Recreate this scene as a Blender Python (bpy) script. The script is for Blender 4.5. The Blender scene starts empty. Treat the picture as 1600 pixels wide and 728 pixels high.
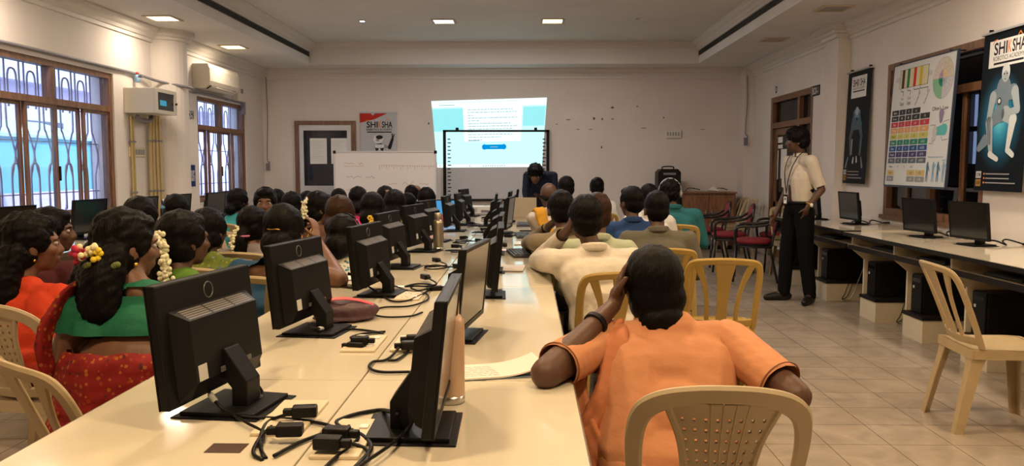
import bpy, bmesh, math, random
import numpy as np
from mathutils import Vector, Matrix, Euler
random.seed(11)
RNG = np.random.RandomState(5)
SC = bpy.context.scene
COL = SC.collection
PI = math.pi

# ------------------------------------------------------------------ camera
FPX = 1250.0
PITCH = math.radians(4.7)
YAW = math.radians(1.13)
CAMZ = 1.33
cd = bpy.data.cameras.new('camera')
cam = bpy.data.objects.new('camera', cd)
COL.objects.link(cam)
cam.location = (0, 0, CAMZ)
cam.rotation_euler = (PI / 2 - PITCH, 0, YAW)
cd.sensor_width = 36.0
cd.lens = FPX / 1600 * 36
cd.clip_start = 0.05
cd.clip_end = 200
SC.camera = cam
RM = Euler((PI / 2 - PITCH, 0, YAW)).to_matrix()


def ray(px, py):
    return RM @ Vector(((px - 800) / FPX, (364 - py) / FPX, -1))


def atY(px, py, Y):
    d = ray(px, py)
    t = Y / d.y
    return Vector((d.x * t, Y, CAMZ + d.z * t))


def atZ(px, py, z):
    d = ray(px, py)
    t = (z - CAMZ) / d.z
    return Vector((d.x * t, d.y * t, z))


def atX(px, py, X):
    d = ray(px, py)
    t = X / d.x
    return Vector((X, d.y * t, CAMZ + d.z * t))


# ------------------------------------------------------------------ render look
SC.view_settings.view_transform = 'Standard'
SC.view_settings.look = 'None'
SC.view_settings.gamma = 1.0
SC.view_settings.use_curve_mapping = False
SC.view_settings.exposure = 0.0
SC.cycles.use_denoising = True
SC.cycles.max_bounces = 8
SC.cycles.diffuse_bounces = 4
SC.cycles.glossy_bounces = 3
SC.cycles.transparent_max_bounces = 8
SC.cycles.caustics_reflective = False
SC.cycles.caustics_refractive = False
SC.cycles.sample_clamp_indirect = 4.0

world = bpy.data.worlds.new('sky')
SC.world = world
world.use_nodes = True
_bg = world.node_tree.nodes['Background']
_bg.inputs[0].default_value = (0.62, 0.74, 1.0, 1)
_bg.inputs[1].default_value = 3.0


def lamp(name, kind, loc, power, color, size=None, target=None, portal=False, spread=None):
    ld = bpy.data.lights.new(name, kind)
    ld.energy = power
    ld.color = color
    if kind == 'AREA':
        ld.shape = 'RECTANGLE'
        ld.size, ld.size_y = size
        if portal:
            ld.cycles.is_portal = True
        if spread:
            ld.spread = spread
    o = bpy.data.objects.new(name, ld)
    COL.objects.link(o)
    o.location = loc
    if target is not None:
        d = Vector(target) - Vector(loc)
        o.rotation_euler = d.to_track_quat('-Z', 'Y').to_euler()
    return o


sun = lamp('sun', 'SUN', (6, 4, 14), 4.0, (1.0, 0.96, 0.92), target=(-6, 9, 0))
sun.data.angle = math.radians(2)
WARM = (1.0, 0.72, 0.42)
WARM2 = (1.0, 0.82, 0.62)
COOL = (1.0, 0.90, 0.84)
# ceiling lamps of the hall: (x, y, z, power, colour); the lamps nearest the camera are lit, the far right ones are off
TRAY_LAMPS = [(-1.14, 11.0, 3.30, 26, COOL, True), (0.33, 11.0, 3.30, 26, COOL, True),
              (-1.0, 6.8, 3.30, 34, COOL, True), (0.5, 6.8, 3.30, 26, COOL, True),
              (-1.0, 3.6, 3.30, 46, WARM, True), (0.6, 3.6, 3.30, 40, WARM, True),
              (-1.0, 0.9, 3.30, 50, WARM, True), (0.8, 0.9, 3.30, 54, WARM, True)]
SIDE_LAMPS = [(-4.0, 8.85, 2.96, 15, WARM2, True), (-4.0, 10.95, 2.96, 12, WARM2, True),
              (-4.0, 6.3, 2.96, 24, WARM2, True), (-4.0, 3.6, 2.96, 24, WARM, True),
              (3.14, 8.45, 2.96, 0, WARM2, False), (3.14, 10.45, 2.96, 0, WARM2, False),
              (2.95, 5.6, 2.96, 36, WARM2, True), (3.0, 3.0, 2.96, 36, WARM, True)]

# ------------------------------------------------------------------ materials
MATS = {}


def mat(name, col, rough=0.6, metal=0.0, spec=0.5, emit=None, estr=1.0, bump=0.0, bscale=20.0, var=0.0, vscale=6.0, coat=0.0,
        bstretch=None, sheen=0.0):
    """plain procedural material with optional noise colour variation and noise bump"""
    if name in MATS:
        return MATS[name]
    m = bpy.data.materials.new(name)
    m.use_nodes = True
    nt = m.node_tree
    b = nt.nodes['Principled BSDF']
    c = tuple(col) + (1,)
    b.inputs['Base Color'].default_value = c
    b.inputs['Roughness'].default_value = rough
    b.inputs['Metallic'].default_value = metal
    b.inputs['Specular IOR Level'].default_value = spec
    if coat:
        b.inputs['Coat Weight'].default_value = coat
    if sheen:
        b.inputs['Sheen Weight'].default_value = sheen
    if emit is not None:
        b.inputs['Emission Color'].default_value = tuple(emit) + (1,)
        b.inputs['Emission Strength'].default_value = estr
    tc = None
    if var or bump:
        tc = nt.nodes.new('ShaderNodeTexCoord')
        src = tc.outputs['Object']
        if bstretch:
            mp = nt.nodes.new('ShaderNodeMapping')
            mp.inputs['Scale'].default_value = bstretch
            nt.links.new(src, mp.inputs[0])
            src = mp.outputs[0]
    if var:
        n = nt.nodes.new('ShaderNodeTexNoise')
        n.inputs['Scale'].default_value = vscale
        n.inputs['Detail'].default_value = 4
        nt.links.new(src, n.inputs['Vector'])
        r = nt.nodes.new('ShaderNodeMix')
        r.data_type = 'RGBA'
        lo = tuple(max(0, x * (1 - var)) for x in col) + (1,)
        hi = tuple(min(1, x * (1 + var)) for x in col) + (1,)
        r.inputs[6].default_value = lo
        r.inputs[7].default_value = hi
        nt.links.new(n.outputs['Fac'], r.inputs[0])
        nt.links.new(r.outputs[2], b.inputs['Base Color'])
    if bump:
        n = nt.nodes.new('ShaderNodeTexNoise')
        n.inputs['Scale'].default_value = bscale
        n.inputs['Detail'].default_value = 5
        nt.links.new(src, n.inputs['Vector'])
        bp = nt.nodes.new('ShaderNodeBump')
        bp.inputs['Strength'].default_value = bump
        bp.inputs['Distance'].default_value = 0.02
        nt.links.new(n.outputs['Fac'], bp.inputs['Height'])
        nt.links.new(bp.outputs[0], b.inputs['Normal'])
    MATS[name] = m
    return m


def nodes_of(m):
    return m.node_tree.nodes, m.node_tree.links, m.node_tree.nodes['Principled BSDF']


def mat_floor():
    m = mat('floor_tiles', (0.5, 0.42, 0.33), 0.22, spec=0.5)
    N, L, b = nodes_of(m)
    tc = N.new('ShaderNodeTexCoord')
    mp = N.new('ShaderNodeMapping')
    mp.inputs['Location'].default_value = (0.055, 0.115, 0)
    L.new(tc.outputs['Object'], mp.inputs[0])
    br = N.new('ShaderNodeTexBrick')
    br.offset = 0.0
    br.inputs['Scale'].default_value = 1.0
    br.inputs['Brick Width'].default_value = 0.30
    br.inputs['Row Height'].default_value = 0.30
    br.inputs['Mortar Size'].default_value = 0.0022
    br.inputs['Mortar Smooth'].default_value = 0.1
    br.inputs['Color1'].default_value = (0.40, 0.335, 0.27, 1)
    br.inputs['Color2'].default_value = (0.36, 0.295, 0.23, 1)
    br.inputs['Mortar'].default_value = (0.13, 0.095, 0.06, 1)
    L.new(mp.outputs[0], br.inputs['Vector'])
    n = N.new('ShaderNodeTexNoise')
    n.inputs['Scale'].default_value = 3.5
    n.inputs['Detail'].default_value = 6
    n.inputs['Distortion'].default_value = 1.5
    L.new(tc.outputs['Object'], n.inputs['Vector'])
    cr = N.new('ShaderNodeMapRange')
    cr.inputs[1].default_value = 0.3
    cr.inputs[2].default_value = 0.75
    cr.inputs[3].default_value = 0.78
    cr.inputs[4].default_value = 1.1
    L.new(n.outputs['Fac'], cr.inputs[0])
    mx = N.new('ShaderNodeMix')
    mx.data_type = 'RGBA'
    mx.blend_type = 'MULTIPLY'
    mx.inputs[0].default_value = 1.0
    L.new(br.outputs['Color'], mx.inputs[6])
    L.new(cr.outputs[0], mx.inputs[7])
    L.new(mx.outputs[2], b.inputs['Base Color'])
    bp = N.new('ShaderNodeBump')
    bp.inputs['Strength'].default_value = 0.3
    bp.inputs['Distance'].default_value = 0.003
    bp.invert = True
    L.new(br.outputs['Fac'], bp.inputs['Height'])
    L.new(bp.outputs[0], b.inputs['Normal'])
    return m


def mat_wood(name, dark, light, scale=3.0, stretch=(1, 1, 8), rough=0.45):
    m = mat(name, light, rough)
    N, L, b = nodes_of(m)
    tc = N.new('ShaderNodeTexCoord')
    mp = N.new('ShaderNodeMapping')
    mp.inputs['Scale'].default_value = tuple(10.0 / s for s in stretch)
    L.new(tc.outputs['Object'], mp.inputs[0])
    n = N.new('ShaderNodeTexNoise')
    n.inputs['Scale'].default_value = scale
    n.inputs['Detail'].default_value = 6
    n.inputs['Distortion'].default_value = 0.6
    L.new(mp.outputs[0], n.inputs['Vector'])
    r = N.new('ShaderNodeValToRGB')
    r.color_ramp.elements[0].color = tuple(dark) + (1,)
    r.color_ramp.elements[0].position = 0.35
    r.color_ramp.elements[1].color = tuple(light) + (1,)
    r.color_ramp.elements[1].position = 0.7
    L.new(n.outputs['Fac'], r.inputs[0])
    L.new(r.outputs[0], b.inputs['Base Color'])
    return m


def mat_wall(name, col):
    """painted plaster: faint mottling and scattered scuffs of its own"""
    m = mat(name, col, 0.75, spec=0.25)
    N, L, b = nodes_of(m)
    tc = N.new('ShaderNodeTexCoord')
    n = N.new('ShaderNodeTexNoise')
    n.inputs['Scale'].default_value = 1.3
    n.inputs['Detail'].default_value = 7
    L.new(tc.outputs['Object'], n.inputs['Vector'])
    r = N.new('ShaderNodeValToRGB')
    r.color_ramp.elements[0].color = tuple(x * 0.93 for x in col) + (1,)
    r.color_ramp.elements[0].position = 0.35
    r.color_ramp.elements[1].color = tuple(col) + (1,)
    r.color_ramp.elements[1].position = 0.6
    L.new(n.outputs['Fac'], r.inputs[0])
    L.new(r.outputs[0], b.inputs['Base Color'])
    n2 = N.new('ShaderNodeTexNoise')
    n2.inputs['Scale'].default_value = 45
    L.new(tc.outputs['Object'], n2.inputs['Vector'])
    bp = N.new('ShaderNodeBump')
    bp.inputs['Strength'].default_value = 0.05
    L.new(n2.outputs['Fac'], bp.inputs['Height'])
    L.new(bp.outputs[0], b.inputs['Normal'])
    return m


def mat_glass(name, tint=(0.9, 0.95, 1.0), gloss=0.12):
    if name in MATS:
        return MATS[name]
    m = bpy.data.materials.new(name)
    m.use_nodes = True
    nt = m.node_tree
    nt.nodes.remove(nt.nodes['Principled BSDF'])
    out = nt.nodes['Material Output']
    tr = nt.nodes.new('ShaderNodeBsdfTransparent')
    tr.inputs[0].default_value = tuple(tint) + (1,)
    gl = nt.nodes.new('ShaderNodeBsdfGlossy')
    gl.inputs['Roughness'].default_value = 0.03
    mx = nt.nodes.new('ShaderNodeMixShader')
    mx.inputs[0].default_value = gloss
    nt.links.new(tr.outputs[0], mx.inputs[1])
    nt.links.new(gl.outputs[0], mx.inputs[2])
    nt.links.new(mx.outputs[0], out.inputs[0])
    MATS[name] = m
    return m


def mat_pattern(name, base, cols, scale=30.0, rough=0.7):
    """printed cloth: cells of several colours scattered on a base colour"""
    m = mat(name, base, rough, spec=0.2)
    N, L, b = nodes_of(m)
    tc = N.new('ShaderNodeTexCoord')
    n = N.new('ShaderNodeTexNoise')
    n.inputs['Scale'].default_value = scale * 0.35
    n.inputs['Detail'].default_value = 2
    L.new(tc.outputs['Object'], n.inputs['Vector'])
    v = N.new('ShaderNodeTexVoronoi')
    v.inputs['Scale'].default_value = scale
    L.new(tc.outputs['Object'], v.inputs['Vector'])
    r = N.new('ShaderNodeValToRGB')
    r.color_ramp.interpolation = 'CONSTANT'
    els = r.color_ramp.elements
    els[0].color = tuple(cols[0]) + (1,)
    els[0].position = 0
    els[1].color = tuple(base) + (1,)
    els[1].position = 0.42
    for i, c in enumerate(cols[1:]):
        e = els.new(0.62 + 0.13 * i)
        e.color = tuple(c) + (1,)
    sep = N.new('ShaderNodeSeparateColor')
    L.new(v.outputs['Color'], sep.inputs[0])
    L.new(sep.outputs[0], r.inputs[0])
    mx = N.new('ShaderNodeMix')
    mx.data_type = 'RGBA'
    gt = N.new('ShaderNodeMath')
    gt.operation = 'LESS_THAN'
    gt.inputs[1].default_value = 0.36
    L.new(v.outputs['Distance'], gt.inputs[0])
    mx.inputs[6].default_value = tuple(base) + (1,)
    L.new(gt.outputs[0], mx.inputs[0])
    L.new(r.outputs[0], mx.inputs[7])
    L.new(mx.outputs[2], b.inputs['Base Color'])
    return m


def mat_hair(name='black_hair', col=(0.004, 0.0032, 0.003), rough=0.46):
    if name in MATS:
        return MATS[name]
    m = mat(name, col, rough, spec=0.08)
    N, L, b = nodes_of(m)
    tc = N.new('ShaderNodeTexCoord')
    mp = N.new('ShaderNodeMapping')
    mp.inputs['Scale'].default_value = (1, 0.12, 0.12)
    L.new(tc.outputs['Object'], mp.inputs[0])
    n = N.new('ShaderNodeTexNoise')
    n.inputs['Scale'].default_value = 220
    n.inputs['Detail'].default_value = 3
    L.new(mp.outputs[0], n.inputs['Vector'])
    bp = N.new('ShaderNodeBump')
    bp.inputs['Strength'].default_value = 0.9
    bp.inputs['Distance'].default_value = 0.004
    L.new(n.outputs['Fac'], bp.inputs['Height'])
    L.new(bp.outputs[0], b.inputs['Normal'])
    return m


# ------------------------------------------------------------------ object helpers
def tag(o, label=None, cat=None, group=None, kind=None):
    if label:
        o['label'] = label
    if cat:
        o['category'] = cat
    if group:
        o['group'] = group
    if kind:
        o['kind'] = kind
    return o


def empty(name, loc=(0, 0, 0), rz=0.0, label=None, cat=None, group=None):
    o = bpy.data.objects.new(name, None)
    o.empty_display_size = 0.05
    COL.objects.link(o)
    o.location = loc
    o.rotation_euler = (0, 0, rz)
    tag(o, label, cat, group)
    return o


class MB:
    """collects primitives and links them as ONE mesh object"""

    def __init__(s):
        s.v = []
        s.f = []
        s.m = []
        s.sm = []
        s.mats = []
        s.n = 0

    def mi(s, m):
        if m is None:
            return 0
        if m not in s.mats:
            s.mats.append(m)
        return s.mats.index(m)

    def add(s, verts, faces, m=None, smooth=False):
        k = s.mi(m)
        b = s.n
        verts = [tuple(v) for v in verts]
        s.v += verts
        s.n += len(verts)
        for f in faces:
            s.f.append(tuple(b + i for i in f))
            s.m.append(k)
            s.sm.append(smooth)
        return s

    def box(s, x0, x1, y0, y1, z0, z1, m=None, M=None):
        x0, x1 = min(x0, x1), max(x0, x1)
        y0, y1 = min(y0, y1), max(y0, y1)
        z0, z1 = min(z0, z1), max(z0, z1)
        vs = [Vector(p) for p in ((x0, y0, z0), (x1, y0, z0), (x1, y1, z0), (x0, y1, z0),
                                  (x0, y0, z1), (x1, y0, z1), (x1, y1, z1), (x0, y1, z1))]
        if M is not None:
            vs = [M @ v for v in vs]
        return s.add(vs, [(0, 3, 2, 1), (4, 5, 6, 7), (0, 1, 5, 4), (1, 2, 6, 5), (2, 3, 7, 6), (3, 0, 4, 7)], m)

    def bbox(s, x0, x1, y0, y1, z0, z1, r, m=None, M=None, seg=2):
        """box with rounded edges"""
        bm = bmesh.new()
        bmesh.ops.create_cube(bm, size=1)
        for v in bm.verts:
            v.co = Vector(((x0 + x1) / 2 + v.co.x * abs(x1 - x0), (y0 + y1) / 2 + v.co.y * abs(y1 - y0), (z0 + z1) / 2 + v.co.z * abs(z1 - z0)))
        bmesh.ops.bevel(bm, geom=bm.edges[:], offset=r, segments=seg, affect='EDGES', profile=0.5)
        bm.verts.index_update()
        vs = [v.co.copy() for v in bm.verts]
        if M is not None:
            vs = [M @ v for v in vs]
        fs = [[v.index for v in f.verts] for f in bm.faces]
        bm.free()
        return s.add(vs, fs, m)

    def prism(s, pts, axis, a, b, m=None, M=None):
        """polygon pts (2D) extruded along axis from a to b. axis x: pts=(y,z); y: (x,z); z: (x,y)"""
        def mk(p, t):
            if axis == 'x':
                return Vector((t, p[0], p[1]))
            if axis == 'y':
                return Vector((p[0], t, p[1]))
            return Vector((p[0], p[1], t))
        n = len(pts)
        vs = [mk(p, a) for p in pts] + [mk(p, b) for p in pts]
        if M is not None:
            vs = [M @ v for v in vs]
        fs = [tuple(range(n))[::-1], tuple(range(n, 2 * n))]
        for i in range(n):
            j = (i + 1) % n
            fs.append((i, j, n + j, n + i))
        return s.add(vs, fs, m)

    def lathe(s, prof, loc=(0, 0, 0), seg=20, m=None, M=None, smooth=True):
        """profile of (r, z) turned about z"""
        vs = []
        for r, z in prof:
            for k in range(seg):
                a = 2 * PI * k / seg
                vs.append(Vector((loc[0] + r * math.cos(a), loc[1] + r * math.sin(a), loc[2] + z)))
        if M is not None:
            vs = [M @ v for v in vs]
        fs = []
        for i in range(len(prof) - 1):
            for k in range(seg):
                k2 = (k + 1) % seg
                fs.append((i * seg + k, i * seg + k2, (i + 1) * seg + k2, (i + 1) * seg + k))
        fs.append(tuple(range(seg))[::-1])
        fs.append(tuple((len(prof) - 1) * seg + k for k in range(seg)))
        return s.add(vs, fs, m, smooth)

    def tube(s, pts, r, seg=8, m=None, closed=False, smooth=True):
        """round tube; r is a number or a list"""
        pts = [Vector(p) for p in pts]
        n = len(pts)
        rr = r if isinstance(r, (list, tuple)) else [r] * n
        vs = []
        up = None
        for i, p in enumerate(pts):
            a = pts[(i - 1) % n] if (closed or i > 0) else p
            c = pts[(i + 1) % n] if (closed or i < n - 1) else p
            t = (c - a)
            if t.length < 1e-9:
                t = Vector((0, 0, 1))
            t.normalize()
            if up is None:
                up = Vector((0, 0, 1)) if abs(t.z) < 0.9 else Vector((1, 0, 0))
            side = t.cross(up)
            if side.length < 1e-6:
                side = t.cross(Vector((1, 0, 0)))
            side.normalize()
            up = side.cross(t).normalized()
            for k in range(seg):
                an = 2 * PI * k / seg
                vs.append(p + (side * math.cos(an) + up * math.sin(an)) * rr[i])
        fs = []
        last = n if closed else n - 1
        for i in range(last):
            j = (i + 1) % n
            for k in range(seg):
                k2 = (k + 1) % seg
                fs.append((i * seg + k, i * seg + k2, j * seg + k2, j * seg + k))
        if not closed:
            fs.append(tuple(range(seg))[::-1])
            fs.append(tuple((n - 1) * seg + k for k in range(seg)))
        return s.add(vs, fs, m, smooth)

    def ribbon(s, pts, widths, nors, th, m=None, M=None, smooth=False):
        """flat bar following pts; widths per station, nors = surface normal per station, th thickness"""
        pts = [Vector(p) for p in pts]
        n = len(pts)
        vs = []
        for i, p in enumerate(pts):
            a = pts[max(i - 1, 0)]
            c = pts[min(i + 1, n - 1)]
            t = (c - a).normalized()
            nn = Vector(nors[i] if isinstance(nors, list) else nors).normalized()
            sd = t.cross(nn).normalized()
            nn = sd.cross(t).normalized()
            w = widths[i] if isinstance(widths, (list, tuple)) else widths
            h = th / 2
            e = min(h * 0.8, w * 0.3)
            for (u, v) in ((-w / 2, -h + e), (-w / 2 + e, -h), (w / 2 - e, -h), (w / 2, -h + e),
                           (w / 2, h - e), (w / 2 - e, h), (-w / 2 + e, h), (-w / 2, h - e)):
                vs.append(p + sd * u + nn * v)
        if M is not None:
            vs = [M @ v for v in vs]
        fs = []
        for i in range(n - 1):
            for k in range(8):
                k2 = (k + 1) % 8
                fs.append((i * 8 + k, i * 8 + k2, (i + 1) * 8 + k2, (i + 1) * 8 + k))
        fs.append(tuple(range(8))[::-1])
        fs.append(tuple((n - 1) * 8 + k for k in range(8)))
        return s.add(vs, fs, m, smooth)

    def ball(s, c, r, seg=10, rings=7, m=None, M=None, smooth=True):
        if not isinstance(r, (tuple, list)):
            r = (r, r, r)
        v, f = sphere_np(seg, rings)
        vs = [Vector((c[0] + p[0] * r[0], c[1] + p[1] * r[1], c[2] + p[2] * r[2])) for p in v]
        if M is not None:
            vs = [M @ q for q in vs]
        return s.add(vs, f, m, smooth)

    def build(s, name, m=None, parent=None, kind=None, loc=None, rot=None, bevel=0, smooth=None):
        me = bpy.data.meshes.new(name)
        me.from_pydata(s.v, [], s.f)
        ms = s.mats if s.mats else ([m] if m else [])
        for x in ms:
            me.materials.append(x)
        if s.mats:
            me.polygons.foreach_set('material_index', s.m)
        sm = s.sm if smooth is None else [smooth] * len(s.f)
        me.polygons.foreach_set('use_smooth', sm)
        me.update()
        o = bpy.data.objects.new(name, me)
        COL.objects.link(o)
        if parent:
            o.parent = parent
        if kind:
            o['kind'] = kind
        if loc is not None:
            o.location = loc
        if rot is not None:
            o.rotation_euler = rot
        if bevel:
            bv = o.modifiers.new('bevel', 'BEVEL')
            bv.width = bevel
            bv.segments = 2
            bv.limit_method = 'ANGLE'
        return o


_SPH = {}


def sphere_np(seg, rings):
    k = (seg, rings)
    if k in _SPH:
        return _SPH[k]
    vs = [(0, 0, 1)]
    for i in range(1, rings):
        th = PI * i / rings
        for j in range(seg):
            a = 2 * PI * j / seg
            vs.append((math.sin(th) * math.cos(a), math.sin(th) * math.sin(a), math.cos(th)))
    vs.append((0, 0, -1))
    fs = []
    for j in range(seg):
        fs.append((0, 1 + j, 1 + (j + 1) % seg))
    for i in range(rings - 2):
        for j in range(seg):
            a = 1 + i * seg + j
            b = 1 + i * seg + (j + 1) % seg
            fs.append((a, a + seg, b + seg, b))
    e = len(vs) - 1
    for j in range(seg):
        fs.append((1 + (rings - 2) * seg + (j + 1) % seg, 1 + (rings - 2) * seg + j, e))
    _SPH[k] = (vs, fs)
    return _SPH[k]


def copy_tree(o, parent=None):
    c = o.copy()
    COL.objects.link(c)
    c.parent = parent
    for ch in o.children:
        copy_tree(ch, c)
    return c


def place(o, loc, rz=None, label=None, group=None):
    o.location = loc
    if rz is not None:
        o.rotation_euler = (0, 0, rz)
    if label:
        o['label'] = label
    if group:
        o['group'] = group
    return o


def smooth_path(pts, n=8):
    """Catmull-Rom through pts"""
    P = [Vector(p) for p in pts]
    P = [P[0] * 2 - P[1]] + P + [P[-1] * 2 - P[-2]]
    out = []
    for i in range(1, len(P) - 2):
        for k in range(n):
            t = k / n
            a, b, c, d = P[i - 1], P[i], P[i + 1], P[i + 2]
            out.append(0.5 * ((2 * b) + (c - a) * t + (2 * a - 5 * b + 4 * c - d) * t * t + (3 * b - a - 3 * c + d) * t ** 3))
    out.append(P[-2])
    return out


_TXT = {}


def text_geo(s, size=1.0, bold=0.0):
    """triangulated outline of a line of text, centred on its box: (verts2d, faces, w, h)"""
    k = (s, bold)
    if k not in _TXT:
        cu = bpy.data.curves.new('t', 'FONT')
        cu.body = s
        cu.size = 1.0
        cu.offset = bold
        cu.resolution_u = 3
        o = bpy.data.objects.new('t', cu)
        COL.objects.link(o)
        bpy.context.view_layer.update()
        me = bpy.data.meshes.new_from_object(o.evaluated_get(bpy.context.evaluated_depsgraph_get()))
        vs = [(v.co.x, v.co.y) for v in me.vertices]
        fs = [tuple(p.vertices) for p in me.polygons]
        bpy.data.objects.remove(o)
        bpy.data.meshes.remove(me)
        bpy.data.curves.remove(cu)
        xs = [v[0] for v in vs] or [0]
        ys = [v[1] for v in vs] or [0]
        cx, cy = (min(xs) + max(xs)) / 2, (min(ys) + max(ys)) / 2
        _TXT[k] = ([(v[0] - cx, v[1] - cy) for v in vs], fs, max(xs) - min(xs), max(ys) - min(ys))
    return _TXT[k]


class Canvas:
    """flat artwork: u right, v up in metres; M maps (u, v, w) to the world, w towards the viewer"""

    def __init__(s, mb, M, step=0.0006):
        s.mb, s.M, s.k, s.step = mb, M, 1, step

    def poly(s, pts, m, layer=None):
        w = (s.k if layer is None else layer) * s.step
        s.mb.add([s.M @ Vector((p[0], p[1], w)) for p in pts], [tuple(range(len(pts)))], m)

    def rect(s, u0, u1, v0, v1, m, layer=None):
        s.poly([(u0, v0), (u1, v0), (u1, v1), (u0, v1)], m, layer)

    def ell(s, u, v, a, b, m, layer=None, rot=0, seg=20, a0=0, a1=2 * PI):
        full = a1 - a0 > 6.28
        pts = []
        for i in range(seg + (0 if full else 1)):
            t = a0 + (a1 - a0) * i / seg
            x, y = a * math.cos(t), b * math.sin(t)
            pts.append((u + x * math.cos(rot) - y * math.sin(rot), v + x * math.sin(rot) + y * math.cos(rot)))
        if not full:
            pts.append((u, v))
        s.poly(pts, m, layer)

    def line(s, pts, w, m, layer=None):
        for a, b in zip(pts[:-1], pts[1:]):
            d = Vector((b[0] - a[0], b[1] - a[1]))
            if d.length < 1e-6:
                continue
            n = Vector((-d.y, d.x)).normalized() * w / 2
            s.poly([(a[0] + n.x, a[1] + n.y), (b[0] + n.x, b[1] + n.y), (b[0] - n.x, b[1] - n.y), (a[0] - n.x, a[1] - n.y)][::-1], m, layer)

    def limb(s, a, b, r0, r1, m, layer=None):
        """tapered round-ended 2D limb"""
        d = math.atan2(b[1] - a[1], b[0] - a[0])
        pts = []
        for i in range(9):
            t = d + PI / 2 + PI * i / 8
            pts.append((a[0] + r0 * math.cos(t), a[1] + r0 * math.sin(t)))
        for i in range(9):
            t = d - PI / 2 + PI * i / 8
            pts.append((b[0] + r1 * math.cos(t), b[1] + r1 * math.sin(t)))
        s.poly(pts, m, layer)

    def text(s, t, u, v, h, m, width=None, layer=None, bold=0.0, rot=0.0):
        vs, fs, w0, h0 = text_geo(t, bold=bold)
        if not vs:
            return
        sy = h / 0.72
        sx = sy if width is None else width / max(w0, 1e-6)
        w = (s.k if layer is None else layer) * s.step
        c, sn = math.cos(rot), math.sin(rot)
        s.mb.add([s.M @ Vector((u + p[0] * sx * c - p[1] * sy * sn, v + p[0] * sx * sn + p[1] * sy * c, w)) for p in vs], fs, m)


def face_M(origin, udir, vdir):
    u = Vector(udir).normalized()
    v = Vector(vdir).normalized()
    w = u.cross(v)
    M = Matrix.Identity(4)
    for i in range(3):
        M[i][0], M[i][1], M[i][2], M[i][3] = u[i], v[i], w[i], origin[i]
    return M
# ------------------------------------------------------------------ the room shell
XL, XR, XRF, YB, YN = -4.46, 3.72, 3.66, 13.5, -2.0
ZC, ZT = 2.96, 3.30
TX0, TX1, TY0, TY1 = -3.48, 2.69, -1.2, 12.85
M_wall = mat_wall('wall_paint', (0.72, 0.665, 0.625))
M_ceil = mat_wall('ceiling_paint', (0.74, 0.72, 0.70))
M_trim = mat('plaster_moulding', (0.70, 0.66, 0.62), 0.6)
M_floor = mat_floor()
M_brown = mat_wood('brown_frame_wood', (0.13, 0.06, 0.028), (0.24, 0.12, 0.06), 2.5, (1, 1, 6), 0.4)
M_glass = mat_glass('window_glass', (0.86, 0.9, 1.0), 0.06)
M_dglass = mat_glass('dark_window_glass', (0.35, 0.37, 0.42), 0.16)
M_black = mat('black_plastic', (0.006, 0.0055, 0.0055), 0.45, spec=.2)
M_blackg = mat('black_gloss', (0.008, 0.008, 0.009), 0.12)
M_steel = mat('brushed_steel', (0.55, 0.53, 0.5), 0.3, 1.0)
M_grille = mat('grille_iron', (0.20, 0.19, 0.22), 0.55)
M_bars = mat('grille_bars_paint', (0.42, 0.40, 0.52), 0.6)
M_white = mat('white_plastic', (0.78, 0.76, 0.71), 0.4)
M_paper = mat('paper', (0.78, 0.77, 0.74), 0.8)
M_ink = mat('ink', (0.03, 0.03, 0.035), 0.8)

MB().box(XL - .3, XR + .3, YN - .1, YB + .2, -0.12, 0, M_floor).build('floor', kind='structure')


def wall_boxes(mb, axis, w0, w1, a0, a1, z0, z1, holes, m):
    """wall slab with rectangular openings; axis 'x': slab x in w0..w1, runs along y"""
    def bx(p0, p1, q0, q1):
        if p1 - p0 < 1e-4 or q1 - q0 < 1e-4:
            return
        if axis == 'x':
            mb.box(w0, w1, p0, p1, q0, q1, m)
        else:
            mb.box(p0, p1, w0, w1, q0, q1, m)
    cur = a0
    for h0, h1, k0, k1 in sorted(holes):
        bx(cur, h0, z0, z1)
        bx(h0, h1, z0, k0)
        bx(h0, h1, k1, z1)
        cur = h1
    bx(cur, a1, z0, z1)


W1 = (6.66, 8.62, 0.82, 2.33)
W2 = (10.80, 12.66, 0.85, 2.29)
W3 = (6.62, 8.45, 0.84, 2.38)
D2 = (10.45, 12.2, 0.0, 2.36)
b = MB()
wall_boxes(b, 'x', XL - .26, XL, YN, YB, 0, 3.5, [W1, W2], M_wall)
# half-round pillar on the left wall
pil = [(XL - .01, 9.50)] + [(XL + .02 + 0.27 * math.sin(t), 9.80 - 0.27 * math.cos(t)) for t in [i * PI / 14 for i in range(15)]] + [(XL - .01, 10.10)]
b.prism(pil, 'z', 0, 2.96, M_wall)
b.build('wall_left', kind='structure')
b = MB()
wall_boxes(b, 'x', XR, XR + .24, YN, 9.48, 0, 3.5, [W3], M_wall)
wall_boxes(b, 'x', XRF, XR + .24, 9.50, YB, 0, 3.5, [D2], M_wall)
b.box(3.58, XR + .1, 9.445, 9.86, 0, 2.96, M_wall)
b.box(3.50, XR, 13.12, 13.5, 0, 2.96, M_wall)
b.build('wall_right', kind='structure')
MB().box(XL - .26, XR + .24, YB, YB + .2, 0, 3.5, M_wall).build('wall_back', kind='structure')
MB().box(XL - .26, XR + .24, YN - .2, YN, 0, 3.5, M_wall).build('wall_front', kind='structure')
b = MB()
b.box(XL - .26, TX0, YN - .2, YB + .2, ZC, ZC + .7, M_ceil)
b.box(TX1, XR + .24, YN - .2, YB + .2, ZC, ZC + .7, M_ceil)
b.box(TX0, TX1, TY1, YB + .2, ZC, ZC + .7, M_ceil)
b.box(TX0, TX1, YN - .2, TY0, ZC, ZC + .7, M_ceil)
b.box(TX0, TX1, TY0, TY1, ZT, ZC + .7, M_ceil)
b.build('ceiling', kind='structure')

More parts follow.
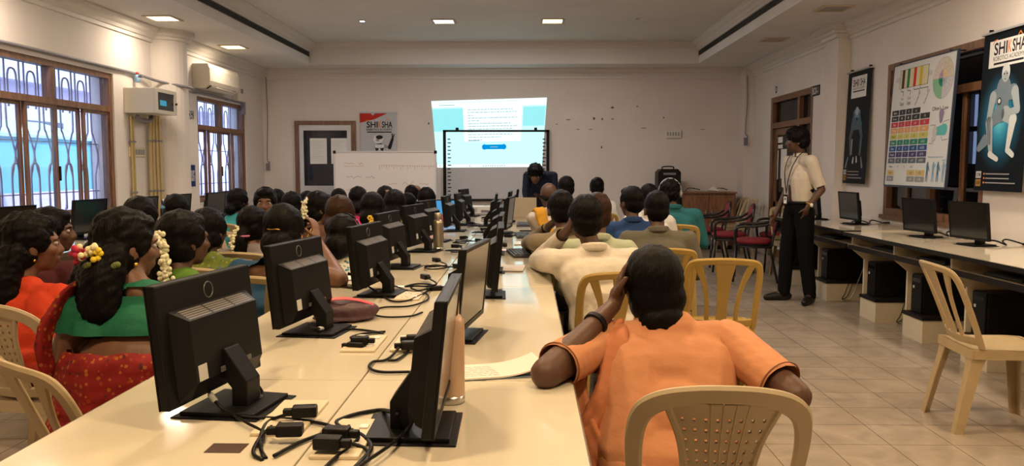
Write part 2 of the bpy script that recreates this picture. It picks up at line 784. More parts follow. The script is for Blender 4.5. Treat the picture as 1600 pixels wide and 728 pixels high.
# mouldings: (depth out from wall, height below ceiling) profile
PROF = [(0, 0), (0.115, 0), (0.115, -.018), (0.095, -.03), (0.085, -.052), (0.05, -.07), (0.035, -.095), (0.02, -.10), (0.02, -.13), (0, -.135)]


def mould(name, axis, base, sgn, a0, a1, ztop, s=1.0, prof=PROF):
    mb = MB()
    pts = [(base + sgn * p[0] * s, ztop + p[1] * s) for p in prof]
    if axis == 'y':   # runs along y, profile in x,z
        vs0 = [(p[0], a0, p[1]) for p in pts]
        vs1 = [(p[0], a1, p[1]) for p in pts]
    else:
        vs0 = [(a0, p[0], p[1]) for p in pts]
        vs1 = [(a1, p[0], p[1]) for p in pts]
    n = len(pts)
    fs = [(i, (i + 1) % n, n + (i + 1) % n, n + i) for i in range(n)] + [tuple(range(n)), tuple(range(n, 2 * n))]
    mb.add(vs0 + vs1, fs, M_trim)
    return mb.build(name, kind='structure')


mould('trim_1', 'y', XL, 1, YN, 9.52, ZC, 1.25)
mould('trim_2', 'y', XL, 1, 10.08, YB, ZC, 1.25)
mould('trim_3', 'y', XR, -1, YN, 9.44, ZC, 1.25)
mould('trim_4', 'y', XRF, -1, 9.86, YB, ZC, 1.25)
mould('trim_5', 'x', YB, -1, XL, XR, ZC, 1.25)
mould('trim_6', 'y', TX0, 1, TY0, TY1, ZT, 1.1)
mould('trim_7', 'y', TX1, -1, TY0, TY1, ZT, 1.1)
mould('trim_8', 'x', TY1, -1, TX0, TX1, ZT, 0.7)
# capitals around the pillars
b = MB()
for r, z0, z1 in ((0.36, 2.91, 2.96), (0.33, 2.875, 2.91), (0.30, 2.84, 2.875)):
    b.prism([(XL, 9.80 - r)] + [(XL + .02 + r * math.sin(t), 9.80 - r * math.cos(t)) for t in [i * PI / 14 for i in range(15)]] + [(XL, 9.80 + r)], 'z', z0, z1, M_trim)
b.build('trim_9', kind='structure')
b = MB()
for r, z0, z1 in ((0.12, 2.90, 2.96), (0.08, 2.86, 2.90), (0.04, 2.82, 2.86)):
    b.box(3.58 - r, XR, 9.44 - r, 9.86 + r, z0, z1, M_trim)
b.build('trim_10', kind='structure')
# skirting
b = MB().box(XRF - .015, XRF, 12.2, 13.12, 0, .1, M_trim).box(XRF - .015, XRF, 9.86, 10.45, 0, .1, M_trim)
b.build('baseboard_right', kind='structure')
MB().box(XL, XR, YB - .015, YB, 0, .1, M_trim).build('baseboard_back', kind='structure')

# air grilles in the tray sides (the dark strip)
M_vent = mat('dark_vent_metal', (0.05, 0.045, 0.042), 0.6)
M_ventb = mat('vent_back', (0.02, 0.018, 0.017), 0.8)
for x, s, nm in ((TX0, 1, 'left'), (TX1, -1, 'right')):
    t = empty('air_grille', (x, 0, 3.08), 0, 'long dark slotted air grille set in the %s side of the raised ceiling tray' % nm, 'vent')
    MB().box(0, s * .004, TY0 + .1, TY1 - .02, 0, .115, M_ventb).build('backing', parent=t)
    g = MB()
    for k in range(5):
        g.box(s * .004, s * .012, TY0 + .1, TY1 - .02, k * .025, k * .025 + .008, M_vent)
    y = TY0 + .1
    while y < TY1 - .03:
        g.box(s * .004, s * .011, y, y + .006, 0, .11, M_vent)
        y += .05
    g.build('slats', parent=t)
    t.children[0].location = (0, 0, 0)

# ------------------------------------------------------------------ ceiling lamps
M_lampon = mat('lit_lamp_diffuser', (0.9, 0.85, 0.75), 0.5, emit=(1.0, 0.80, 0.50), estr=7.0)
M_lampoff = mat('unlit_lamp_diffuser', (0.30, 0.25, 0.20), 0.4)
M_lampframe = mat('lamp_frame', (0.55, 0.45, 0.34), 0.5)


def ceiling_lamp(x, y, z, power, col, on, label):
    t = empty('ceiling_lamp', (x, y, z), 0, label, 'ceiling lamp', None)
    f = MB()
    for (a, b_, c, d) in ((-.16, .16, -.16, -.13), (-.16, .16, .13, .16), (-.16, -.13, -.13, .13), (.13, .16, -.13, .13)):
        f.box(a, b_, c, d, -.012, 0, M_lampframe)
    f.build('frame', parent=t)
    MB().box(-.13, .13, -.13, .13, -.006, 0, M_lampon if on else M_lampoff).build('diffuser', parent=t)
    if on and power:
        l = lamp('lamp_light', 'AREA', (x, y, z - .03), power, col, (.25, .25), target=(x, y, 0))
    return t


TL = ['lit square lamp in the raised ceiling tray, left of the pair over the screen', 'lit square lamp in the raised ceiling tray, right of the pair over the screen']
for i, a in enumerate(TRAY_LAMPS):
    if i < 2:
        ceiling_lamp(*a, TL[i])
    else:
        ceiling_lamp(*a, 'lit square lamp in the raised ceiling tray over the tables, %s of the %s pair' % ('left' if i % 2 == 0 else 'right', ('farthest', 'middle', 'nearest')[i // 2 - 1]))
SLB = ['lit square lamp in the low left ceiling, nearer the camera, before the round pillar', 'lit square lamp in the low left ceiling above the split air conditioner',
       'lit square lamp in the low left ceiling above the big barred window', 'lit square lamp in the low left ceiling beside the camera',
       'unlit brown square lamp in the low right ceiling before the pillar', 'unlit brown square lamp in the low right ceiling beyond the pillar',
       'lit square lamp in the low right ceiling above the dark poster', 'lit square lamp in the low right ceiling beside the camera']
for a, lb in zip(SIDE_LAMPS, SLB):
    ceiling_lamp(*a, lb)
M_spot = mat('spot_lens', (0.9, 0.9, 0.95), 0.3, emit=(0.95, 0.93, 1.0), estr=6)
for (px, py, on) in ((566, 32, 1), (996, 28, 0)):
    p = atZ(px, py, ZT)
    t = empty('spotlight', p, 0, 'small round recessed spotlight in the ceiling tray, %s' % ('glowing white' if on else 'unlit'), 'spotlight')
    MB().lathe([(.03, -.012), (.05, -.012), (.06, 0)], seg=16, m=M_white).build('rim', parent=t)
    MB().lathe([(.0, -.016), (.033, -.014), (.033, -.01)], seg=16, m=M_spot if on else M_lampoff).build('lens', parent=t)

# ------------------------------------------------------------------ windows
def wbar(mb, x, y0, y1, z0, z1, d=.06, m=None):
    mb.box(x - d / 2, x + d / 2, y0, y1, z0, z1, m or M_brown)


def left_window(name, W, rail, seams, top_seams):
    y0, y1, z0, z1 = W
    xf = XL - .07
    f = MB()
    t = .055
    wbar(f, xf, y0, y1, z1 - t, z1, .1)
    wbar(f, xf, y0, y1, z0, z0 + t, .1)
    wbar(f, xf, y0, y0 + t, z0 + t, z1 - t, .1)
    wbar(f, xf, y1 - t, y1, z0 + t, z1 - t, .1)
    wbar(f, xf, y0 + t, y1 - t, rail - .03, rail + .03, .1)
    for s in top_seams:
        wbar(f, xf, s - .03, s + .03, rail + .03, z1 - t, .09)
    root = f.build(name, kind='structure')
    edges = [y0 + t] + seams + [y1 - t]
    for i in range(len(edges) - 1):
        a, c = edges[i], edges[i + 1]
        dx = .018 if i % 2 else -.018
        s = MB()
        w = .034
        for (p, q, r_, u) in ((a, c, rail - .03 - w, rail - .03), (a, c, z0 + t, z0 + t + w), (a, a + w, z0 + t + w, rail - .03 - w), (c - w, c, z0 + t + w, rail - .03 - w)):
            wbar(s, xf + dx, p, q, r_, u, .03)
        sh = s.build('sash', parent=root)
        MB().box(xf + dx - .003, xf + dx + .003, a + w, c - w, z0 + t + w, rail - .03 - w, M_glass).build('pane', parent=sh)
        if i in (1, 2):
            MB().bbox(xf + dx + .015, xf + dx + .03, (c if i == 1 else a) - .012, (c if i == 1 else a) + .012, 1.2, 1.34, .005, M_black).build('handle', parent=sh)
    te = [y0 + t] + top_seams + [y1 - t]
    for a, c in zip(te[:-1], te[1:]):
        MB().box(xf - .003, xf + .003, a + .03, c - .03, rail + .03, z1 - t, M_glass).build('pane', parent=root)
    # iron security grille outside
    g = MB()
    xg = XL - .2
    n = int(round((y1 - y0) / .30))
    pw = (y1 - y0) / n
    zb, zt = z0, z1
    H = zt - zb
    for k in range(n):
        c = y0 + pw * (k + .5)
        for sgn in (-1, 1):
            pts = [(xg, c + sgn * .035, zt), (xg, c + sgn * .035, zb + H * .62), (xg, c + sgn * .06, zb + H * .56), (xg, c + sgn * .125, zb + H * .46),
                   (xg, c + sgn * .135, zb + H * .40), (xg, c + sgn * .10, zb + H * .32), (xg, c + sgn * .075, zb + H * .26), (xg, c + sgn * .075, zb + H * .1), (xg, c + sgn * .04, zb + .04), (xg, c, zb + .02)]
            g.tube(smooth_path(pts, 4), .0085, 6, M_bars)
        if k < n:
            e = c + pw / 2
            for (lo, hi) in ((.70, .93), (.06, .36)):
                if e + .06 < y1:
                    pts = [(xg, e - .06, zb + H * lo), (xg, e - .06, zb + H * hi - .06), (xg, e, zb + H * hi), (xg, e + .06, zb + H * hi - .06), (xg, e + .06, zb + H * lo)]
                    g.tube(smooth_path(pts, 4), .0085, 6, M_bars)
    for z in (.17, .5, .72):
        g.tube([(xg, y0, zb + H * z), (xg, y1, zb + H * z)], .006, 6, M_bars)
    g.build('window_grille', parent=root)
    MB().box(XL - .26, XL + .02, y0 - .0, y1 + .0, z0 - .02, z0, M_trim).build('window_sill', parent=root)
    return root


left_window('window_1', W1, 1.95, [7.13, 7.62, 8.08], [7.56])
left_window('window_2', W2, 1.88, [11.27, 11.72, 12.18], [11.72])
for W in (W1, W2):
    l = lamp('window_daylight_portal', 'AREA', (XL - .25, (W[0] + W[1]) / 2, (W[2] + W[3]) / 2), 1, (1, 1, 1), (W[1] - W[0], W[3] - W[2]), target=(0, (W[0] + W[1]) / 2, (W[2] + W[3]) / 2), portal=True)

# right window: brown frame, dark glass, dim corridor behind it
y0, y1, z0, z1 = W3
xf = XR + .06
f = MB()
for (p, q, r_, u, d) in ((y0, y1, z1 - .07, z1, .12), (y0, y1, z0, z0 + .07, .12), (y0, y0 + .07, z0 + .07, z1 - .07, .12), (y1 - .07, y1, z0 + .07, z1 - .07, .12),
                         (y0 + .07, y1 - .07, 1.97, 2.04, .11), (7.50, 7.57, z0 + .07, 1.97, .1), (7.50, 7.57, 2.04, z1 - .07, .1),
                         (7.02, 7.06, z0 + .07, 1.97, .05), (8.0, 8.04, z0 + .07, 1.97, .05)):
    wbar(f, xf, p, q, r_, u, d)
w3 = f.build('window_3', kind='structure')
for (a, c) in ((y0 + .07, 7.02), (7.06, 7.5), (7.57, 8.0), (8.04, y1 - .07)):
    MB().box(xf - .003, xf + .003, a, c, z0 + .07, 1.97, M_dglass).build('pane', parent=w3)
for (a, c) in ((y0 + .07, 7.5), (7.57, y1 - .07)):
    MB().box(xf - .003, xf + .003, a, c, 2.04, z1 - .07, M_dglass).build('pane', parent=w3)
MB().box(XR - .03, XR + .2, y0 - .03, y1 + .03, z0 - .04, z0, M_brown).build('window_sill', parent=w3)
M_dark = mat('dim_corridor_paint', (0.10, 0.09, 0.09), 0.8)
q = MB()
o0, o1 = atX(1509, 200, 5.4), atX(1527, 200, 5.4)  # opening to the sky added to imitate a window's reflection in the dark glass
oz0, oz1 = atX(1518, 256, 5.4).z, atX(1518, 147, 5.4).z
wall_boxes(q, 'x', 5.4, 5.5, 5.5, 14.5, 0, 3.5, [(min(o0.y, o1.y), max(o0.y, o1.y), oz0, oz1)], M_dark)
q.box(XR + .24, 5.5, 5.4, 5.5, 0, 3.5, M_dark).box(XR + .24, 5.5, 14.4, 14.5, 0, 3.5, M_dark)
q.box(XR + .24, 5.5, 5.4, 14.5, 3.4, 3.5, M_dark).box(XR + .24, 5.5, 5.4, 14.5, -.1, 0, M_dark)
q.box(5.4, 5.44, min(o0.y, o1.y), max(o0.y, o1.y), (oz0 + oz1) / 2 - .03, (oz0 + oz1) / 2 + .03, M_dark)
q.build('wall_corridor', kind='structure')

# right door: transom, side light, leaf with dark glass
y0, y1, z0, z1 = D2
xf = XRF + .05
f = MB()
for (p, q_, r_, u) in ((y0, y1, z1 - .08, z1), (y0, y0 + .05, 0, z1 - .08), (y1 - .10, y1, 0, z1 - .08), (y0 + .05, y1 - .1, 1.90, 1.98), (10.93, 11.01, 0, 1.90), (10.93, 11.01, 1.98, z1 - .08)):
    wbar(f, xf, p, q_, r_, u, .12)
d2 = f.build('door_2', kind='structure')
lf = MB()
for (p, q_, r_, u) in ((11.02, 12.09, 1.80, 1.89), (11.02, 12.09, 0.0, .12), (11.02, 12.09, .72, .82), (11.02, 11.12, .12, 1.8), (11.99, 12.09, .12, 1.8)):
    wbar(lf, xf, p, q_, r_, u, .05)
lf = lf.build('door_leaf', parent=d2)
MB().box(xf - .004, xf + .004, 11.12, 11.99, .82, 1.80, M_dglass).build('pane', parent=lf)
MB().box(xf - .01, xf + .01, 11.12, 11.99, .12, .72, M_white).build('lower_panel', parent=lf)
MB().bbox(xf - .07, xf - .03, 11.05, 11.08, .98, 1.12, .006, M_steel).build('door_handle', parent=lf)
MB().box(xf - .004, xf + .004, 10.5, 10.93, .0, 1.9, M_dglass).build('pane', parent=d2)
MB().box(xf - .004, xf + .004, 10.5, 10.93, 1.98, z1 - .08, M_dglass).build('pane', parent=d2)
MB().box(xf - .004, xf + .004, 11.01, 12.1, 1.98, z1 - .08, M_dglass).build('pane', parent=d2)

# back door with dark blue glass
p0, p1 = atY(461, 189, YB), atY(556, 189, YB)
x0, x1, zt = p0.x, p1.x, p0.z
f = MB()
f.box(x0, x1, YB - .05, YB, zt - .07, zt, M_brown).box(x0, x0 + .075, YB - .05, YB, 0, zt - .07, M_brown).box(x1 - .075, x1, YB - .05, YB, 0, zt - .07, M_brown)
d1 = f.build('door_1', kind='structure')
M_alu = mat('white_aluminium', (0.62, 0.62, 0.62), 0.4)
M_navy = mat('navy_glass', (0.006, 0.009, 0.022), 0.1, coat=0.5)
lf = MB()
zmid = atY(480, 290, YB).z
xa, xb = x0 + .075, x1 - .075
for (p, q_, r_, u) in ((xa, xb, zt - .16, zt - .07), (xa, xb, zmid - .1, zmid), (xa, xb, 0, .1), (xa, xa + .07, .1, zmid - .1), (xb - .07, xb, .1, zmid - .1), (xa, xa + .07, zmid, zt - .16), (xb - .07, xb, zmid, zt - .16)):
    lf.box(p, q_, YB - .04, YB - .005, r_, u, M_alu)
lf = lf.build('door_leaf', parent=d1)
MB().box(xa + .07, xb - .07, YB - .02, YB - .01, zmid, zt - .16, M_navy).build('pane', parent=lf)
MB().box(xa + .07, xb - .07, YB - .025, YB - .01, .1, zmid - .1, M_alu).build('lower_panel', parent=lf)
MB().bbox(xb - .06, xb - .02, YB - .08, YB - .04, .95, 1.1, .006, M_steel).build('door_handle', parent=lf)

# ------------------------------------------------------------------ outside the left windows
M_lilac = mat('lilac_render', (0.62, 0.56, 0.70), 0.8, var=.06)
M_pale = mat('pale_render', (0.62, 0.64, 0.72), 0.8, var=.05)
M_teal = mat('turquoise_sheet', (0.20, 0.56, 0.68), 0.6, var=.2, vscale=2)
M_tealp = mat('pale_green_sheet', (0.45, 0.68, 0.62), 0.6)
M_leafm = mat('bush_leaf', (0.10, 0.16, 0.07), 0.6, var=.4, vscale=9)
MB().box(-14, XL - .26, -2, 26, -.3, -.2, mat('yard_concrete', (0.5, 0.49, 0.48), 0.9, var=.1)).build('ground', kind='structure')
nb = empty('neighbour_building', (-9.5, 12, -.2), 0, 'pale lilac building wall seen through the barred windows', 'building')
MB().box(-1.0, 0, -9, 12, 0, 3.1, M_lilac).build('wall', parent=nb)
MB().box(-1.2, .3, -9, 12, 3.1, 3.3, M_pale).build('roof_slab', parent=nb)
for yy in (-5.2, -2.6, 0.2, 3.0, 6.0):
    w_ = MB().box(0, .04, yy, yy + 1.3, 1.2, 2.5, M_alu).build('window', parent=nb)
    MB().box(.04, .05, yy + .08, yy + 1.22, 1.28, 2.42, mat('far_pane', (0.08, 0.10, 0.16), 0.1)).build('pane', parent=w_)
# awning: a sloping top and a hanging sheet
aw = empty('awning', (-7.6, 10.9, 0), 0, 'turquoise sheet awning outside the big barred window', 'awning')
MB().box(-.02, .02, -3.2, 3.0, 0.95, 1.78, M_teal).build('sheet', parent=aw)
MB().prism([(-.9, 2.05), (.1, 1.78), (.1, 1.82), (-.9, 2.1)], 'y', -3.2, 3.0, M_tealp).build('top', parent=aw)
for yy in (-3.1, 0, 2.9):
    MB().tube([(.05, yy, -.2), (.05, yy, 1.8)], .02, 8, M_grille).build('post', parent=aw)


def bush(x, y, z, r, label, seed, n=1100):
    rs = np.random.RandomState(seed)
    t = empty('bush', (x, y, z), 0, label, 'bush', 'bushes outside the window')
    f = MB()
    for i in range(n):
        d = rs.normal(size=3)
        d /= np.linalg.norm(d)
        p = d * r * (0.55 + .5 * rs.rand())
        p[2] = abs(p[2]) * 1.3
        a = rs.normal(size=3)
        a /= np.linalg.norm(a)
        bvec = np.cross(a, d)
        bvec /= (np.linalg.norm(bvec) + 1e-6)
        L, W = .05 + .03 * rs.rand(), .02
        f.add([p - a * L / 2, p + bvec * W, p + a * L / 2, p - bvec * W], [(0, 1, 2, 3)], M_leafm)
    f.build('foliage', parent=t)
    s = MB()
    for k in range(5):
        an = k * 1.3
        s.tube([(0, 0, 0), (r * .3 * math.cos(an), r * .3 * math.sin(an), r * .6), (r * .5 * math.cos(an), r * .5 * math.sin(an), r * 1.1)], .012, 5, M_brown)
    s.build('stem', parent=t)


bush(-6.6, 9.2, -.2, .75, 'leafy bush below the turquoise awning, left of the two', 3)
bush(-6.5, 11.0, -.2, .7, 'leafy bush below the turquoise awning, right of the two', 4)
bush(-6.4, 16.5, -.2, .8, 'leafy bush outside the far barred window', 5)
# ------------------------------------------------------------------ tables
M_lam = mat('cream_laminate', (0.61, 0.55, 0.43), 0.09, spec=0.5, var=.05, vscale=2.5)
M_edge = mat('brown_edge_band', (0.09, 0.055, 0.03), 0.5)
M_lamv = mat('cream_board', (0.60, 0.53, 0.40), 0.5, var=.08, vscale=4)
M_wood = mat_wood('cabinet_wood', (0.16, 0.07, 0.035), (0.30, 0.14, 0.07), 3, (1, 1, 5), 0.35)
ZTB = 0.75
TXL, TXM, TXR = -1.045, -0.455, 0.125


def table(x0, x1, y0, y1, outer, label):
    t = empty('computer_table', ((x0 + x1) / 2, (y0 + y1) / 2, 0), 0, label, 'table')
    hx, hy = (x1 - x0) / 2 - .0022, (y1 - y0) / 2 - .0030
    b = MB()
    b.bbox(-hx, hx, -hy, hy, ZTB - .022, ZTB, .0015, M_lam, seg=1)
    b.build('tabletop', parent=t)
    e = MB()
    s = outer
    e.box(s * hx, s * (hx + .003), -hy, hy, ZTB - .022, ZTB - .001, M_edge)
    e.build('edge_band', parent=t)
    for yy in (-hy + .02, hy - .04):
        MB().box(-hx + .04, hx - .04, yy, yy + .02, 0, ZTB - .022, M_lamv).build('side_panel', parent=t)
    MB().box(-s * (hx - .01) - .009, -s * (hx - .01) + .009, -hy + .04, hy - .04, .25, ZTB - .022, M_lamv).build('modesty_panel', parent=t)
    return t


order = ['nearest', 'second', 'third', 'fourth', 'fifth', 'farthest']
yl = [0.42, 2.14, 3.87, 5.60, 7.33, 9.06, 10.7]
for i in range(6):
    table(TXL, TXM, yl[i], yl[i + 1], -1, 'cream computer table in the left half of the middle row, %s from the camera' % order[i])
yr = [0.42, 2.14, 3.87, 4.35, 6.05, 7.75, 9.3, 10.7]
order = ['nearest', 'second', 'short third', 'fourth', 'fifth', 'sixth', 'farthest']
for i in range(7):
    table(TXM, TXR, yr[i], yr[i + 1], 1, 'cream computer table in the right half of the middle row, %s from the camera' % order[i])

# socket plates let into the table tops
M_sock = mat('ivory_plastic', (0.62, 0.52, 0.36), 0.45)


def socket_plate(px, py, w, l, label, rz=0, at=None):
    p = at or atZ(px, py, ZTB)
    t = empty('socket_plate', (p.x, p.y, ZTB), rz, label, 'socket')
    MB().bbox(-w / 2, w / 2, -l / 2, l / 2, 0, .008, .002, M_sock).build('plate', parent=t)
    n = max(2, int(l / .1))
    h = t.children[0]
    pm = MB().bbox(-w / 2, w / 2, -l / 2, l / 2, 0, .008, .002, M_sock)
    for k in range(n):
        y = -l / 2 + l * (k + .5) / n
        for dx, dy in ((-.012, -.012), (.012, -.012), (0, .012)):
            pm.lathe([(.0035, 0), (.0035, .0006)], (dx - .012, y + dy, .008), 8, M_black)
        MB().bbox(w / 2 - .035, w / 2 - .015, y - .012, y + .012, .008, .012, .0015, M_white).build('switch', parent=t)
    bpy.data.objects.remove(h)
    pm.build('plate', parent=t)
    return t


socket_plate(0, 0, .11, .25, 'ivory socket plate beside the base of the nearest rear-facing monitor', at=Vector((-.545, 1.80, 0)))
socket_plate(0, 0, .10, .24, 'ivory socket plate at the frame bottom with two black plugs', at=Vector((-.385, 1.66, 0)))
socket_plate(0, 0, .11, .24, 'ivory socket plate beyond the maroon pouch, left of the middle seam', at=Vector((-.535, 2.58, 0)))
socket_plate(0, 0, .10, .22, 'ivory socket plate with plugs, right of the middle seam behind the second row', at=Vector((-.385, 2.58, 0)))
socket_plate(0, 0, .11, .22, 'ivory socket plate by the third rear-facing monitor', at=Vector((-.53, 3.55, 0)))
socket_plate(0, 0, .11, .22, 'ivory socket plate by the fourth rear-facing monitor', at=Vector((-.53, 4.6, 0)))
MB().box(-.66, -.585, 1.575, 1.63, ZTB, ZTB + .001, mat('cable_hole_dark', (0.05, 0.02, 0.01), 0.8)).build('cable_hole', None)
tag(bpy.data.objects['cable_hole'], 'dark rectangular cable hole in the nearest left table', 'cable hole')

# ------------------------------------------------------------------ monitors
M_scr = mat('screen_glass', (0.010, 0.010, 0.011), 0.15, spec=0.6)
M_mon = mat('monitor_plastic', (0.0045, 0.0043, 0.0046), 0.44, spec=0.16)
M_monv = mat('monitor_vent', (0.10, 0.09, 0.08), 0.5)
M_logo = mat('logo_grey', (0.14, 0.13, 0.12), 0.3, 0.5)
M_lab = mat('sticker', (0.5, 0.5, 0.48), 0.6)


def make_monitor(label, cat='monitor'):
    """screen looks along +y; origin on the table under the panel; the panel tips a little towards its screen side"""
    t = empty('computer_monitor', (0, 0, 0), 0, label, cat)
    W, z0, z1 = .207, .046, .322
    T = Matrix.Identity(4)
    T[1][2] = .105
    T[1][3] = -.105 * .1
    b = MB()
    b.bbox(-W, W, -.012, .012, z0, z1, .004, M_mon, T)
    b.box(-W, W, .011, .0145, z1 - .012, z1, M_mon, T).box(-W, W, .011, .0145, z0, z0 + .018, M_mon, T)
    b.box(-W, -W + .012, .011, .0145, z0 + .018, z1 - .012, M_mon, T).box(W - .012, W, .011, .0145, z0 + .018, z1 - .012, M_mon, T)
    b.build('housing', parent=t)
    MB().box(-W + .012, W - .012, .0115, .0125, z0 + .018, z1 - .012, M_scr, T).build('screen', parent=t)
    # raised electronics box with a sloping vented top
    zt = z1 - .085
    r = MB()
    x0, x1 = -.150, .150
    vs = [(x0 - .02, -.012, z0 + .01), (x1 + .02, -.012, z0 + .01), (x1 + .02, -.012, zt + .022), (x0 - .02, -.012, zt + .022),
          (x0, -.050, z0 + .05), (x1, -.050, z0 + .05), (x1, -.050, zt), (x0, -.050, zt),
          (x0, -.03, z0 + .012), (x1, -.03, z0 + .012)]
    r.add([T @ Vector(v) for v in vs], [(4, 5, 6, 7), (7, 6, 2, 3), (3, 0, 4, 7), (0, 8, 4), (2, 6, 5, 1), (1, 5, 9), (8, 9, 5, 4), (0, 1, 9, 8), (0, 3, 2, 1)], M_mon)
    rc = r.build('rear_cover', parent=t)
    v = MB()
    for (xa, xb) in ((x0 + .008, -.05), (-.042, .05), (.058, x1 - .008)):
        for k in range(5):
            f0 = .10 + .16 * k
            f1 = f0 + .10
            v.add([T @ Vector(q) for q in ((xa, -.050 + .038 * f0, zt + .022 * f0 + .0008), (xb, -.050 + .038 * f0, zt + .022 * f0 + .0008),
                                           (xb, -.050 + .038 * f1, zt + .022 * f1 + .0008), (xa, -.050 + .038 * f1, zt + .022 * f1 + .0008))], [(0, 1, 2, 3)], M_monv)
    v.build('vent', parent=rc)
    lg = MB()
    ring = [T @ Vector((.019 * math.cos(a), -.0125, z1 - .036 + .019 * math.sin(a))) for a in [2 * PI * i / 20 for i in range(20)]]
    lg.tube(ring, .0014, 5, M_logo, closed=True)
    cv = Canvas(lg, T @ face_M((0, -.0122, z1 - .036), (-1, 0, 0), (0, 0, 1)))
    cv.text('hp', 0, 0, .017, M_logo, width=.020)
    lg.build('logo', parent=t)
    MB().box(-.14, -.105, -.0508, -.0502, z0 + .052, z0 + .088, M_lab, T).build('label_sticker', parent=rc)
    pr = MB()
    for xx in (-.05, -.02, .035, .07):
        pr.box(xx, xx + .02, -.053, -.046, z0 + .052, z0 + .064, M_monv, T)
    pr.build('port', parent=rc)
    # arm: bent plate from the panel down to the foot
    n = MB()
    prof = [(-.030, .150), (-.050, .150), (-.105, .072), (-.105, .012), (-.065, .012), (-.065, .055), (-.03, .095)]
    n.prism([(p[0], p[1]) for p in prof], 'x', -.033, .033, M_mon)
    n.build('neck', parent=t, bevel=.003)
    f = MB()
    f.prism([(-.105, -.165), (.105, -.165), (.115, .045), (-.115, .045)], 'z', 0, .004, M_mon)
    f.prism([(-.09, -.150), (.09, -.150), (.10, .03), (-.10, .03)], 'z', .004, .013, M_mon)
    f.build('base', parent=t, bevel=.002)
    return t


def monitor_at(t, x, y, rz, z=ZTB, label=None, group=None):
    return place(t, (x, y, z), rz, label, group)


mon0 = make_monitor('black monitor seen from behind, nearest of the left row on the long table')
# left row: (x, y, facing angle) - the screen faces the people on the left (-x): rz about +90 deg
LEFTM = [(-.765, 1.90, 81, 'black monitor seen from behind, nearest of the left row on the long table'),
         (-.80, 2.79, 81, 'black monitor seen from behind beside the maroon pouch'),
         (-.72, 3.62, 82, 'black monitor seen from behind, third in the left row before its coiled cables'),
         (-.79, 4.60, 82, 'black monitor seen from behind, fourth in the left row'),
         (-.77, 5.50, 79, 'black monitor seen from behind, fifth in the left row before the steel flask'),
         (-.77, 6.25, 79, 'black monitor seen from behind, sixth in the left row behind the steel flask'),
         (-.72, 7.25, 87, 'black monitor seen edge-on, left of the far cluster before the open laptop'),
         (-.68, 8.0, 88, 'black monitor seen edge-on in the left row, right of the open laptop'),
         (-.74, 9.50, 80, 'black monitor seen from behind, farthest of the left row near the white projector')]
RIGHTM = [(-.195, 1.73, -89, 'black monitor seen edge-on, nearest of the right row at the frame bottom'),
          (-.20, 2.70, -98, 'black monitor with its brownish screen turned to the camera, second in the right row'),
          (-.145, 3.60, -88, 'black monitor seen edge-on, third in the right row'),
          (-.17, 4.45, -90, 'black monitor seen edge-on, fourth in the right row'),
          (-.20, 5.35, -89, 'black monitor seen edge-on, fifth in the right row'),
          (-.24, 6.2, -90, 'black monitor seen edge-on, sixth in the right row'),
          (-.17, 7.0, -96, 'black monitor, seventh in the right row, its screen just visible'),
          (-.33, 7.9, -88, 'black monitor seen edge-on, eighth in the right row'),
          (-.21, 8.6, -92, 'black monitor seen edge-on, ninth in the right row'),
          (-.14, 9.5, -90, 'black monitor, farthest of the right row beside the beige laptop lid')]
first = True
for lst, g in ((LEFTM, 'monitors in the left row of the long table'), (RIGHTM, 'monitors in the right row of the long table')):
    for (x, y, a, lb) in lst:
        m = mon0 if first else copy_tree(mon0)
        first = False
        monitor_at(m, x, y, math.radians(a), ZTB, lb, g)

# ------------------------------------------------------------------ right wall desk
ZD = 0.755
M_dk = mat('desk_black_edge', (0.010, 0.008, 0.007), 0.5, spec=.2)
M_kb = mat('keyboard_black', (0.018, 0.018, 0.019), 0.45)


def right_desk(y0, y1, divs, label, z=ZD):
    t = empty('computer_desk', (3.2, (y0 + y1) / 2, 0), 0, label, 'desk')
    cy = (y0 + y1) / 2
    cx = 3.2
    b = MB()
    b.box(2.83 - cx, XR - .005 - cx, y0 - cy, y1 - cy, z - .022, z, M_lam)
    b.build('worktop', parent=t)
    MB().box(2.815 - cx, 2.835 - cx, y0 - cy, y1 - cy, z - .03, z - .001, M_dk).box(2.835 - cx, 3.0 - cx, y0 - cy - .005, y0 - cy, z - .03, z - .001, M_dk).box(2.835 - cx, 3.5 - cx, y1 - cy, y1 - cy + .005, z - .03, z - .001, M_dk).build('edge_band', parent=t)
    MB().box(2.89 - cx, 3.45 - cx, y0 - cy + .01, y1 - cy - .01, .615, .63, M_lamv).build('keyboard_shelf', parent=t)
    MB().box(2.865 - cx, 2.89 - cx, y0 - cy + .01, y1 - cy - .01, .605, .64, M_dk).build('shelf_edge', parent=t)
    MB().box(3.45 - cx, 3.465 - cx, y0 - cy + .01, y1 - cy - .01, .2, z - .022, M_lamv).build('back_panel', parent=t)
    for d in divs:
        p = MB()
        p.prism([(2.90 - cx, z - .022), (2.90 - cx, .60), (3.01 - cx, .51), (3.01 - cx, 0), (3.64 - cx, 0), (3.64 - cx, z - .022)], 'y', d - cy - .011, d - cy + .011, M_lamv)
        p.build('divider', parent=t)
    for d in divs:
        q = MB().box(2.985 - cx, 3.40 - cx, d - cy - .33, d - cy - .011, 0, .175, M_lamv).build('plinth', parent=t)
        MB().box(2.975 - cx, 3.40 - cx, d - cy - .34, d - cy - .011, .175, .20, M_dk).build('plinth_edge', parent=q)
    return t


NDIV = [2.10, 2.94, 3.80, 4.66, 5.50, 6.36, 7.18]
right_desk(1.55, 7.19, NDIV[::1], 'long cream desk with black edges along the right wall, nearest the camera')
right_desk(7.24, 9.40, [8.30, 9.38], 'cream desk with black edges along the right wall beyond the standing man', z=.765)


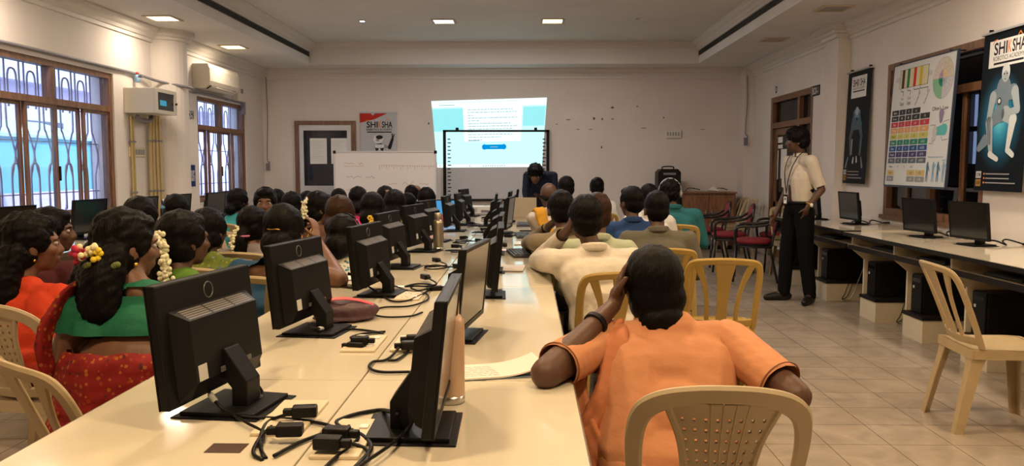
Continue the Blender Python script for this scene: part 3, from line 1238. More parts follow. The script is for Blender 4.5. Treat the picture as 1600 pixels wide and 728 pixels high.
def make_cpu():
    t = empty('computer_tower', (0, 0, 0), 0, 'x', 'computer')
    MB().bbox(-.18, .18, -.085, .085, 0, .30, .004, M_black).build('case', parent=t)
    f = MB().bbox(-.195, -.18, -.08, .08, .004, .296, .004, M_mon)
    f = f.build('front_panel', parent=t)
    MB().box(-.197, -.195, -.06, .06, .24, .27, M_blackg).build('drive_slot', parent=f)
    MB().box(-.199, -.195, .03, .05, .19, .21, M_lab).build('power_button', parent=f)
    return t


CPUL = ['black computer tower %s' % s for s in
        ('at the right frame edge, behind the empty beige chair', 'next to the backrest of the empty beige chair', 'under the near desk, left of the empty beige chair',
         'under the desk just beyond the end panel', 'under the far desk behind the standing man')]
cpu = make_cpu()
cs = [(5.50, 0), (6.36, 1), (7.18, 2), (8.30, 3), (9.38, 4)]
for i, (d, k) in enumerate(cs):
    c = cpu if i == 0 else copy_tree(cpu)
    place(c, (3.22, d - .13, .20), 0, CPUL[k], 'computer towers under the right desk')
c = copy_tree(cpu)
place(c, (3.22, 4.66 - .13, .20), 0, 'black computer tower at the right frame edge behind the chair legs', 'computer towers under the right desk')


def make_keyboard():
    t = empty('keyboard', (0, 0, 0), 0, 'x', 'keyboard')
    MB().bbox(-.07, .07, -.21, .21, 0, .018, .004, M_kb).build('case', parent=t)
    k = MB()
    for i in range(5):
        for j in range(14):
            k.box(-.055 + i * .022, -.037 + i * .022, -.195 + j * .028, -.172 + j * .028, .018, .023, M_kb)
    k.build('keys', parent=t)
    return t


kb = make_keyboard()
for i, (y, lb) in enumerate(((6.75, 'nearest the end panel'), (5.95, 'behind the backrest of the beige chair'), (5.05, 'at the right frame edge'), (8.0, 'under the far desk'))):
    k = kb if i == 0 else copy_tree(kb)
    place(k, (3.05, y, .63), 0, 'black keyboard on the right desk shelf, ' + lb, 'keyboards on the desk shelf')

RM_ = [(3.25, 5.93, 98, 'black monitor on the right wall desk under the robot poster, nearest the camera'),
       (3.22, 6.62, 98, 'black monitor on the right wall desk below the left part of the chart banner'),
       (3.20, 8.0, 93, 'black monitor on the right wall desk below the narrow dark poster'),
       (3.08, 8.75, 93, 'black monitor on the right wall desk beside the standing man')]
for (x, y, a, lb) in RM_:
    m = copy_tree(mon0)
    monitor_at(m, x, y, math.radians(a), ZD + (.01 if y > 7.2 else 0), lb, 'monitors along the right wall')

# ------------------------------------------------------------------ left wall desk
t = empty('computer_desk', (-3.8, 8, 0), 0, 'cream desk along the left wall under the barred windows', 'desk')
MB().box(-.65, .64, -4.6, 4.6, ZTB - .022, ZTB, M_lam).build('worktop', parent=t)
MB().box(.64, .655, -4.6, 4.6, ZTB - .03, ZTB - .001, M_edge).build('edge_band', parent=t)
for y in (-4.5, -3, -1.5, 0, 1.5, 3, 4.5):
    MB().box(-.6, .5, y - .01, y + .01, 0, ZTB - .022, M_lamv).build('divider', parent=t)
MB().box(.1, .12, -4.6, 4.6, .2, ZTB - .022, M_lamv).build('back_panel', parent=t)
LM = [(-3.45, 5.25, -97, 'black monitor on the left wall desk at the left frame edge'), (-3.56, 6.40, -96, 'black monitor on the left wall desk before the right sash of the big window'),
      (-3.40, 7.0, -93, 'black monitor on the left wall desk below the bundle of yellow pipes'), (-3.38, 7.65, -96, 'black monitor on the left wall desk below the round pillar'),
      (-3.26, 8.25, -94, 'black monitor on the left wall desk behind the steel bottle'), (-3.32, 8.85, -94, 'black monitor on the left wall desk below the far barred window')]
for (x, y, a, lb) in LM:
    m = copy_tree(mon0)
    monitor_at(m, x, y, math.radians(a), ZTB, lb, 'monitors along the left wall')
# ------------------------------------------------------------------ plastic chairs
M_yel = mat('yellow_chair_plastic', (0.42, 0.28, 0.07), 0.42, var=.18, vscale=7)
M_bei = mat('beige_chair_plastic', (0.50, 0.41, 0.27), 0.42, var=.14, vscale=8)
M_tan = mat('tan_chair_plastic', (0.42, 0.32, 0.18), 0.45, var=.14, vscale=8)


def back_pt(u, v):
    k = v - .43
    return Vector((u, -.195 - .36 * k - .15 * k * k + 1.0 * u * u, v))


def back_n(u, v):
    e = .01
    a = back_pt(u + e, v) - back_pt(u - e, v)
    b = back_pt(u, v + e) - back_pt(u, v - e)
    return a.cross(b).normalized()


def bar(mb, uv, w, th, m, n=6):
    P = smooth_path([(a[0], a[1], 0) for a in uv], n)
    pts = [back_pt(p.x, p.y) for p in P]
    nn = [back_n(p.x, p.y) for p in P]
    if isinstance(w, (list, tuple)):
        L = len(P)
        ws = []
        for i in range(L):
            t = i / (L - 1) * (len(w) - 1)
            k = min(int(t), len(w) - 2)
            ws.append(w[k] + (w[k + 1] - w[k]) * (t - k))
    else:
        ws = [w] * len(P)
    mb.ribbon(pts, ws, nn, th, m)


def make_chair(style, m):
    t = empty('plastic_chair', (0, 0, 0), 0, 'x', 'chair')
    s = MB()
    # dished seat with a rolled front edge
    nx, ny = 10, 10
    top, bot = [], []
    for j in range(ny + 1):
        for i in range(nx + 1):
            u, v = -1 + 2 * i / nx, -1 + 2 * j / ny
            hw = .205 + .012 * v
            x = hw * u
            y = .005 + .215 * v
            z = .435 - .014 * (1 - u * u) * (1 - v * v) - .02 * max(0, v - .6) ** 1.5
            top.append((x, y, z))
            bot.append((x, y, z - .008))
    W = nx + 1
    fs = []
    for j in range(ny):
        for i in range(nx):
            a = j * W + i
            fs.append((a, a + 1, a + W + 1, a + W))
    s.add(top, fs, m, True)
    s.add(bot, [f[::-1] for f in fs], m, True)
    for (x0, x1, y0, y1) in ((-.205, -.19, -.2, .21), (.19, .205, -.2, .21), (-.2, .2, .205, .22), (-.2, .2, -.215, -.2)):
        s.box(x0, x1, y0, y1, .385, .433, m)
    s.build('seat', parent=t)
    b = MB()
    if style == 'slat':
        fr = [(-.196, .44), (-.203, .60), (-.207, .74), (-.198, .80), (-.17, .826), (-.09, .838), (0, .842), (.09, .838), (.17, .826), (.198, .80), (.207, .74), (.203, .60), (.196, .44)]
        bar(b, fr, .042, .018, m)
        bar(b, [(-.19, .475), (0, .468), (.19, .475)], .05, .014, m)
        bar(b, [(0, .47), (0, .60), (0, .72), (0, .835)], [.065, .062, .08, .125], .010, m)
        for sg in (-1, 1):
            bar(b, [(sg * .085, .475), (sg * .088, .58), (sg * .108, .70), (sg * .155, .825)], [.028, .028, .030, .05], .012, m)
    else:
        fr = [(-.196, .44), (-.212, .58), (-.216, .70), (-.198, .775), (-.15, .815), (-.08, .836), (0, .842), (.08, .836), (.15, .815), (.198, .775), (.216, .70), (.212, .58), (.196, .44)]
        bar(b, fr, [.045, .045, .05, .055, .058, .056, .055, .056, .058, .055, .05, .045, .045], .018, m)
        bar(b, [(-.19, .475), (0, .468), (.19, .475)], .05, .014, m)
        for sg in (-1, 1):
            bar(b, [(sg * .075, .475), (sg * .082, .58), (sg * .10, .70), (sg * .138, .80)], .022, .016, m)
        # perforated centre panel
        rows, cols = 33, 33
        V = {}
        fsf, fsb = [], []

        def vid(i, j):
            if (i, j) not in V:
                v = .478 + (.815 - .478) * j / rows
                hw = .075 + .055 * ((v - .478) / .33) ** 1.7
                u = hw * (-1 + 2 * i / cols)
                V[(i, j)] = (len(V), back_pt(u, v), back_n(u, v))
            return V[(i, j)][0]
        for j in range(rows):
            for i in range(cols):
                if i % 4 == 2 and j % 3 == 1 and 2 <= j <= 30:
                    continue
                fsf.append((vid(i, j), vid(i + 1, j), vid(i + 1, j + 1), vid(i, j + 1)))
        L = sorted(V.values(), key=lambda q: q[0])
        b.add([q[1] + q[2] * .003 for q in L], fsf, m, True)
        b.add([q[1] - q[2] * .003 for q in L], [f[::-1] for f in fsf], m, True)
        for i in (12, 16, 20, 24) if cols == 33 else ():
            u0 = -1 + 2 * i / cols
            uv = []
            for j in range(0, rows + 1, 3):
                v = .478 + (.815 - .478) * j / rows
                hw = .075 + .055 * ((v - .478) / .33) ** 1.7
                uv.append((hw * u0, v))
            bar(b, uv, .003, .010, m, 2)
    b.build('backrest', parent=t)
    # four L-section legs
    for sx in (-1, 1):
        for sy in (-1, 1):
            g = MB()
            stations = [(.435, .195, .20 if sy > 0 else .205, .09), (.34, .198, .203 if sy > 0 else .215, .06), (.2, .205, .213 if sy > 0 else .245, .052), (0, .216, .232 if sy > 0 else .285, .044)]
            vs = []
            for z, x, y, w in stations:
                X, Y = sx * x, sy * y
                th = .007
                for (a, c) in ((0, 0), (-w, 0), (-w, -th), (-th, -th), (-th, -w), (0, -w)):
                    vs.append((X + sx * a, Y + sy * c, z))
            fs = []
            for i in range(3):
                for k in range(6):
                    k2 = (k + 1) % 6
                    fs.append((i * 6 + k, i * 6 + k2, i * 6 + 6 + k2, i * 6 + 6 + k))
            fs += [tuple(range(6)), tuple(18 + k for k in range(6))]
            g.add(vs, fs, m)
            g.build('leg', parent=t)
    return t


chairA = make_chair('slat', M_yel)
chairB = make_chair('perf', M_bei)
chairC = make_chair('slat', M_tan)
_used = {}


def put_chair(proto, x, y, rz_deg, label, group=None, tilt=0):
    k = proto.name
    c = proto if k not in _used else copy_tree(proto)
    _used[k] = 1
    place(c, (x, y, 0), math.radians(rz_deg), label, group)
    c.scale = (.93, .97, .965 if proto is chairB else .985)
    return c


G_CH = 'plastic chairs around the room'
put_chair(chairB, .48, 2.155, -4, 'beige plastic chair with perforated back under the person in the peach top', G_CH)
put_chair(chairA, 1.095, 4.62, -6, 'empty yellow plastic chair with open slat back in the middle of the aisle', G_CH)
put_chair(chairC, 2.42, 4.12, -94, 'empty beige plastic chair turned to the right wall desk', G_CH)
put_chair(chairC, -1.10, 2.24, -39, 'empty tan plastic chair with slat back at the lower left frame corner', G_CH)
put_chair(chairC, 3.15, 12.35, 100, 'beige plastic chair against the right wall behind the red chairs, nearer one', G_CH)
put_chair(chairC, 3.15, 12.85, 95, 'beige plastic chair against the right wall in the back corner', G_CH)
put_chair(chairC, 3.20, 9.69, 178, 'beige plastic chair behind the standing man, mostly hidden', G_CH)

# ------------------------------------------------------------------ red cushioned armchairs
M_red = mat('red_upholstery', (0.22, 0.012, 0.02), 0.75, bump=.2, bscale=200)
M_tubeb = mat('black_tube', (0.012, 0.012, 0.014), 0.25)


def make_armchair():
    t = empty('cushioned_armchair', (0, 0, 0), 0, 'x', 'chair')
    s = MB()
    prof = [(0, .43), (.16, .43), (.205, .44), (.22, .46), (.215, .485), (.17, .50), (0, .505)]
    s.lathe(prof, (0, .02, 0), 28, M_red)
    s.build('seat', parent=t)
    MB().lathe([(0, .41), (.20, .41), (.215, .425), (.21, .44), (0, .44)], (0, .02, 0), 28, M_black).build('seat_base', parent=t)
    b = MB()
    Mx = Matrix.Translation((0, -.235, .70)) @ Matrix.Rotation(math.radians(12), 4, 'X')
    b.ball((0, 0, 0), (.17, .028, .15), 24, 12, M_red, Mx)
    b.build('back_cushion', parent=t)
    r = MB()
    ring = [Mx @ Vector((.185 * math.cos(a), -.01, .165 * math.sin(a))) for a in [2 * PI * i / 28 for i in range(28)]]
    r.tube(ring, .016, 8, M_tubeb, closed=True)
    for sg in (-1, 1):
        r.tube(smooth_path([(sg * .13, -.215, .58), (sg * .14, -.20, .50), (sg * .15, -.19, .42)]), .013, 8, M_tubeb)
    r.build('back_frame', parent=t)
    for sg in (-1, 1):
        a = MB()
        a.tube(smooth_path([(sg * .17, -.24, .74), (sg * .235, -.15, .68), (sg * .255, .0, .655), (sg * .255, .14, .65), (sg * .25, .21, .62), (sg * .245, .22, .52), (sg * .24, .21, .42)]), [.017] * 49, 8, M_tubeb)
        a.build('armrest', parent=t)
        MB().tube([(sg * .24, .21, .42), (sg * .235, .235, 0)], .014, 8, M_tubeb).build('leg', parent=t)
        MB().tube(smooth_path([(sg * .20, -.17, .43), (sg * .225, -.20, .25), (sg * .235, -.26, 0)]), .014, 8, M_tubeb).build('leg', parent=t)
    f = MB()
    f.tube([(-.24, .21, .41), (.24, .21, .41)], .012, 8, M_tubeb).tube([(-.21, -.18, .41), (.21, -.18, .41)], .012, 8, M_tubeb)
    for sg in (-1, 1):
        f.tube([(sg * .24, .21, .41), (sg * .21, -.18, .41)], .012, 8, M_tubeb)
    f.build('seat_frame', parent=t)
    return t


arm = make_armchair()
for i, (x, y, a, lb) in enumerate([(2.52, 11.15, 84, 'red cushioned black armchair before the wooden cabinet, farthest of its row'),
                                   (2.62, 10.35, 82, 'red cushioned black armchair, second of its row from the cabinet'),
                                   (2.68, 9.45, 74, 'red cushioned black armchair nearest the camera, beside the standing man'),
                                   (3.24, 10.36, 88, 'red cushioned black armchair pushed behind the others against the right wall')]):
    c = arm if i == 0 else copy_tree(arm)
    place(c, (x, y, 0), math.radians(a), lb, 'red cushioned armchairs')
# ------------------------------------------------------------------ people
M_hair = mat_hair()
M_hairb = mat_hair('brown_black_hair', (0.03, 0.014, 0.008), .4)
SKIN = {'d': (0.085, 0.038, 0.021), 'm': (0.145, 0.068, 0.038), 'l': (0.20, 0.10, 0.058), 'k': (0.045, 0.021, 0.014)}


def skin(k):
    return mat('skin_' + {'d': 'dark', 'm': 'medium', 'l': 'light', 'k': 'deep'}[k], SKIN[k], 0.5, spec=0.4, var=.08, vscale=20)


def cloth(c, name=None, rough=.8):
    nm = name or 'cloth_%02d_%02d_%02d' % tuple(int(x * 99) for x in c)
    return mat(nm, c, rough, spec=.2, bump=.15, bscale=60)


M_eye = mat('eye_white', (0.34, 0.31, 0.28), 0.4)
M_iris = mat('iris', (0.01, 0.006, 0.005), 0.15)
M_flw = mat('jasmine_white', (0.72, 0.70, 0.50), 0.7)
M_gold = mat('gold', (0.6, 0.36, 0.08), 0.3, 1.0)


class PB:
    """gathers closed primitives, then fuses them into one smooth skin"""

    def __init__(s):
        s.p = []

    def ell(s, c, r, M=None, seg=16, rings=10):
        if not isinstance(r, (tuple, list)):
            r = (r, r, r)
        v, f = sphere_np(seg, rings)
        a = np.array(v) * np.array(r) + np.array(tuple(c))
        if M is not None:
            m = np.array(M)
            a = a @ m[:3, :3].T + m[:3, 3]
        s.p.append((a, f))
        return s

    def cap(s, a, b, ra, rb, M=None, seg=12, flat=None):
        """tapered capsule from a to b"""
        a, b = Vector(a), Vector(b)
        if M is not None:
            a, b = M @ a, M @ b
        d = b - a
        L = d.length
        if L < 1e-6:
            return s
        R = d.to_track_quat('Z', 'Y').to_matrix()
        prof = [(0.0001, -ra)]
        for t in (60, 30):
            prof.append((ra * math.cos(math.radians(t)), -ra * math.sin(math.radians(t))))
        prof += [(ra, 0), (rb, L)]
        for t in (30, 60):
            prof.append((rb * math.cos(math.radians(t)), L + rb * math.sin(math.radians(t))))
        prof.append((0.0001, L + rb))
        vs = []
        for r, z in prof:
            for k in range(seg):
                an = 2 * PI * k / seg
                vs.append(tuple(a + R @ Vector((r * math.cos(an), r * math.sin(an), z))))
        fs = []
        for i in range(len(prof) - 1):
            for k in range(seg):
                k2 = (k + 1) % seg
                fs.append((i * seg + k, i * seg + k2, (i + 1) * seg + k2, (i + 1) * seg + k))
        fs.append(tuple(range(seg))[::-1])
        fs.append(tuple((len(prof) - 1) * seg + k for k in range(seg)))
        s.p.append((np.array(vs), fs))
        return s

    def chain(s, pts, rs, M=None):
        for i in range(len(pts) - 1):
            s.cap(pts[i], pts[i + 1], rs[i], rs[i + 1], M)
        return s

    def raw(s):
        vs, fs, n = [], [], 0
        for a, f in s.p:
            vs.append(a)
            fs += [tuple(n + i for i in q) for q in f]
            n += len(a)
        return np.concatenate(vs), fs

    def fuse(s, name, m, parent, voxel=.009, smooth=3, cuts=(), noise=0, nscale=12.0, folds=None):
        vs, fs = s.raw()
        me = bpy.data.meshes.new(name)
        me.from_pydata(vs.tolist(), [], fs)
        o = bpy.data.objects.new(name, me)
        COL.objects.link(o)
        r = o.modifiers.new('r', 'REMESH')
        r.mode = 'VOXEL'
        r.voxel_size = voxel
        if smooth:
            q = o.modifiers.new('s', 'SMOOTH')
            q.iterations = smooth
            q.factor = .6
        bpy.context.view_layer.update()
        dg = bpy.context.evaluated_depsgraph_get()
        nm = bpy.data.meshes.new_from_object(o.evaluated_get(dg))
        bpy.data.objects.remove(o)
        bpy.data.meshes.remove(me)
        nm.name = name
        if cuts:
            bm = bmesh.new()
            bm.from_mesh(nm)
            for (p, n, rad) in cuts:
                p, n = Vector(p), Vector(n).normalized()
                fc = [f for f in bm.faces if (f.calc_center_median() - p).length < rad]
                ge = set(fc)
                for f in fc:
                    ge.update(f.edges)
                    ge.update(f.verts)
                bmesh.ops.bisect_plane(bm, geom=list(ge), plane_co=p, plane_no=n, dist=1e-5)
                kill = [f for f in bm.faces if (f.calc_center_median() - p).length < rad and (f.calc_center_median() - p).dot(n) > 0]
                bmesh.ops.delete(bm, geom=kill, context='FACES')
            bm.to_mesh(nm)
            bm.free()
        if noise or folds:
            k = len(nm.vertices)
            co = np.empty(k * 3)
            nm.vertices.foreach_get('co', co)
            co = co.reshape(-1, 3)
            no = np.empty(k * 3)
            nm.vertices.foreach_get('normal', no)
            no = no.reshape(-1, 3)
            d = np.zeros(k)
            if noise:
                rs = np.random.RandomState(3)
                for i in range(10):
                    w = rs.normal(size=3) * nscale * (1 + .35 * i)
                    d += np.sin(co @ w + rs.rand() * 6.28) / (1 + .35 * i)
                d *= noise / 2.5
            if folds:
                d = d + folds(co)
            co = co + no * d[:, None]
            nm.vertices.foreach_set('co', co.ravel())
        nm.materials.clear()
        nm.materials.append(m)
        nm.polygons.foreach_set('use_smooth', [True] * len(nm.polygons))
        nm.update()
        ob = bpy.data.objects.new(name, nm)
        COL.objects.link(ob)
        if parent:
            ob.parent = parent
        return ob


def headM(c, yaw=0, pitch=0, roll=0, s=1.0):
    return Matrix.Translation(Vector(c)) @ Matrix.Rotation(math.radians(yaw), 4, 'Z') @ Matrix.Rotation(math.radians(roll), 4, 'Y') @ Matrix.Rotation(math.radians(pitch), 4, 'X') @ Matrix.Scale(s, 4)


def head_prims(b, M, beard=False):
    b.ell((0, -.012, .022), (.073, .092, .088), M)
    b.ell((0, .022, -.028), (.058, .064, .078), M)
    b.ell((0, .048, -.082), (.030, .028, .024), M)
    b.ell((0, .02, -.065), (.052, .05, .038), M)
    b.ell((0, .074, .020), (.050, .014, .012), M)       # brow
    for s in (-1, 1):
        b.ell((s * .038, .055, -.022), (.022, .022, .022), M)   # cheek
        b.ell((s * .074, -.008, -.018), (.010, .020, .031), M)  # ear
    b.cap((0, .082, .008), (0, .099, -.030), .0085, .012, M, 8)  # nose
    for s in (-1, 1):
        b.ell((s * .012, .088, -.034), (.009, .010, .008), M)
    b.ell((0, .080, -.056), (.024, .012, .0065), M)
    b.ell((0, .078, -.067), (.020, .012, .0075), M)


def eyes(parent, M, name='eye', lids=True):
    for s in (-1, 1):
        e = MB()
        e.ball((s * .030, .070, .002), (.0135, .0115, .0095), 10, 8, M_eye, M)
        e.ball((s * .030, .0785, .002), (.0055, .0042, .0055), 8, 6, M_iris, M)
        e.build('eye', parent=parent)
        w = MB()
        w.tube([M @ Vector((s * (.016 + .010 * i), .0865 - .0035 * i * i / 2, .0185 + .004 * math.sin(i * 1.2))) for i in range(4)], [.002, .0032, .003, .0015], 6, M_hair)
        w.build('eyebrow', parent=parent)


def hand(b, wrist, d, n, side, s=1.0, curl=.5, spread=1.0):
    """palm + five fingers. d: direction of the hand, n: palm normal (the way the palm faces), side +1 right hand / -1 left hand"""
    d = Vector(d).normalized()
    n = Vector(n)
    n = (n - d * n.dot(d)).normalized()
    a = d.cross(n) * side      # towards the thumb side
    w = Vector(wrist)
    b.cap(w, w + d * .035 * s, .021 * s, .024 * s, None, 10)
    for k in (-1.15, -.4, .4, 1.15):
        p0 = w + d * .02 * s + a * k * .012 * s
        p1 = w + d * .082 * s + a * k * .019 * s
        b.cap(p0, p1, .0135 * s, .0115 * s, None, 8)
    L = [.060, .072, .078, .070]
    for i, k in enumerate((-1.15, -.4, .4, 1.15)):
        p = w + d * .085 * s + a * k * .0195 * s * spread
        dd = (d + a * k * .06 * spread).normalized()
        ang = curl * .5
        for j, f in enumerate((.45, .32, .23)):
            v = (dd * math.cos(ang) + n * math.sin(ang))
            q = p + v * L[i] * f * s
            b.cap(p, q, (.0092 - .0008 * j) * s, (.0086 - .001 * j) * s, None, 8)
            p = q
            ang += curl * .75
    p = w + d * .022 * s + a * .020 * s
    q = p + (d * .55 + a * .75 + n * .25).normalized() * .038 * s
    r = q + (d * .85 + a * .35 + n * .35).normalized() * .030 * s
    b.cap(p, q, .0135 * s, .0105 * s, None, 8)
    b.cap(q, r, .0105 * s, .0085 * s, None, 8)


def hp(t, M, dx, dy, dz):
    """point near the head given by a world-direction offset from the head's centre, in the person's own frame"""
    return M.translation + Matrix.Rotation(-t.rotation_euler.z, 3, 'Z') @ Vector((dx, dy, dz))


def jasmine(parent, pts, n=46, r=.014, seed=1, name='jasmine_string', m=None, spread=.016):
    rs = np.random.RandomState(seed)
    P = smooth_path(pts, 6)
    g = MB()
    for i in range(n):
        p = P[int(rs.rand() * (len(P) - 1))] + Vector(rs.normal(size=3)) * spread * .6
        k = r * (.45 + .4 * rs.rand())
        g.ball(p, (k, k * .8, k), 7, 5, m or M_flw)
    g.build(name, parent=parent)


def hair_style(kind, M, parent, voxel, m, extra=None):
    """hair as one closed mass on the skull, open to the face"""
    b = PB()
    vx = max(voxel * .8, .006)
    nz = .0015
    if kind in ('short', 'crop', 'receding'):
        b.ell((0, -.020, .034), (.081, .095, .090), M)
        b.ell((0, -.050, -.015), (.074, .062, .070), M)
        b.ell((0, .035, .078), (.058, .050, .034), M) if kind != 'receding' else None
        for s in (-1, 1):
            b.ell((s * .068, .010, .02), (.014, .028, .045), M)
        nz = .0022
    elif kind == 'curly':
        b.ell((0, -.012, .050), (.098, .108, .092), M)
        b.ell((0, -.050, -.005), (.088, .072, .078), M)
        b.ell((0, .050, .085), (.070, .052, .040), M)
        for s in (-1, 1):
            b.ell((s * .078, .005, .03), (.020, .045, .05), M)
        nz = .007
    elif kind == 'bald':
        for s in (-1, 1):
            b.cap((s * .070, .0, -.005), (s * .045, -.082, -.03), .018, .020, M)
        b.cap((-.045, -.082, -.03), (.045, -.082, -.03), .020, .020, M)
    else:   # long hair drawn back over the ears
        b.ell((0, -.020, .034), (.086, .100, .094), M)
        b.ell((0, -.045, -.020), (.083, .070, .085), M)
        b.ell((0, .030, .075), (.062, .052, .036), M)
        for s in (-1, 1):
            b.ell((s * .070, .004, .018), (.016, .050, .050), M)
            b.ell((s * .068, -.030, -.045), (.018, .040, .040), M)
        nz = .0028
        if kind == 'bun':
            b.ell((0, -.105, -.070), (.062, .048, .052), M)
        elif kind == 'bignest':
            b.ell((0, -.085, -.060), (.078, .060, .070), M)
        elif kind == 'pony':
            pts = [(0, -.095, -.03), (0, -.125, -.09), (0, -.12, -.18), (0, -.11, -.28), (0, -.10, -.36)]
            b.chain(pts, [.040, .044, .045, .038, .018], M)
        elif kind == 'braid':
            for i in range(9):
                z = -.04 - .045 * i
                b.ell(((-1) ** i * .008, -.105 - .012 * math.sin(i * .6), z), (.030 - .0012 * i, .024, .034), M)
        elif kind == 'loose':
            for x in (-.06, -.03, 0, .03, .06):
                b.chain([(x, -.075, -.02), (x * 1.25, -.105, -.12), (x * 1.3, -.10, -.24), (x * 1.1, -.10, -.33)], [.045, .046, .040, .022], M)
            nz = .003
        elif kind == 'mane':    # very thick loose tail
            for x in (-.045, 0, .045):
                b.chain([(x + .01, -.07, -.03), (x + .02, -.10, -.11), (x * 1.2 + .02, -.10, -.19), (x * 1.1 + .015, -.095, -.265)], [.055, .062, .058, .032], M)
            nz = .005
    if extra:
        extra(b, M)
    return b.fuse('hair', m, parent, vx, 3, noise=nz, nscale=60)


def arm_pts(side, sh, spec, z0=0):
    """default elbow and wrist for a named gesture"""
    s = side
    if spec == 'lap':
        return (s * (sh + .07), .06, .66), (s * .12, .34, .60)
    if spec == 'table':
        return (s * (sh + .10), .20, .79), (s * .16, .44, .80)
    if spec == 'down':
        return (s * (sh + .08), -.02, .66), (s * (sh + .06), .22, .56)
    if spec == 'cheek':
        return (s * (sh + .06), .26, .80), (s * .10, .16, 1.02)
    return spec


def person(name, x, y, rz, label, z=0, top=(.3, .1, .1), topmat=None, sleeve=.75, bottom=(.05, .05, .06), botmat=None, sk='d', hair='bun', hm=None,
           lean=.06, yaw=0, pitch=0, roll=0, arms=('lap', 'lap'), sh=.16, fat=1.0, s=1.0, voxel=.011, skirt=True, collar=False, open_back=0, face=False,
           drape=None, hx=0, shoulder_z=.93, head_dz=0, group=None, hs=1.0, legs=True, gest=None, side=0.0, hem=0):
    t = empty('person', (x, y, z), math.radians(rz), label, 'person', group)
    t.scale = (s, s, s)
    L = lean
    sz = shoulder_z
    hc = Vector((hx + side, L + .045 + .02 * hs, sz + .165 * hs + head_dz))
    ts = (sz - .54) / .39
    M = headM(hc, yaw, pitch, roll, hs)
    spine = [Vector((0, 0, .54)), Vector((.25 * side, .22 * L, .54 + .13 * ts)), Vector((.68 * side, .65 * L, .54 + .265 * ts)), Vector((side, L, sz - .03))]
    A = []
    for i, sd in enumerate((-1, 1)):
        sp = arms[i]
        e, w = arm_pts(sd, sh, sp)
        shp = Vector((sd * sh + side, L + .0, sz - .03))
        A.append((shp, Vector(e), Vector(w)))
    # body
    b = PB()
    head_prims(b, M)
    nb = Vector((side, L, sz + .01))
    b.cap(nb, M @ Vector((0, -.018, -.05)), .045, .048)
    b.cap((side - sh + .03, L, sz - .03), (side + sh - .03, L + .004, sz - .035), .040, .040)
    b.ell(spine[2] + Vector((0, .012, -.015)), (.120 * fat, .078, .11 * ts)).ell(spine[1], (.120 * fat, .082, .11)).ell(spine[0], (.15 * fat, .11, .10))
    if hem:
        b.ell((spine[1] + spine[2]) / 2, (.150 * fat, .112, .10)).ell(spine[1], (.158 * fat, .122, .08))
    for i, sd in enumerate((-1, 1)):
        p, e, w = A[i]
        k = .9 + .1 * fat
        b.cap(p, e, .044 * k * fat, .037 * fat).cap(e, w, .037 * fat, .024)
        d = (w - e).normalized()
        g = (gest[i] if gest else None) or {}
        nn = g.get('n', Vector((-sd * .3, .1, -1)))
        hand(b, w + d * .008, g.get('d', d + Vector((0, 0, -.1))), nn, sd, 1.0, g.get('curl', .5))
    if legs:
        for sd in (-1, 1):
            b.cap((sd * .085, .02, .52), (sd * .11, .42, .50), .070, .052).cap((sd * .11, .42, .50), (sd * .11, .40, .10), .050, .036)
            b.cap((sd * .11, .39, .045), (sd * .12, .54, .03), .034, .026)
    body = b.fuse('body', skin(sk), t, voxel, 2)
    if hair:
        hair_style(hair, M, t, voxel, hm or M_hair)
    if face:
        eyes(t, M)
    # top
    c = PB()
    tf = fat
    c.cap((side - sh + .035, L, sz - .03), (side + sh - .035, L, sz - .03), .062, .062)
    c.cap((side - .035, L, sz + .002), (side + .035, L, sz + .002), .062, .062)
    for s_ in (-1, 1):      # one full back from the shoulders down to the hips
        a0 = spine[3] + Vector((s_ * (sh - .075), -.005, -.05))
        a1 = spine[2] + Vector((s_ * (.168 * tf - .095), 0, 0))
        a2 = spine[1] + Vector((s_ * (.160 * tf - .10), 0, 0))
        a3 = spine[0] + Vector((s_ * (.180 * tf - .11), 0, 0))
        c.chain([a0, a1, a2, a3], [.082, .105, .108, .118])
    c.ell(spine[2] + Vector((0, .01, .0)), (.165 * tf, .118, .13 * ts)).ell(spine[1], (.155 * tf, .115, .12)).ell(spine[0] + Vector((0, 0, .01)), (.178 * tf, .14, .10))
    cuts = []
    for i, sd in enumerate((-1, 1)):
        p, e, w = A[i]
        if sleeve > 0:
            if sleeve <= 1:
                q = p.lerp(e, sleeve)
                c.cap(p, p.lerp(e, min(1, sleeve + .06)), .060 * (.5 + .5 * fat), .053 * fat)
                cuts.append((q, (e - p), .10))
            else:
                q = e.lerp(w, sleeve - 1)
                c.cap(p, e, .060 * (.5 + .5 * fat), .050 * fat).cap(e, e.lerp(w, min(1, sleeve - .95)), .050 * fat, .036 if sleeve > 1.6 else .045)
                cuts.append((q, (w - e), .058))
        else:
            pass
    if hem:
        cuts.append((Vector((0, 0, hem)), (0, 0, -1), .34))
    if open_back:
        cuts.append((Vector((side, L - .11, sz + .05 - open_back)), (0, -.25, 1), open_back + .035))
    tm = topmat or cloth(top)
    c.fuse('shirt' if collar else 'blouse', tm, t, voxel, 3, cuts=cuts, noise=.0035, nscale=16)
    if collar:
        cb = PB()
        ring = [Vector((side + .058 * math.cos(a), L + .056 * math.sin(a) - .006, sz + .045 + .012 * (-math.sin(a)))) for a in [2 * PI * i / 16 for i in range(17)] if not (PI * .44 < a < PI * .56)]
        for i in range(len(ring) - 1):
            if (ring[i] - ring[i + 1]).length < .05:
                cb.cap(ring[i], ring[i + 1], .013, .013)
                cb.cap(ring[i] + Vector((0, 0, -.018)) * 1, ring[i + 1] + Vector((0, 0, -.018)), .015, .015)
        cb.fuse('collar', tm, t, .007, 2)
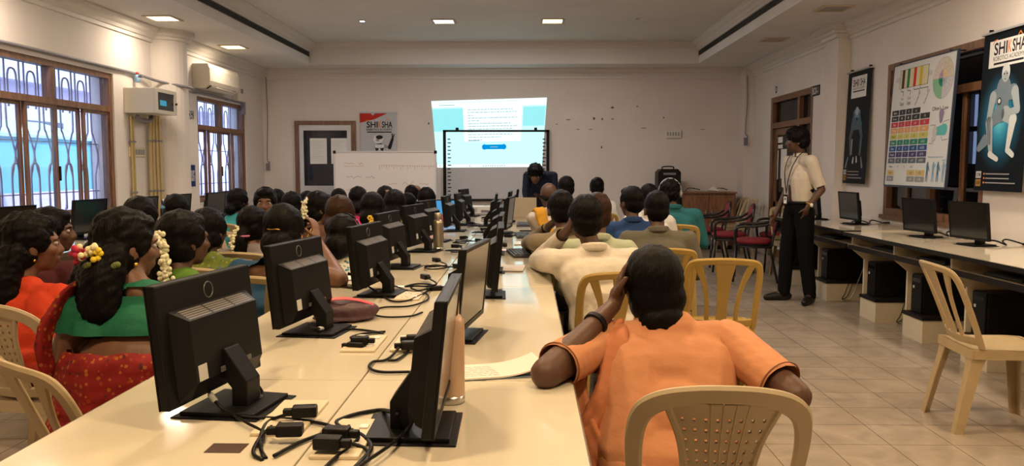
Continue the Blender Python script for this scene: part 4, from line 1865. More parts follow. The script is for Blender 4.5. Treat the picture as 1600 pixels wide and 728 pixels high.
    # lower garment
    if legs:
        bt = botmat or cloth(bottom)
        c = PB()
        c.ell((0, .0, .52), (.190 * tf, .15, .105))
        for sd in (-1, 1):
            c.cap((sd * .085, .02, .52), (sd * .11, .43, .505), .088 * (.4 + .6 * tf), .066).cap((sd * .11, .43, .505), (sd * .11, .41, .12), .066, .055 if not skirt else .075)
        if skirt:
            c.cap((-.09, .42, .50), (.09, .42, .50), .060, .060).cap((-.08, .40, .14), (.08, .40, .14), .07, .07).cap((0, .1, .5), (0, .42, .3), .09, .09)
        c.fuse('skirt' if skirt else 'trousers', bt, t, max(voxel, .010), 3, cuts=[(Vector((0, .40, .09)), (0, 0, -1), .3)], noise=.004, nscale=14)
        if not skirt:
            for sd in (-1, 1):
                sb = PB()
                sb.cap((sd * .11, .37, .045), (sd * .122, .555, .035), .042, .033)
                sb.fuse('shoe', cloth((.02, .015, .012)), t, .010, 2, cuts=[(Vector((0, .4, .0)), (0, 0, -1), .3)])
    if drape is not None:
        dm = drape if not isinstance(drape, tuple) else cloth(drape)
        q = PB()
        # cloth end over the left shoulder and down the back
        pts = [(.12 * fat, L * .3 + .13, sz - .27), (.02 + side * .5, L * .7 + .135, sz - .15), (-.07 + side, L + .10, sz - .03), (-sh + .05 + side, L + .03, sz + .038), (-sh + .05 + side, L - .05, sz + .030), (-.10 + side, L - .10, sz - .07), (-.10 + side * .6, L * .7 - .125, sz - .17), (-.10, L * .3 - .145, sz - .30)]
        P = smooth_path(pts, 3)
        for k in range(len(P) - 1):
            for o_ in (-.03, .0, .03):
                u = Vector((1, 0, .2)) * o_
                q.cap(P[k] + u, P[k + 1] + u, .022, .022)
        q.fuse('sari_drape', dm, t, max(voxel, .010), 3, noise=.003, nscale=30)
    return t, M, A


def seat_chair(proto, x, y, rz, label, dy=-.03):
    """chair under a seated person at x, y"""
    r = math.radians(rz)
    f = Vector((-math.sin(r), math.cos(r)))
    return put_chair(proto, x + f.x * (-dy), y + f.y * (-dy), rz, label, G_CH)
M_stool = mat('stool_plastic', (.3, .2, .1), .5)


def stool(x, y, label):
    t = empty('plastic_stool', (x, y, 0), 0, label, 'stool')
    MB().bbox(-.16, .16, -.16, .16, .395, .43, .02, M_stool).build('seat', parent=t)
    for a in (-1, 1):
        for c in (-1, 1):
            MB().prism([(a * .14 - .02, c * .14 - .02), (a * .14 + .02, c * .14 - .02), (a * .14 + .02, c * .14 + .02), (a * .14 - .02, c * .14 + .02)], 'z', 0, .40, M_stool).build('leg', parent=t)


def sit(px, pytop, Y, label, rz=0, lean=.06, hx=0, chair='A', clabel=None, cdy=-.08, hs=1.0, **k):
    """seat a person whose head appears at px with its top at pytop, Y metres away"""
    p = atY(px, pytop, Y)
    add = k.pop('szadd', 0)
    sz = max(.72, min(1.02, p.z - .165 * hs - .118 * hs)) + add
    k['head_dz'] = -add
    r = math.radians(rz)
    off = Vector((hx + k.get('side', 0), lean + .045))
    wx = off.x * math.cos(r) - off.y * math.sin(r)
    wy = off.x * math.sin(r) + off.y * math.cos(r)
    x, y = p.x - wx, p.y - wy
    if 'warms' in k:      # gestures given as world points: None or (elbow, wrist)
        wa = k.pop('warms')
        inv = (Matrix.Translation((x, y, 0)) @ Matrix.Rotation(r, 4, 'Z')).inverted()
        arms = []
        for a in wa:
            arms.append(a if isinstance(a, str) else (inv @ Vector(a[0]), inv @ Vector(a[1])))
        k['arms'] = tuple(arms)
    res = person('person', x, y, rz, label, lean=lean, hx=hx, shoulder_z=sz, hs=hs, **k)
    if chair:
        pr = {'A': chairA, 'B': chairB, 'C': chairC}[chair]
        seat_chair(pr, x, y, rz, clabel or (k.get('clabel') or 'plastic chair under the ' + label), dy=cdy)
    return res


LV = .0075   # near people
MV = .010
FV = .012    # far people
M_peach = mat('peach_cotton', (0.53, 0.235, 0.115), 0.75, spec=.2, bump=.12, bscale=50)
M_peachb = mat('peach_border', (0.25, 0.09, 0.04), 0.7)

# ---- the person in peach, nearest on the right
lady_x = .36
el = Vector((.048, 2.08, .787))
wr = atY(958, 478, 2.33)
rel = Vector((.70, 2.06, .735))
rwr = Vector((.52, 2.34, .62))


def peach_folds(co):
    # creases running from the left armpit and across the waist
    x, y, z = co[:, 0], co[:, 1], co[:, 2]
    d = np.zeros(len(co))
    for (ax, az, bx, bz, w, a) in ((-.13, .80, -.06, .83, .008, .006), (-.13, .78, -.04, .80, .007, -.005), (-.16, .62, .16, .64, .010, .006), (-.16, .585, .16, .60, .009, -.005),
                                   (-.16, .56, .16, .57, .009, .006), (.12, .84, .19, .80, .007, .005), (.10, .88, .18, .85, .006, .004), (-.15, .66, .10, .70, .010, .004)):
        ux, uz = bx - ax, bz - az
        L = math.hypot(ux, uz)
        t = np.clip(((x - ax) * ux + (z - az) * uz) / (L * L), 0, 1)
        dist = np.hypot(x - ax - t * ux, z - az - t * uz)
        d += a * np.exp(-(dist / w) ** 2) * (y < .16) * np.sin(np.pi * np.clip(t * .9 + .05, 0, 1))
    return d


t, M, A = sit(1022, 386, 2.36, 'person in a peach top with a low black bun, left elbow on the table', rz=-2, lean=.16, hx=-.03, chair=None, szadd=.035,
              warms=((el, wr), (rel, rwr)), top=(.6, .2, .1), topmat=M_peach, sleeve=.0, botmat=M_peach, sk='d', hair=None, voxel=.0065, fat=1.14, sh=.185,
              pitch=8, roll=-4, yaw=8, gest=({'n': (.9, -.1, .1), 'd': (.25, .35, .85), 'curl': .5}, {'n': (-.5, 0, -.6), 'curl': .4}), legs=True, hs=.97)
# sleeves, nape bun, scarf and bracelet
for i, (cut, rr) in enumerate(((.80, .072), (.80, .070))):
    p, e, w = A[i]
    c = PB()
    c.cap(p + Vector((0, 0, -.005)), p.lerp(e, .95), rr, .060)
    c.fuse('sleeve', M_peach, t, .0065, 4, cuts=[(p.lerp(e, cut), e - p, .13)], noise=.003, nscale=22)
    g = MB()
    q = p.lerp(e, cut - .02)
    d = (e - p).normalized()
    sd = d.orthogonal().normalized()
    up = d.cross(sd)
    g.tube([q + (sd * math.cos(a) + up * math.sin(a)) * .0645 for a in [2 * PI * j / 24 for j in range(24)]], .0022, 6, M_peachb, closed=True)
    g.build('sleeve_hem', parent=t)


hb = PB()
hb.ell((0, -.015, .030), (.092, .106, .100), M)
hb.ell((0, -.050, -.030), (.090, .075, .090), M)
hb.ell((0, -.095, -.088), (.072, .052, .058), M)
hb.ell((0, .02, .075), (.066, .06, .042), M)
hb.fuse('hair', mat_hair(), t, .006, 3, noise=.0018, nscale=70)
q = PB()
P = smooth_path([(.14, .34, .50), (.06, .30, .62), (-.06, .26, .74), (-.125, .235, .80), (-.145, .17, .855), (-.150, .08, .845), (-.145, .035, .76), (-.16, .01, .66), (-.20, .02, .56), (-.22, .06, .46)], 4)
for k in range(len(P) - 1):
    wd = .055 + .03 * math.sin(k * .25)
    for o_ in (-1, -.5, 0, .5, 1):
        u = Vector((1, .1, .25)) * o_ * wd
        q.cap(P[k] + u, P[k + 1] + u, .014, .014)
M_scarf = mat('peach_scarf', (0.47, 0.17, 0.075), 0.7, spec=.25, bump=.1, bscale=40)
q.fuse('scarf', M_scarf, t, .0075, 3, noise=.004, nscale=26)
# scarf end swinging down over the table edge side
q = PB()
P = smooth_path([(-.165, .15, .86), (-.25, .12, .80), (-.275, .06, .70), (-.25, .00, .60), (-.18, -.03, .50), (-.06, -.05, .42), (.03, -.06, .38)], 4)
for k in range(len(P) - 1):
    for o_ in (-1, -.4, .3, 1):
        u = Vector((.8, -.1, .5)) * o_ * .045
        q.cap(P[k] + u, P[k + 1] + u, .013, .013)
q.fuse('scarf_end', M_scarf, t, .0075, 3, noise=.004, nscale=26)
g = MB()
d = (A[0][2] - A[0][1]).normalized()
q_ = A[0][1].lerp(A[0][2], .72)
sd = d.orthogonal().normalized()
up = d.cross(sd)
for o_ in (-.005, 0, .005):
    g.tube([q_ + d * o_ + (sd * math.cos(a) + up * math.sin(a)) * .032 for a in [2 * PI * j / 20 for j in range(20)]], .0045, 6, M_black, closed=True)
g.build('bracelet', parent=t)

# ---- green blouse, red sari, nearest on the left
M_green = mat('green_blouse', (0.012, 0.12, 0.062), 0.7, spec=.2, bump=.15, bscale=50)
M_sari = mat_pattern('red_printed_sari', (0.19, 0.010, 0.009), [(0.30, 0.09, 0.015), (0.07, 0.012, 0.012), (0.26, 0.035, 0.01), (0.22, 0.012, 0.012)], 62)
t, M, A = sit(193, 328, 2.55, 'person in a green blouse and red printed sari, flowers in thick black hair', rz=6, lean=.07, hx=-.06, chair=None, warms=('lap', 'table'), topmat=M_green, sleeve=.7, botmat=M_sari, sk='m', hair='mane',
              voxel=.0075, fat=1.22, sh=.185, yaw=-48, pitch=-4, open_back=.045, face=True, hem=.815)
stool(t.location.x, t.location.y, 'plastic stool under the red printed sari')
c = PB()
for (z, r1, r2) in ((.73, .205, .155), (.69, .215, .162), (.65, .222, .168), (.60, .235, .178), (.54, .25, .195), (.48, .26, .21)):
    c.ell((0, .0, z), (r1 + .02, r2 + .015, .085))
c.fuse('sari_waist', M_sari, t, .009, 3, noise=.006, nscale=22, cuts=[(Vector((0, 0, .765)), (0, 0.1, 1), .3)])
q = PB()
P = smooth_path([(-.20, .06, .60), (-.245, -.02, .70), (-.25, -.03, .82), (-.21, .02, .93), (-.14, .05, .975), (-.08, .17, .90), (0, .20, .78)], 4)
for k in range(len(P) - 1):
    for o_ in (-1, 0, 1):
        u = Vector((.3, 1, 0)) * o_ * .022
        q.cap(P[k] + u, P[k + 1] + u, .011, .011)
q.fuse('sari_drape', M_sari, t, .009, 3, noise=.004, nscale=26)
g = MB()
rs = np.random.RandomState(3)
for (dx, dz, n_, col) in ((-.075, -.005, 16, (.42, .01, .05)), (-.045, .0, 18, (.75, .68, .40)), (-.018, -.015, 18, (.75, .55, .03))):
    mm = mat('petal_%d' % int(col[1] * 100), col, .7)
    c0 = hp(t, M, dx, -.145, dz)
    for k in range(n_):
        g.ball(c0 + Vector(rs.normal(size=3) * .012), .0095, 7, 5, mm)
g.build('flower_cluster', parent=t)
g = MB()
for k in range(15):
    g.ball(hp(t, M, -.055 + .0065 * k, -.150 + .001 * k, -.048 + .003 * math.sin(k)), .010, 7, 5, mat('green_buds', (.12, .14, .03), .7))
g.build('bud_string', parent=t)
g = MB().ball((.083, -.005, -.055), .009, 8, 6, M_gold, M)
g.build('earring', parent=t)

# ---- the cream shirt on the right, hand to the head
M_cream = mat('cream_shirt', (0.56, 0.51, 0.44), 0.8, spec=.2, bump=.15, bscale=40)
elb = atZ(842, 408, .79)
t, M, A = sit(916, 304, 4.05, 'person in a cream shirt seen from behind, left hand to the head', rz=8, lean=.10, side=-.08, hx=-.03, hs=1.06, chair='A', cdy=-.14,
              clabel='yellow plastic slat chair under the person in the cream shirt', warms=((elb, atY(890, 356, 4.10)), 'lap'), topmat=M_cream, sleeve=1.8, bottom=(.03, .03, .035), sk='d', hair='short',
              voxel=.008, fat=1.2, sh=.20, collar=True, skirt=False, gest=({'n': (.6, .2, -.1), 'd': (.35, .1, .9), 'curl': .6}, None))
sit(934, 301, 4.45, 'person with thin brown hair in a pale green shirt, hidden behind the cream shirt', rz=0, side=-.05, chair='A', top=(.38, .42, .30), sleeve=1.7, bottom=(.04, .04, .05), sk='m',
    hair='receding', hm=M_hairb, voxel=MV, collar=True, skirt=False, clabel='yellow plastic chair under the person in the pale green shirt')
elb = atZ(824, 380, .785)
sit(877, 297, 4.85, 'person in a khaki shirt with thick black hair leaning on the table', rz=10, lean=.12, side=-.17, hx=-.02, chair='A', warms=((elb, atY(868, 345, 4.95)), 'lap'), top=(.20, .16, .10), sleeve=1.7,
    bottom=(.04, .04, .05), sk='d', hair='short', voxel=MV, collar=True, skirt=False, gest=({'n': (.6, .2, -.1), 'd': (.1, .1, .9), 'curl': .6}, None), clabel='yellow plastic chair under the person in the khaki shirt')
sit(858, 284, 7.0, 'bald person in a cream shirt with a mustard cloth, arms on the table', rz=18, lean=.12, side=-.16, chair='A', arms=('table', 'table'), top=(.55, .48, .40), sleeve=1.6, bottom=(.05, .05, .05), sk='d', hair='bald',
    voxel=MV, collar=True, skirt=False, drape=(.52, .25, .02), clabel='yellow plastic chair under the bald person')
sit(885, 275, 7.7, 'person with thick black hair in a grey shirt, right of the bald person', rz=5, chair='A', top=(.12, .12, .13), sleeve=1.0, bottom=(.03, .03, .04), sk='k', hair='short', voxel=FV, skirt=False,
    clabel='yellow plastic chair under the person in the grey shirt')
sit(933, 277, 8.9, 'person in a white shirt seen from behind, farthest seated on the right', rz=0, chair='A', top=(.62, .60, .58), sleeve=1.6, bottom=(.04, .04, .06), sk='d', hair='short', voxel=FV, collar=True, skirt=False,
    clabel='yellow plastic chair under the farthest person in a white shirt')
sit(987, 291, 5.9, 'person in a blue shirt looking left, seated right of the aisle chairs', rz=6, yaw=22, chair='A', top=(.018, .05, .15), sleeve=1.2, bottom=(.04, .04, .05), sk='d', hair='short', voxel=MV, fat=1.08, sh=.18, collar=True, skirt=False, face=True,
    clabel='yellow plastic chair under the person in the blue shirt')
sit(1014, 287, 6.7, 'person with black hair in a white shirt, between the blue and olive shirts', rz=-4, chair='A', top=(.60, .58, .55), sleeve=1.2, bottom=(.04, .04, .05), sk='d', hair='short', voxel=FV, collar=True, skirt=False,
    clabel='yellow plastic chair under the person between the blue and olive shirts')
sit(1027, 298, 5.15, 'person in an olive grey shirt seen from behind', rz=0, lean=.03, chair='A', top=(.12, .11, .085), sleeve=1.3, bottom=(.05, .045, .04), sk='d', hair='short', voxel=MV, fat=1.15, sh=.19, collar=True, skirt=False,
    clabel='yellow plastic chair under the person in the olive grey shirt')
t, M, A = sit(1047, 283, 7.2, 'person in a teal shirt wearing a grey headset', rz=-8, hx=-.04, chair='A', top=(.018, .11, .12), sleeve=1.2, bottom=(.05, .05, .06), sk='d', hair='curly', hs=.95, voxel=MV, sh=.185, fat=1.1, collar=True, skirt=False,
              clabel='yellow plastic chair under the person in the teal shirt')
g = MB()
g.tube([M @ Vector((.104 * math.cos(a), -.01, .02 + .125 * math.sin(a))) for a in [PI * j / 14 for j in range(15)]], .007, 6, mat('headset_grey', (.3, .3, .33), .4))
for s_ in (-1, 1):
    g.ball((s_ * .10, -.01, .0), (.018, .034, .038), 10, 8, MATS['headset_grey'], M)
g.build('headset', parent=t)

# ---- the women on the left
CG = 'tan plastic chair under the %s'


def W(px, py, Y, what, **k):
    k.setdefault('sleeve', .55)
    k.setdefault('voxel', FV if Y > 5.2 else MV)
    k.setdefault('chair', 'C')
    cl = 'tan plastic chair under the ' + what.split(',')[0]
    if len(cl.split()) > 15:
        cl = 'tan chair under the ' + what.split(',')[0].replace('person', 'woman', 0)
    if len(cl.split()) > 16:
        cl = ' '.join(cl.split()[:16])
    return sit(px, py, Y, what, clabel=cl, **k)


t, M, A = W(42, 333, 3.3, 'person in an orange-red blouse in profile, at the left frame edge', rz=-10, side=-.13, yaw=-42, sk='m', top=(.50, .045, .015), hair='mane', hs=1.12, chair='B', sh=.18, fat=1.15, face=True, bottom=(.3, .03, .02), cdy=-.06, voxel=.009)
g = MB().ball((.080, -.005, -.055), .006, 8, 6, M_gold, M)
g.build('earring', parent=t)
W(76, 325, 3.95, 'person in a maroon blouse in profile, behind the orange-red blouse', rz=-20, yaw=-50, sk='d', top=(.06, .012, .015), hair='pony', face=True, sh=.18, fat=1.15, bottom=(.06, .012, .015), voxel=.009)
t, M, A = W(284, 330, 3.2, 'person in a green blouse with a long jasmine string, behind the red sari', rz=-5, yaw=-35, sk='d', top=(.08, .17, .02), hair='pony', bottom=(.10, .15, .02), sh=.165, drape=(.35, .16, .05), voxel=.009)
jasmine(t, [hp(t, M, *q) for q in ((-.095, -.06, -.035), (-.075, -.10, .02), (-.04, -.125, .0), (-.025, -.13, -.06), (-.02, -.14, -.11), (-.03, -.14, -.15))], 130, .014, 4)
W(325, 326, 4.2, 'person in an olive printed blouse, right of the long jasmine string', rz=0, yaw=-20, sk='d', topmat=mat_pattern('olive_print', (.10, .13, .02), [(.2, .22, .05), (.05, .10, .02), (.15, .2, .2), (.05, .07, .2)], 50), hair='bignest')
t, M, A = W(218, 308, 4.5, 'person with dark hair in a black blouse, below the yellow pipes', rz=0, yaw=-15, sk='d', top=(.03, .025, .025), hair='bignest')
t, M, A = W(274, 304, 5.7, 'person with a blue hair clip, before the round pillar', rz=0, sk='d', top=(.10, .04, .05), hair='bun')
MB().ball((-.05, -.115, .03), (.018, .01, .012), 8, 6, mat('blue_clip', (.1, .3, .6), .4), M).build('hair_clip', parent=t)
W(371, 295, 7.3, 'person in a turquoise blouse below the far barred window', rz=-10, yaw=-20, sk='d', top=(.04, .28, .30), hair='bun', face=True)
W(410, 293, 5.9, 'person turned round, facing the camera over others', rz=-95, yaw=-72, pitch=2, sk='m', top=(.25, .12, .08), hair='pony', face=True, voxel=.0085, lean=.03)
t, M, A = W(394, 323, 4.9, 'person in a grey blouse with pink hair band and jasmine', rz=0, yaw=-20, sk='m', top=(.20, .17, .17), hair='pony')
jasmine(t, [hp(t, M, *q) for q in ((-.06, -.10, -.01), (-.075, -.13, -.06), (-.085, -.14, -.12), (-.10, -.14, -.20))], 90, .014, 5)
g = MB().tube([M @ Vector((.05 * math.cos(a), -.115 + .03 * math.sin(a), -.055)) for a in [2 * PI * j / 16 for j in range(16)]], .007, 6, mat('pink_band', (.5, .15, .25), .6), closed=True)
g.build('hair_band', parent=t)
M_blue = mat('navy_blouse', (0.012, 0.055, 0.12), .6, spec=.25)
e1 = atZ(530, 437, .785)
t, M, A = W(441, 320, 3.95, 'person in a blue blouse with bare upper arms, glinting clip in smooth hair', rz=-8, lean=.10, hx=.02, sk='m', topmat=M_blue, hair='bignest', sleeve=.30, fat=1.25, sh=.19, hs=1.08,
            warms=('lap', (e1, atY(497, 377, 4.25))), open_back=.11, voxel=.009, bottom=(.05, .08, .15), gest=(None, {'n': (-.6, .2, 0), 'd': (-.2, .2, .7), 'curl': .6}))
g = MB()
g.tube([M @ Vector((x_, -.122 + abs(x_) * .25, .012 + .004 * math.sin(x_ * 200))) for x_ in (-.03, -.015, 0, .015, .03)], .003, 6, M_gold)
g.build('hair_clip', parent=t)
g = MB()
p, e, w = A[1]
d = (e - p).normalized()
sd = d.orthogonal().normalized()
up = d.cross(sd)
g.tube([p.lerp(e, .33) + (sd * math.cos(a) + up * math.sin(a)) * .062 for a in [2 * PI * j / 20 for j in range(20)]], .003, 6, M_gold, closed=True)
g.build('sleeve_trim', parent=t)
W(432, 296, 7.7, 'person in a violet blouse, left of the notice door', rz=0, sk='d', top=(.10, .06, .14), hair='bun')
W(456, 300, 6.9, 'person with puffed hair and a rust blouse, below the door frame', rz=0, yaw=-10, sk='m', top=(.28, .10, .05), hair='bignest')
W(480, 299, 8.0, 'person in a dark green blouse below the notice papers', rz=0, sk='d', top=(.04, .10, .06), hair='bun')
t, M, A = W(497, 300, 5.5, 'person in a brown blouse in profile, jasmine and a gold chain', rz=-15, yaw=-48, pitch=-6, sk='d', top=(.12, .06, .045), hair='pony', face=True, open_back=.05, drape=(.50, .42, .26), voxel=.009)
jasmine(t, [hp(t, M, *q) for q in ((-.07, -.08, .07), (-.085, -.10, .03), (-.085, -.11, -.02), (-.06, -.12, -.06))], 56, .014, 6)
g = MB()
for s_ in (-1, 1):
    g.tube(smooth_path([(s_ * .05, .05, .96), (s_ * .045, -.04, .94), (s_ * .02, -.085, .86), (0, -.09, .80)]), .0035, 6, M_gold)
g.build('gold_chain', parent=t)
W(530, 306, 4.9, 'person with brownish hair puffed over the nape', rz=0, sk='m', top=(.10, .05, .05), hair='bignest', hm=M_hairb, hs=1.05)
t, M, A = W(534, 337, 4.4, 'person in a teal and white printed blouse with a hair hoop', rz=-10, lean=.16, side=.10, pitch=-8, sk='d',
            topmat=mat_pattern('teal_white_print', (.45, .45, .38), [(.02, .12, .22), (.03, .2, .28), (.1, .09, .08), (.4, .35, .12)], 45), hair='bignest')
g = MB().tube([M @ Vector((.094 * math.cos(a), .0, .03 + .101 * math.sin(a))) for a in [PI * j / 16 for j in range(17)]], .005, 6, M_blackg)
g.build('hair_hoop', parent=t)
jasmine(t, [hp(t, M, *q) for q in ((-.10, -.11, -.06), (-.095, -.12, -.09), (-.08, -.12, -.10))], 34, .016, 7)
W(529, 295, 8.4, 'person in a plum blouse at the left end of the whiteboard', rz=0, sk='d', top=(.10, .03, .08), hair='bun')
W(559, 292, 7.2, 'person in a bright pink blouse before the whiteboard', rz=0, sk='m', top=(.55, .02, .14), hair='bun', open_back=.04)
t, M, A = W(581, 301, 5.6, 'person with a yellow flower cluster in black hair', rz=0, side=.10, sk='d', top=(.22, .20, .05), hair='bignest')
M_yf = mat('yellow_petal', (.75, .50, .03), .6)
g = MB()
for (cx, cz) in ((.01, -.05), (.045, -.06), (.02, -.085), (.06, -.09)):
    for k in range(6):
        a = k * PI / 3
        g.ball(hp(t, M, cx + .011 * math.cos(a), -.155, cz + .011 * math.sin(a)), (.009, .005, .009), 7, 5, M_yf)
    g.ball(hp(t, M, cx, -.159, cz), .006, 6, 4, M_peachb)
g.build('flower_cluster', parent=t)
W(602, 291, 7.3, 'person in a mustard blouse behind the yellow flowers', rz=0, sk='d', top=(.45, .20, .03), hair='bignest')
W(616, 297, 6.2, 'person in an olive blouse with the right hand to the head', rz=-5, side=.10, sk='m', top=(.16, .18, .03), hair='bignest', arms=('lap', 'cheek'), sleeve=.6, gest=(None, {'n': (-.6, .1, 0), 'd': (-.2, -.3, .8), 'curl': .5}))
W(643, 289, 8.8, 'person in a dark blue blouse at the right end of the whiteboard', rz=0, sk='d', top=(.04, .05, .12), hair='short')
W(637, 302, 7.9, 'person in a grey-blue blouse right of the olive blouse', rz=0, sk='d', top=(.12, .14, .18), hair='bignest')
W(666, 293, 7.7, 'person nearest the laptop, right hand to the head', rz=-4, side=.14, sk='m', top=(.35, .06, .04), hair='bun', arms=('table', 'cheek'), gest=(None, {'n': (-.6, .1, 0), 'd': (-.2, -.3, .8), 'curl': .5}))


# ---- standing figures
def standing(label, x, y, rz, J, M, skn, topm, botm, hair, voxel, short=True, shoes=True, sleeve=.9, sh_r=.055, hands=None, face=True, foot_dirs=((0, 1), (0, 1)), hm=None):
    t = empty('person', (x, y, 0), math.radians(rz), label, 'person')
    b = PB()
    head_prims(b, M)
    b.cap(J['neck'], M @ Vector((0, -.018, -.05)), .052, .050)
    b.cap(J['ls'], J['rs'], .045, .045)
    b.ell(J['chest'], (.13, .09, .14)).ell(J['pelvis'], (.13, .09, .10))
    b.cap(J['chest'], J['pelvis'], .11, .11)
    for k, sd in (('l', -1), ('r', 1)):
        p, e, w = J[k + 's'], J[k + 'e'], J[k + 'w']
        b.cap(p, e, .044, .036).cap(e, w, .037, .025)
        h = (hands or {}).get(k, {})
        d = (w - e).normalized()
        hand(b, w + d * .008, h.get('d', d), h.get('n', Vector((-sd, 0, 0))), sd, 1.0, h.get('curl', .45))
        b.cap(J[k + 'h'], J[k + 'k'], .072, .050).cap(J[k + 'k'], J[k + 'a'], .050, .036)
        f = foot_dirs[0 if k == 'l' else 1]
        a = J[k + 'a']
        b.cap(a, Vector((a.x + f[0] * .13, a.y + f[1] * .13, .035)), .034, .028)
    b.fuse('body', skn, t, voxel, 2)
    hair_style(hair, M, t, voxel, hm or M_hair)
    if face:
        eyes(t, M)
    c = PB()
    c.cap(J['ls'], J['rs'], .062, .062)
    up = (J['neck'] - J['chest']).normalized()
    c.cap(J['neck'] - up * .03 + Vector((-.04, 0, 0)), J['neck'] - up * .03 + Vector((.04, 0, 0)), .058, .058)
    c.ell(J['chest'], (.152, .115, .17)).cap(J['chest'] + Vector((-.05, 0, 0)), J['pelvis'] + Vector((-.06, 0, .06)), .118, .105).cap(J['chest'] + Vector((.05, 0, 0)), J['pelvis'] + Vector((.06, 0, .06)), .118, .105)
    cuts = [(J['pelvis'] + Vector((0, 0, .015)), (0, 0, -1), .22)]
    for k in 'lr':
        p, e, w = J[k + 's'], J[k + 'e'], J[k + 'w']
        if sleeve <= 1:
            c.cap(p, p.lerp(e, sleeve + .08), .062, .058)
            cuts.append((p.lerp(e, sleeve), e - p, .10))
        else:
            c.cap(p, e, .060, .052).cap(e, e.lerp(w, sleeve - .94), .052, .040)
            cuts.append((e.lerp(w, sleeve - 1), w - e, .08))
    c.fuse('shirt', topm, t, voxel, 3, cuts=cuts, noise=.004, nscale=16)
    cb = PB()
    Rm = up.to_track_quat('Z', 'Y').to_matrix()
    for i in range(16):
        a, a2 = 2 * PI * i / 16, 2 * PI * (i + 1) / 16
        if PI * .42 < (a + a2) / 2 < PI * .58:
            continue
        for (rr, dz) in ((.056, .028), (.062, .008)):
            P0 = J['neck'] + Rm @ Vector((rr * math.cos(a), rr * math.sin(a), dz))
            P1 = J['neck'] + Rm @ Vector((rr * math.cos(a2), rr * math.sin(a2), dz))
            cb.cap(P0, P1, .012, .012)
    cb.fuse('collar', topm, t, .007, 2)
    c = PB()
    c.ell(J['pelvis'], (.165, .125, .11))
    for k in 'lr':
        c.cap(J[k + 'h'], J[k + 'k'], .098, .074).cap(J[k + 'k'], J[k + 'a'] + Vector((0, 0, -.01)), .074, .060)
    c.fuse('trousers', botm, t, voxel, 3, cuts=[(J['la'] * .5 + J['ra'] * .5 + Vector((0, 0, -.035)), (0, 0, -1), .4), (J['pelvis'] + Vector((0, 0, .085)), (0, 0, 1), .25)], noise=.004, nscale=14)
    for i, k in enumerate('lr'):
        f = foot_dirs[i]
        a = J[k + 'a']
        q = PB()
        n = Vector((f[0], f[1], 0)).normalized()
        q.cap((a.x - n.x * .04, a.y - n.y * .04, .045), (a.x + n.x * .07, a.y + n.y * .07, .045), .043, .045)
        q.cap((a.x + n.x * .07, a.y + n.y * .07, .045), (a.x + n.x * .17, a.y + n.y * .17, .030), .045, .032)
        q.fuse('shoe', cloth((.012, .010, .009), rough=.4), t, .008, 2, cuts=[(Vector((a.x, a.y, .002)), (0, 0, -1), .3)])
    return t


V = Vector
# the trainer standing by the right desk
sx, sy = 2.66, 7.90
J = {'neck': V((0, .0, 1.43)), 'ls': V((-.170, 0, 1.385)), 'rs': V((.170, 0, 1.385)), 'chest': V((0, .01, 1.22)), 'pelvis': V((0, 0, .95)),
     'le': V((-.235, -.075, 1.115)), 'lw': V((-.205, .05, .955)), 're': V((.235, -.03, 1.10)), 'rw': V((.225, .10, .865)),
     'lh': V((-.085, 0, .90)), 'rh': V((.085, 0, .90)), 'lk': V((-.105, -.01, .50)), 'rk': V((.10, .05, .50)), 'la': V((-.13, -.06, .09)), 'ra': V((.12, .06, .09))}
M = headM((0, .045, 1.585), -34, -2, 0)
M_cr2 = mat('pale_check_shirt', (0.52, 0.46, 0.38), 0.8, spec=.2, bump=.1, bscale=60)
t = standing('standing person in a pale shirt and black trousers with a lanyard, hand in pocket', sx, sy, 108, J, M, skin('d'), M_cr2, mat('black_trousers', (.004, .0038, .004), .85, spec=.1, bump=.1, bscale=50), 'curly', .0075, sleeve=.88,
             foot_dirs=((-.55, .75), (.35, .95)), hands={'l': {'d': (.45, -.05, -.85), 'n': (1, 0, 0), 'curl': .3}, 'r': {'curl': .7}})
M_lan = mat('lanyard_navy', (0.015, 0.015, 0.03), .6)
g = MB()
for s_ in (-1, 1):
    g.ribbon(smooth_path([(s_ * .06, -.04, 1.475), (s_ * .072, .05, 1.46), (s_ * .055, .125, 1.34), (s_ * .025, .150, 1.20), (0, .148, 1.075)], 5), .016, [Vector((0, 1, .2))] * 21, .003, M_lan)
g.build('lanyard', parent=t)
g = MB().bbox(-.03, .03, .150, .158, .965, 1.065, .003, M_black).box(-.022, .022, .158, .1595, .978, 1.045, M_paper).box(-.01, .01, .1596, .160, 1.01, 1.035, M_ink)
g.build('id_card', parent=t)
d = (J['lw'] - J['le']).normalized()
sd = d.orthogonal().normalized()
up = d.cross(sd)
g = MB().tube([J['lw'] - d * .02 + (sd * math.cos(a) + up * math.sin(a)) * .032 for a in [2 * PI * j / 20 for j in range(20)]], .009, 8, M_gold, closed=True)
g.ball(J['lw'] - d * .02 + Vector((-.034, 0, .0)), (.007, .018, .018), 10, 8, M_paper)
g.build('wrist_watch', parent=t)
b_ = MB()
b_.tube([Vector((.159 * math.cos(a), .122 * math.sin(a) + .0, .988)) for a in [2 * PI * j / 24 for j in range(24)]], .014, 8, M_black, closed=True)
b_.build('belt', parent=t)

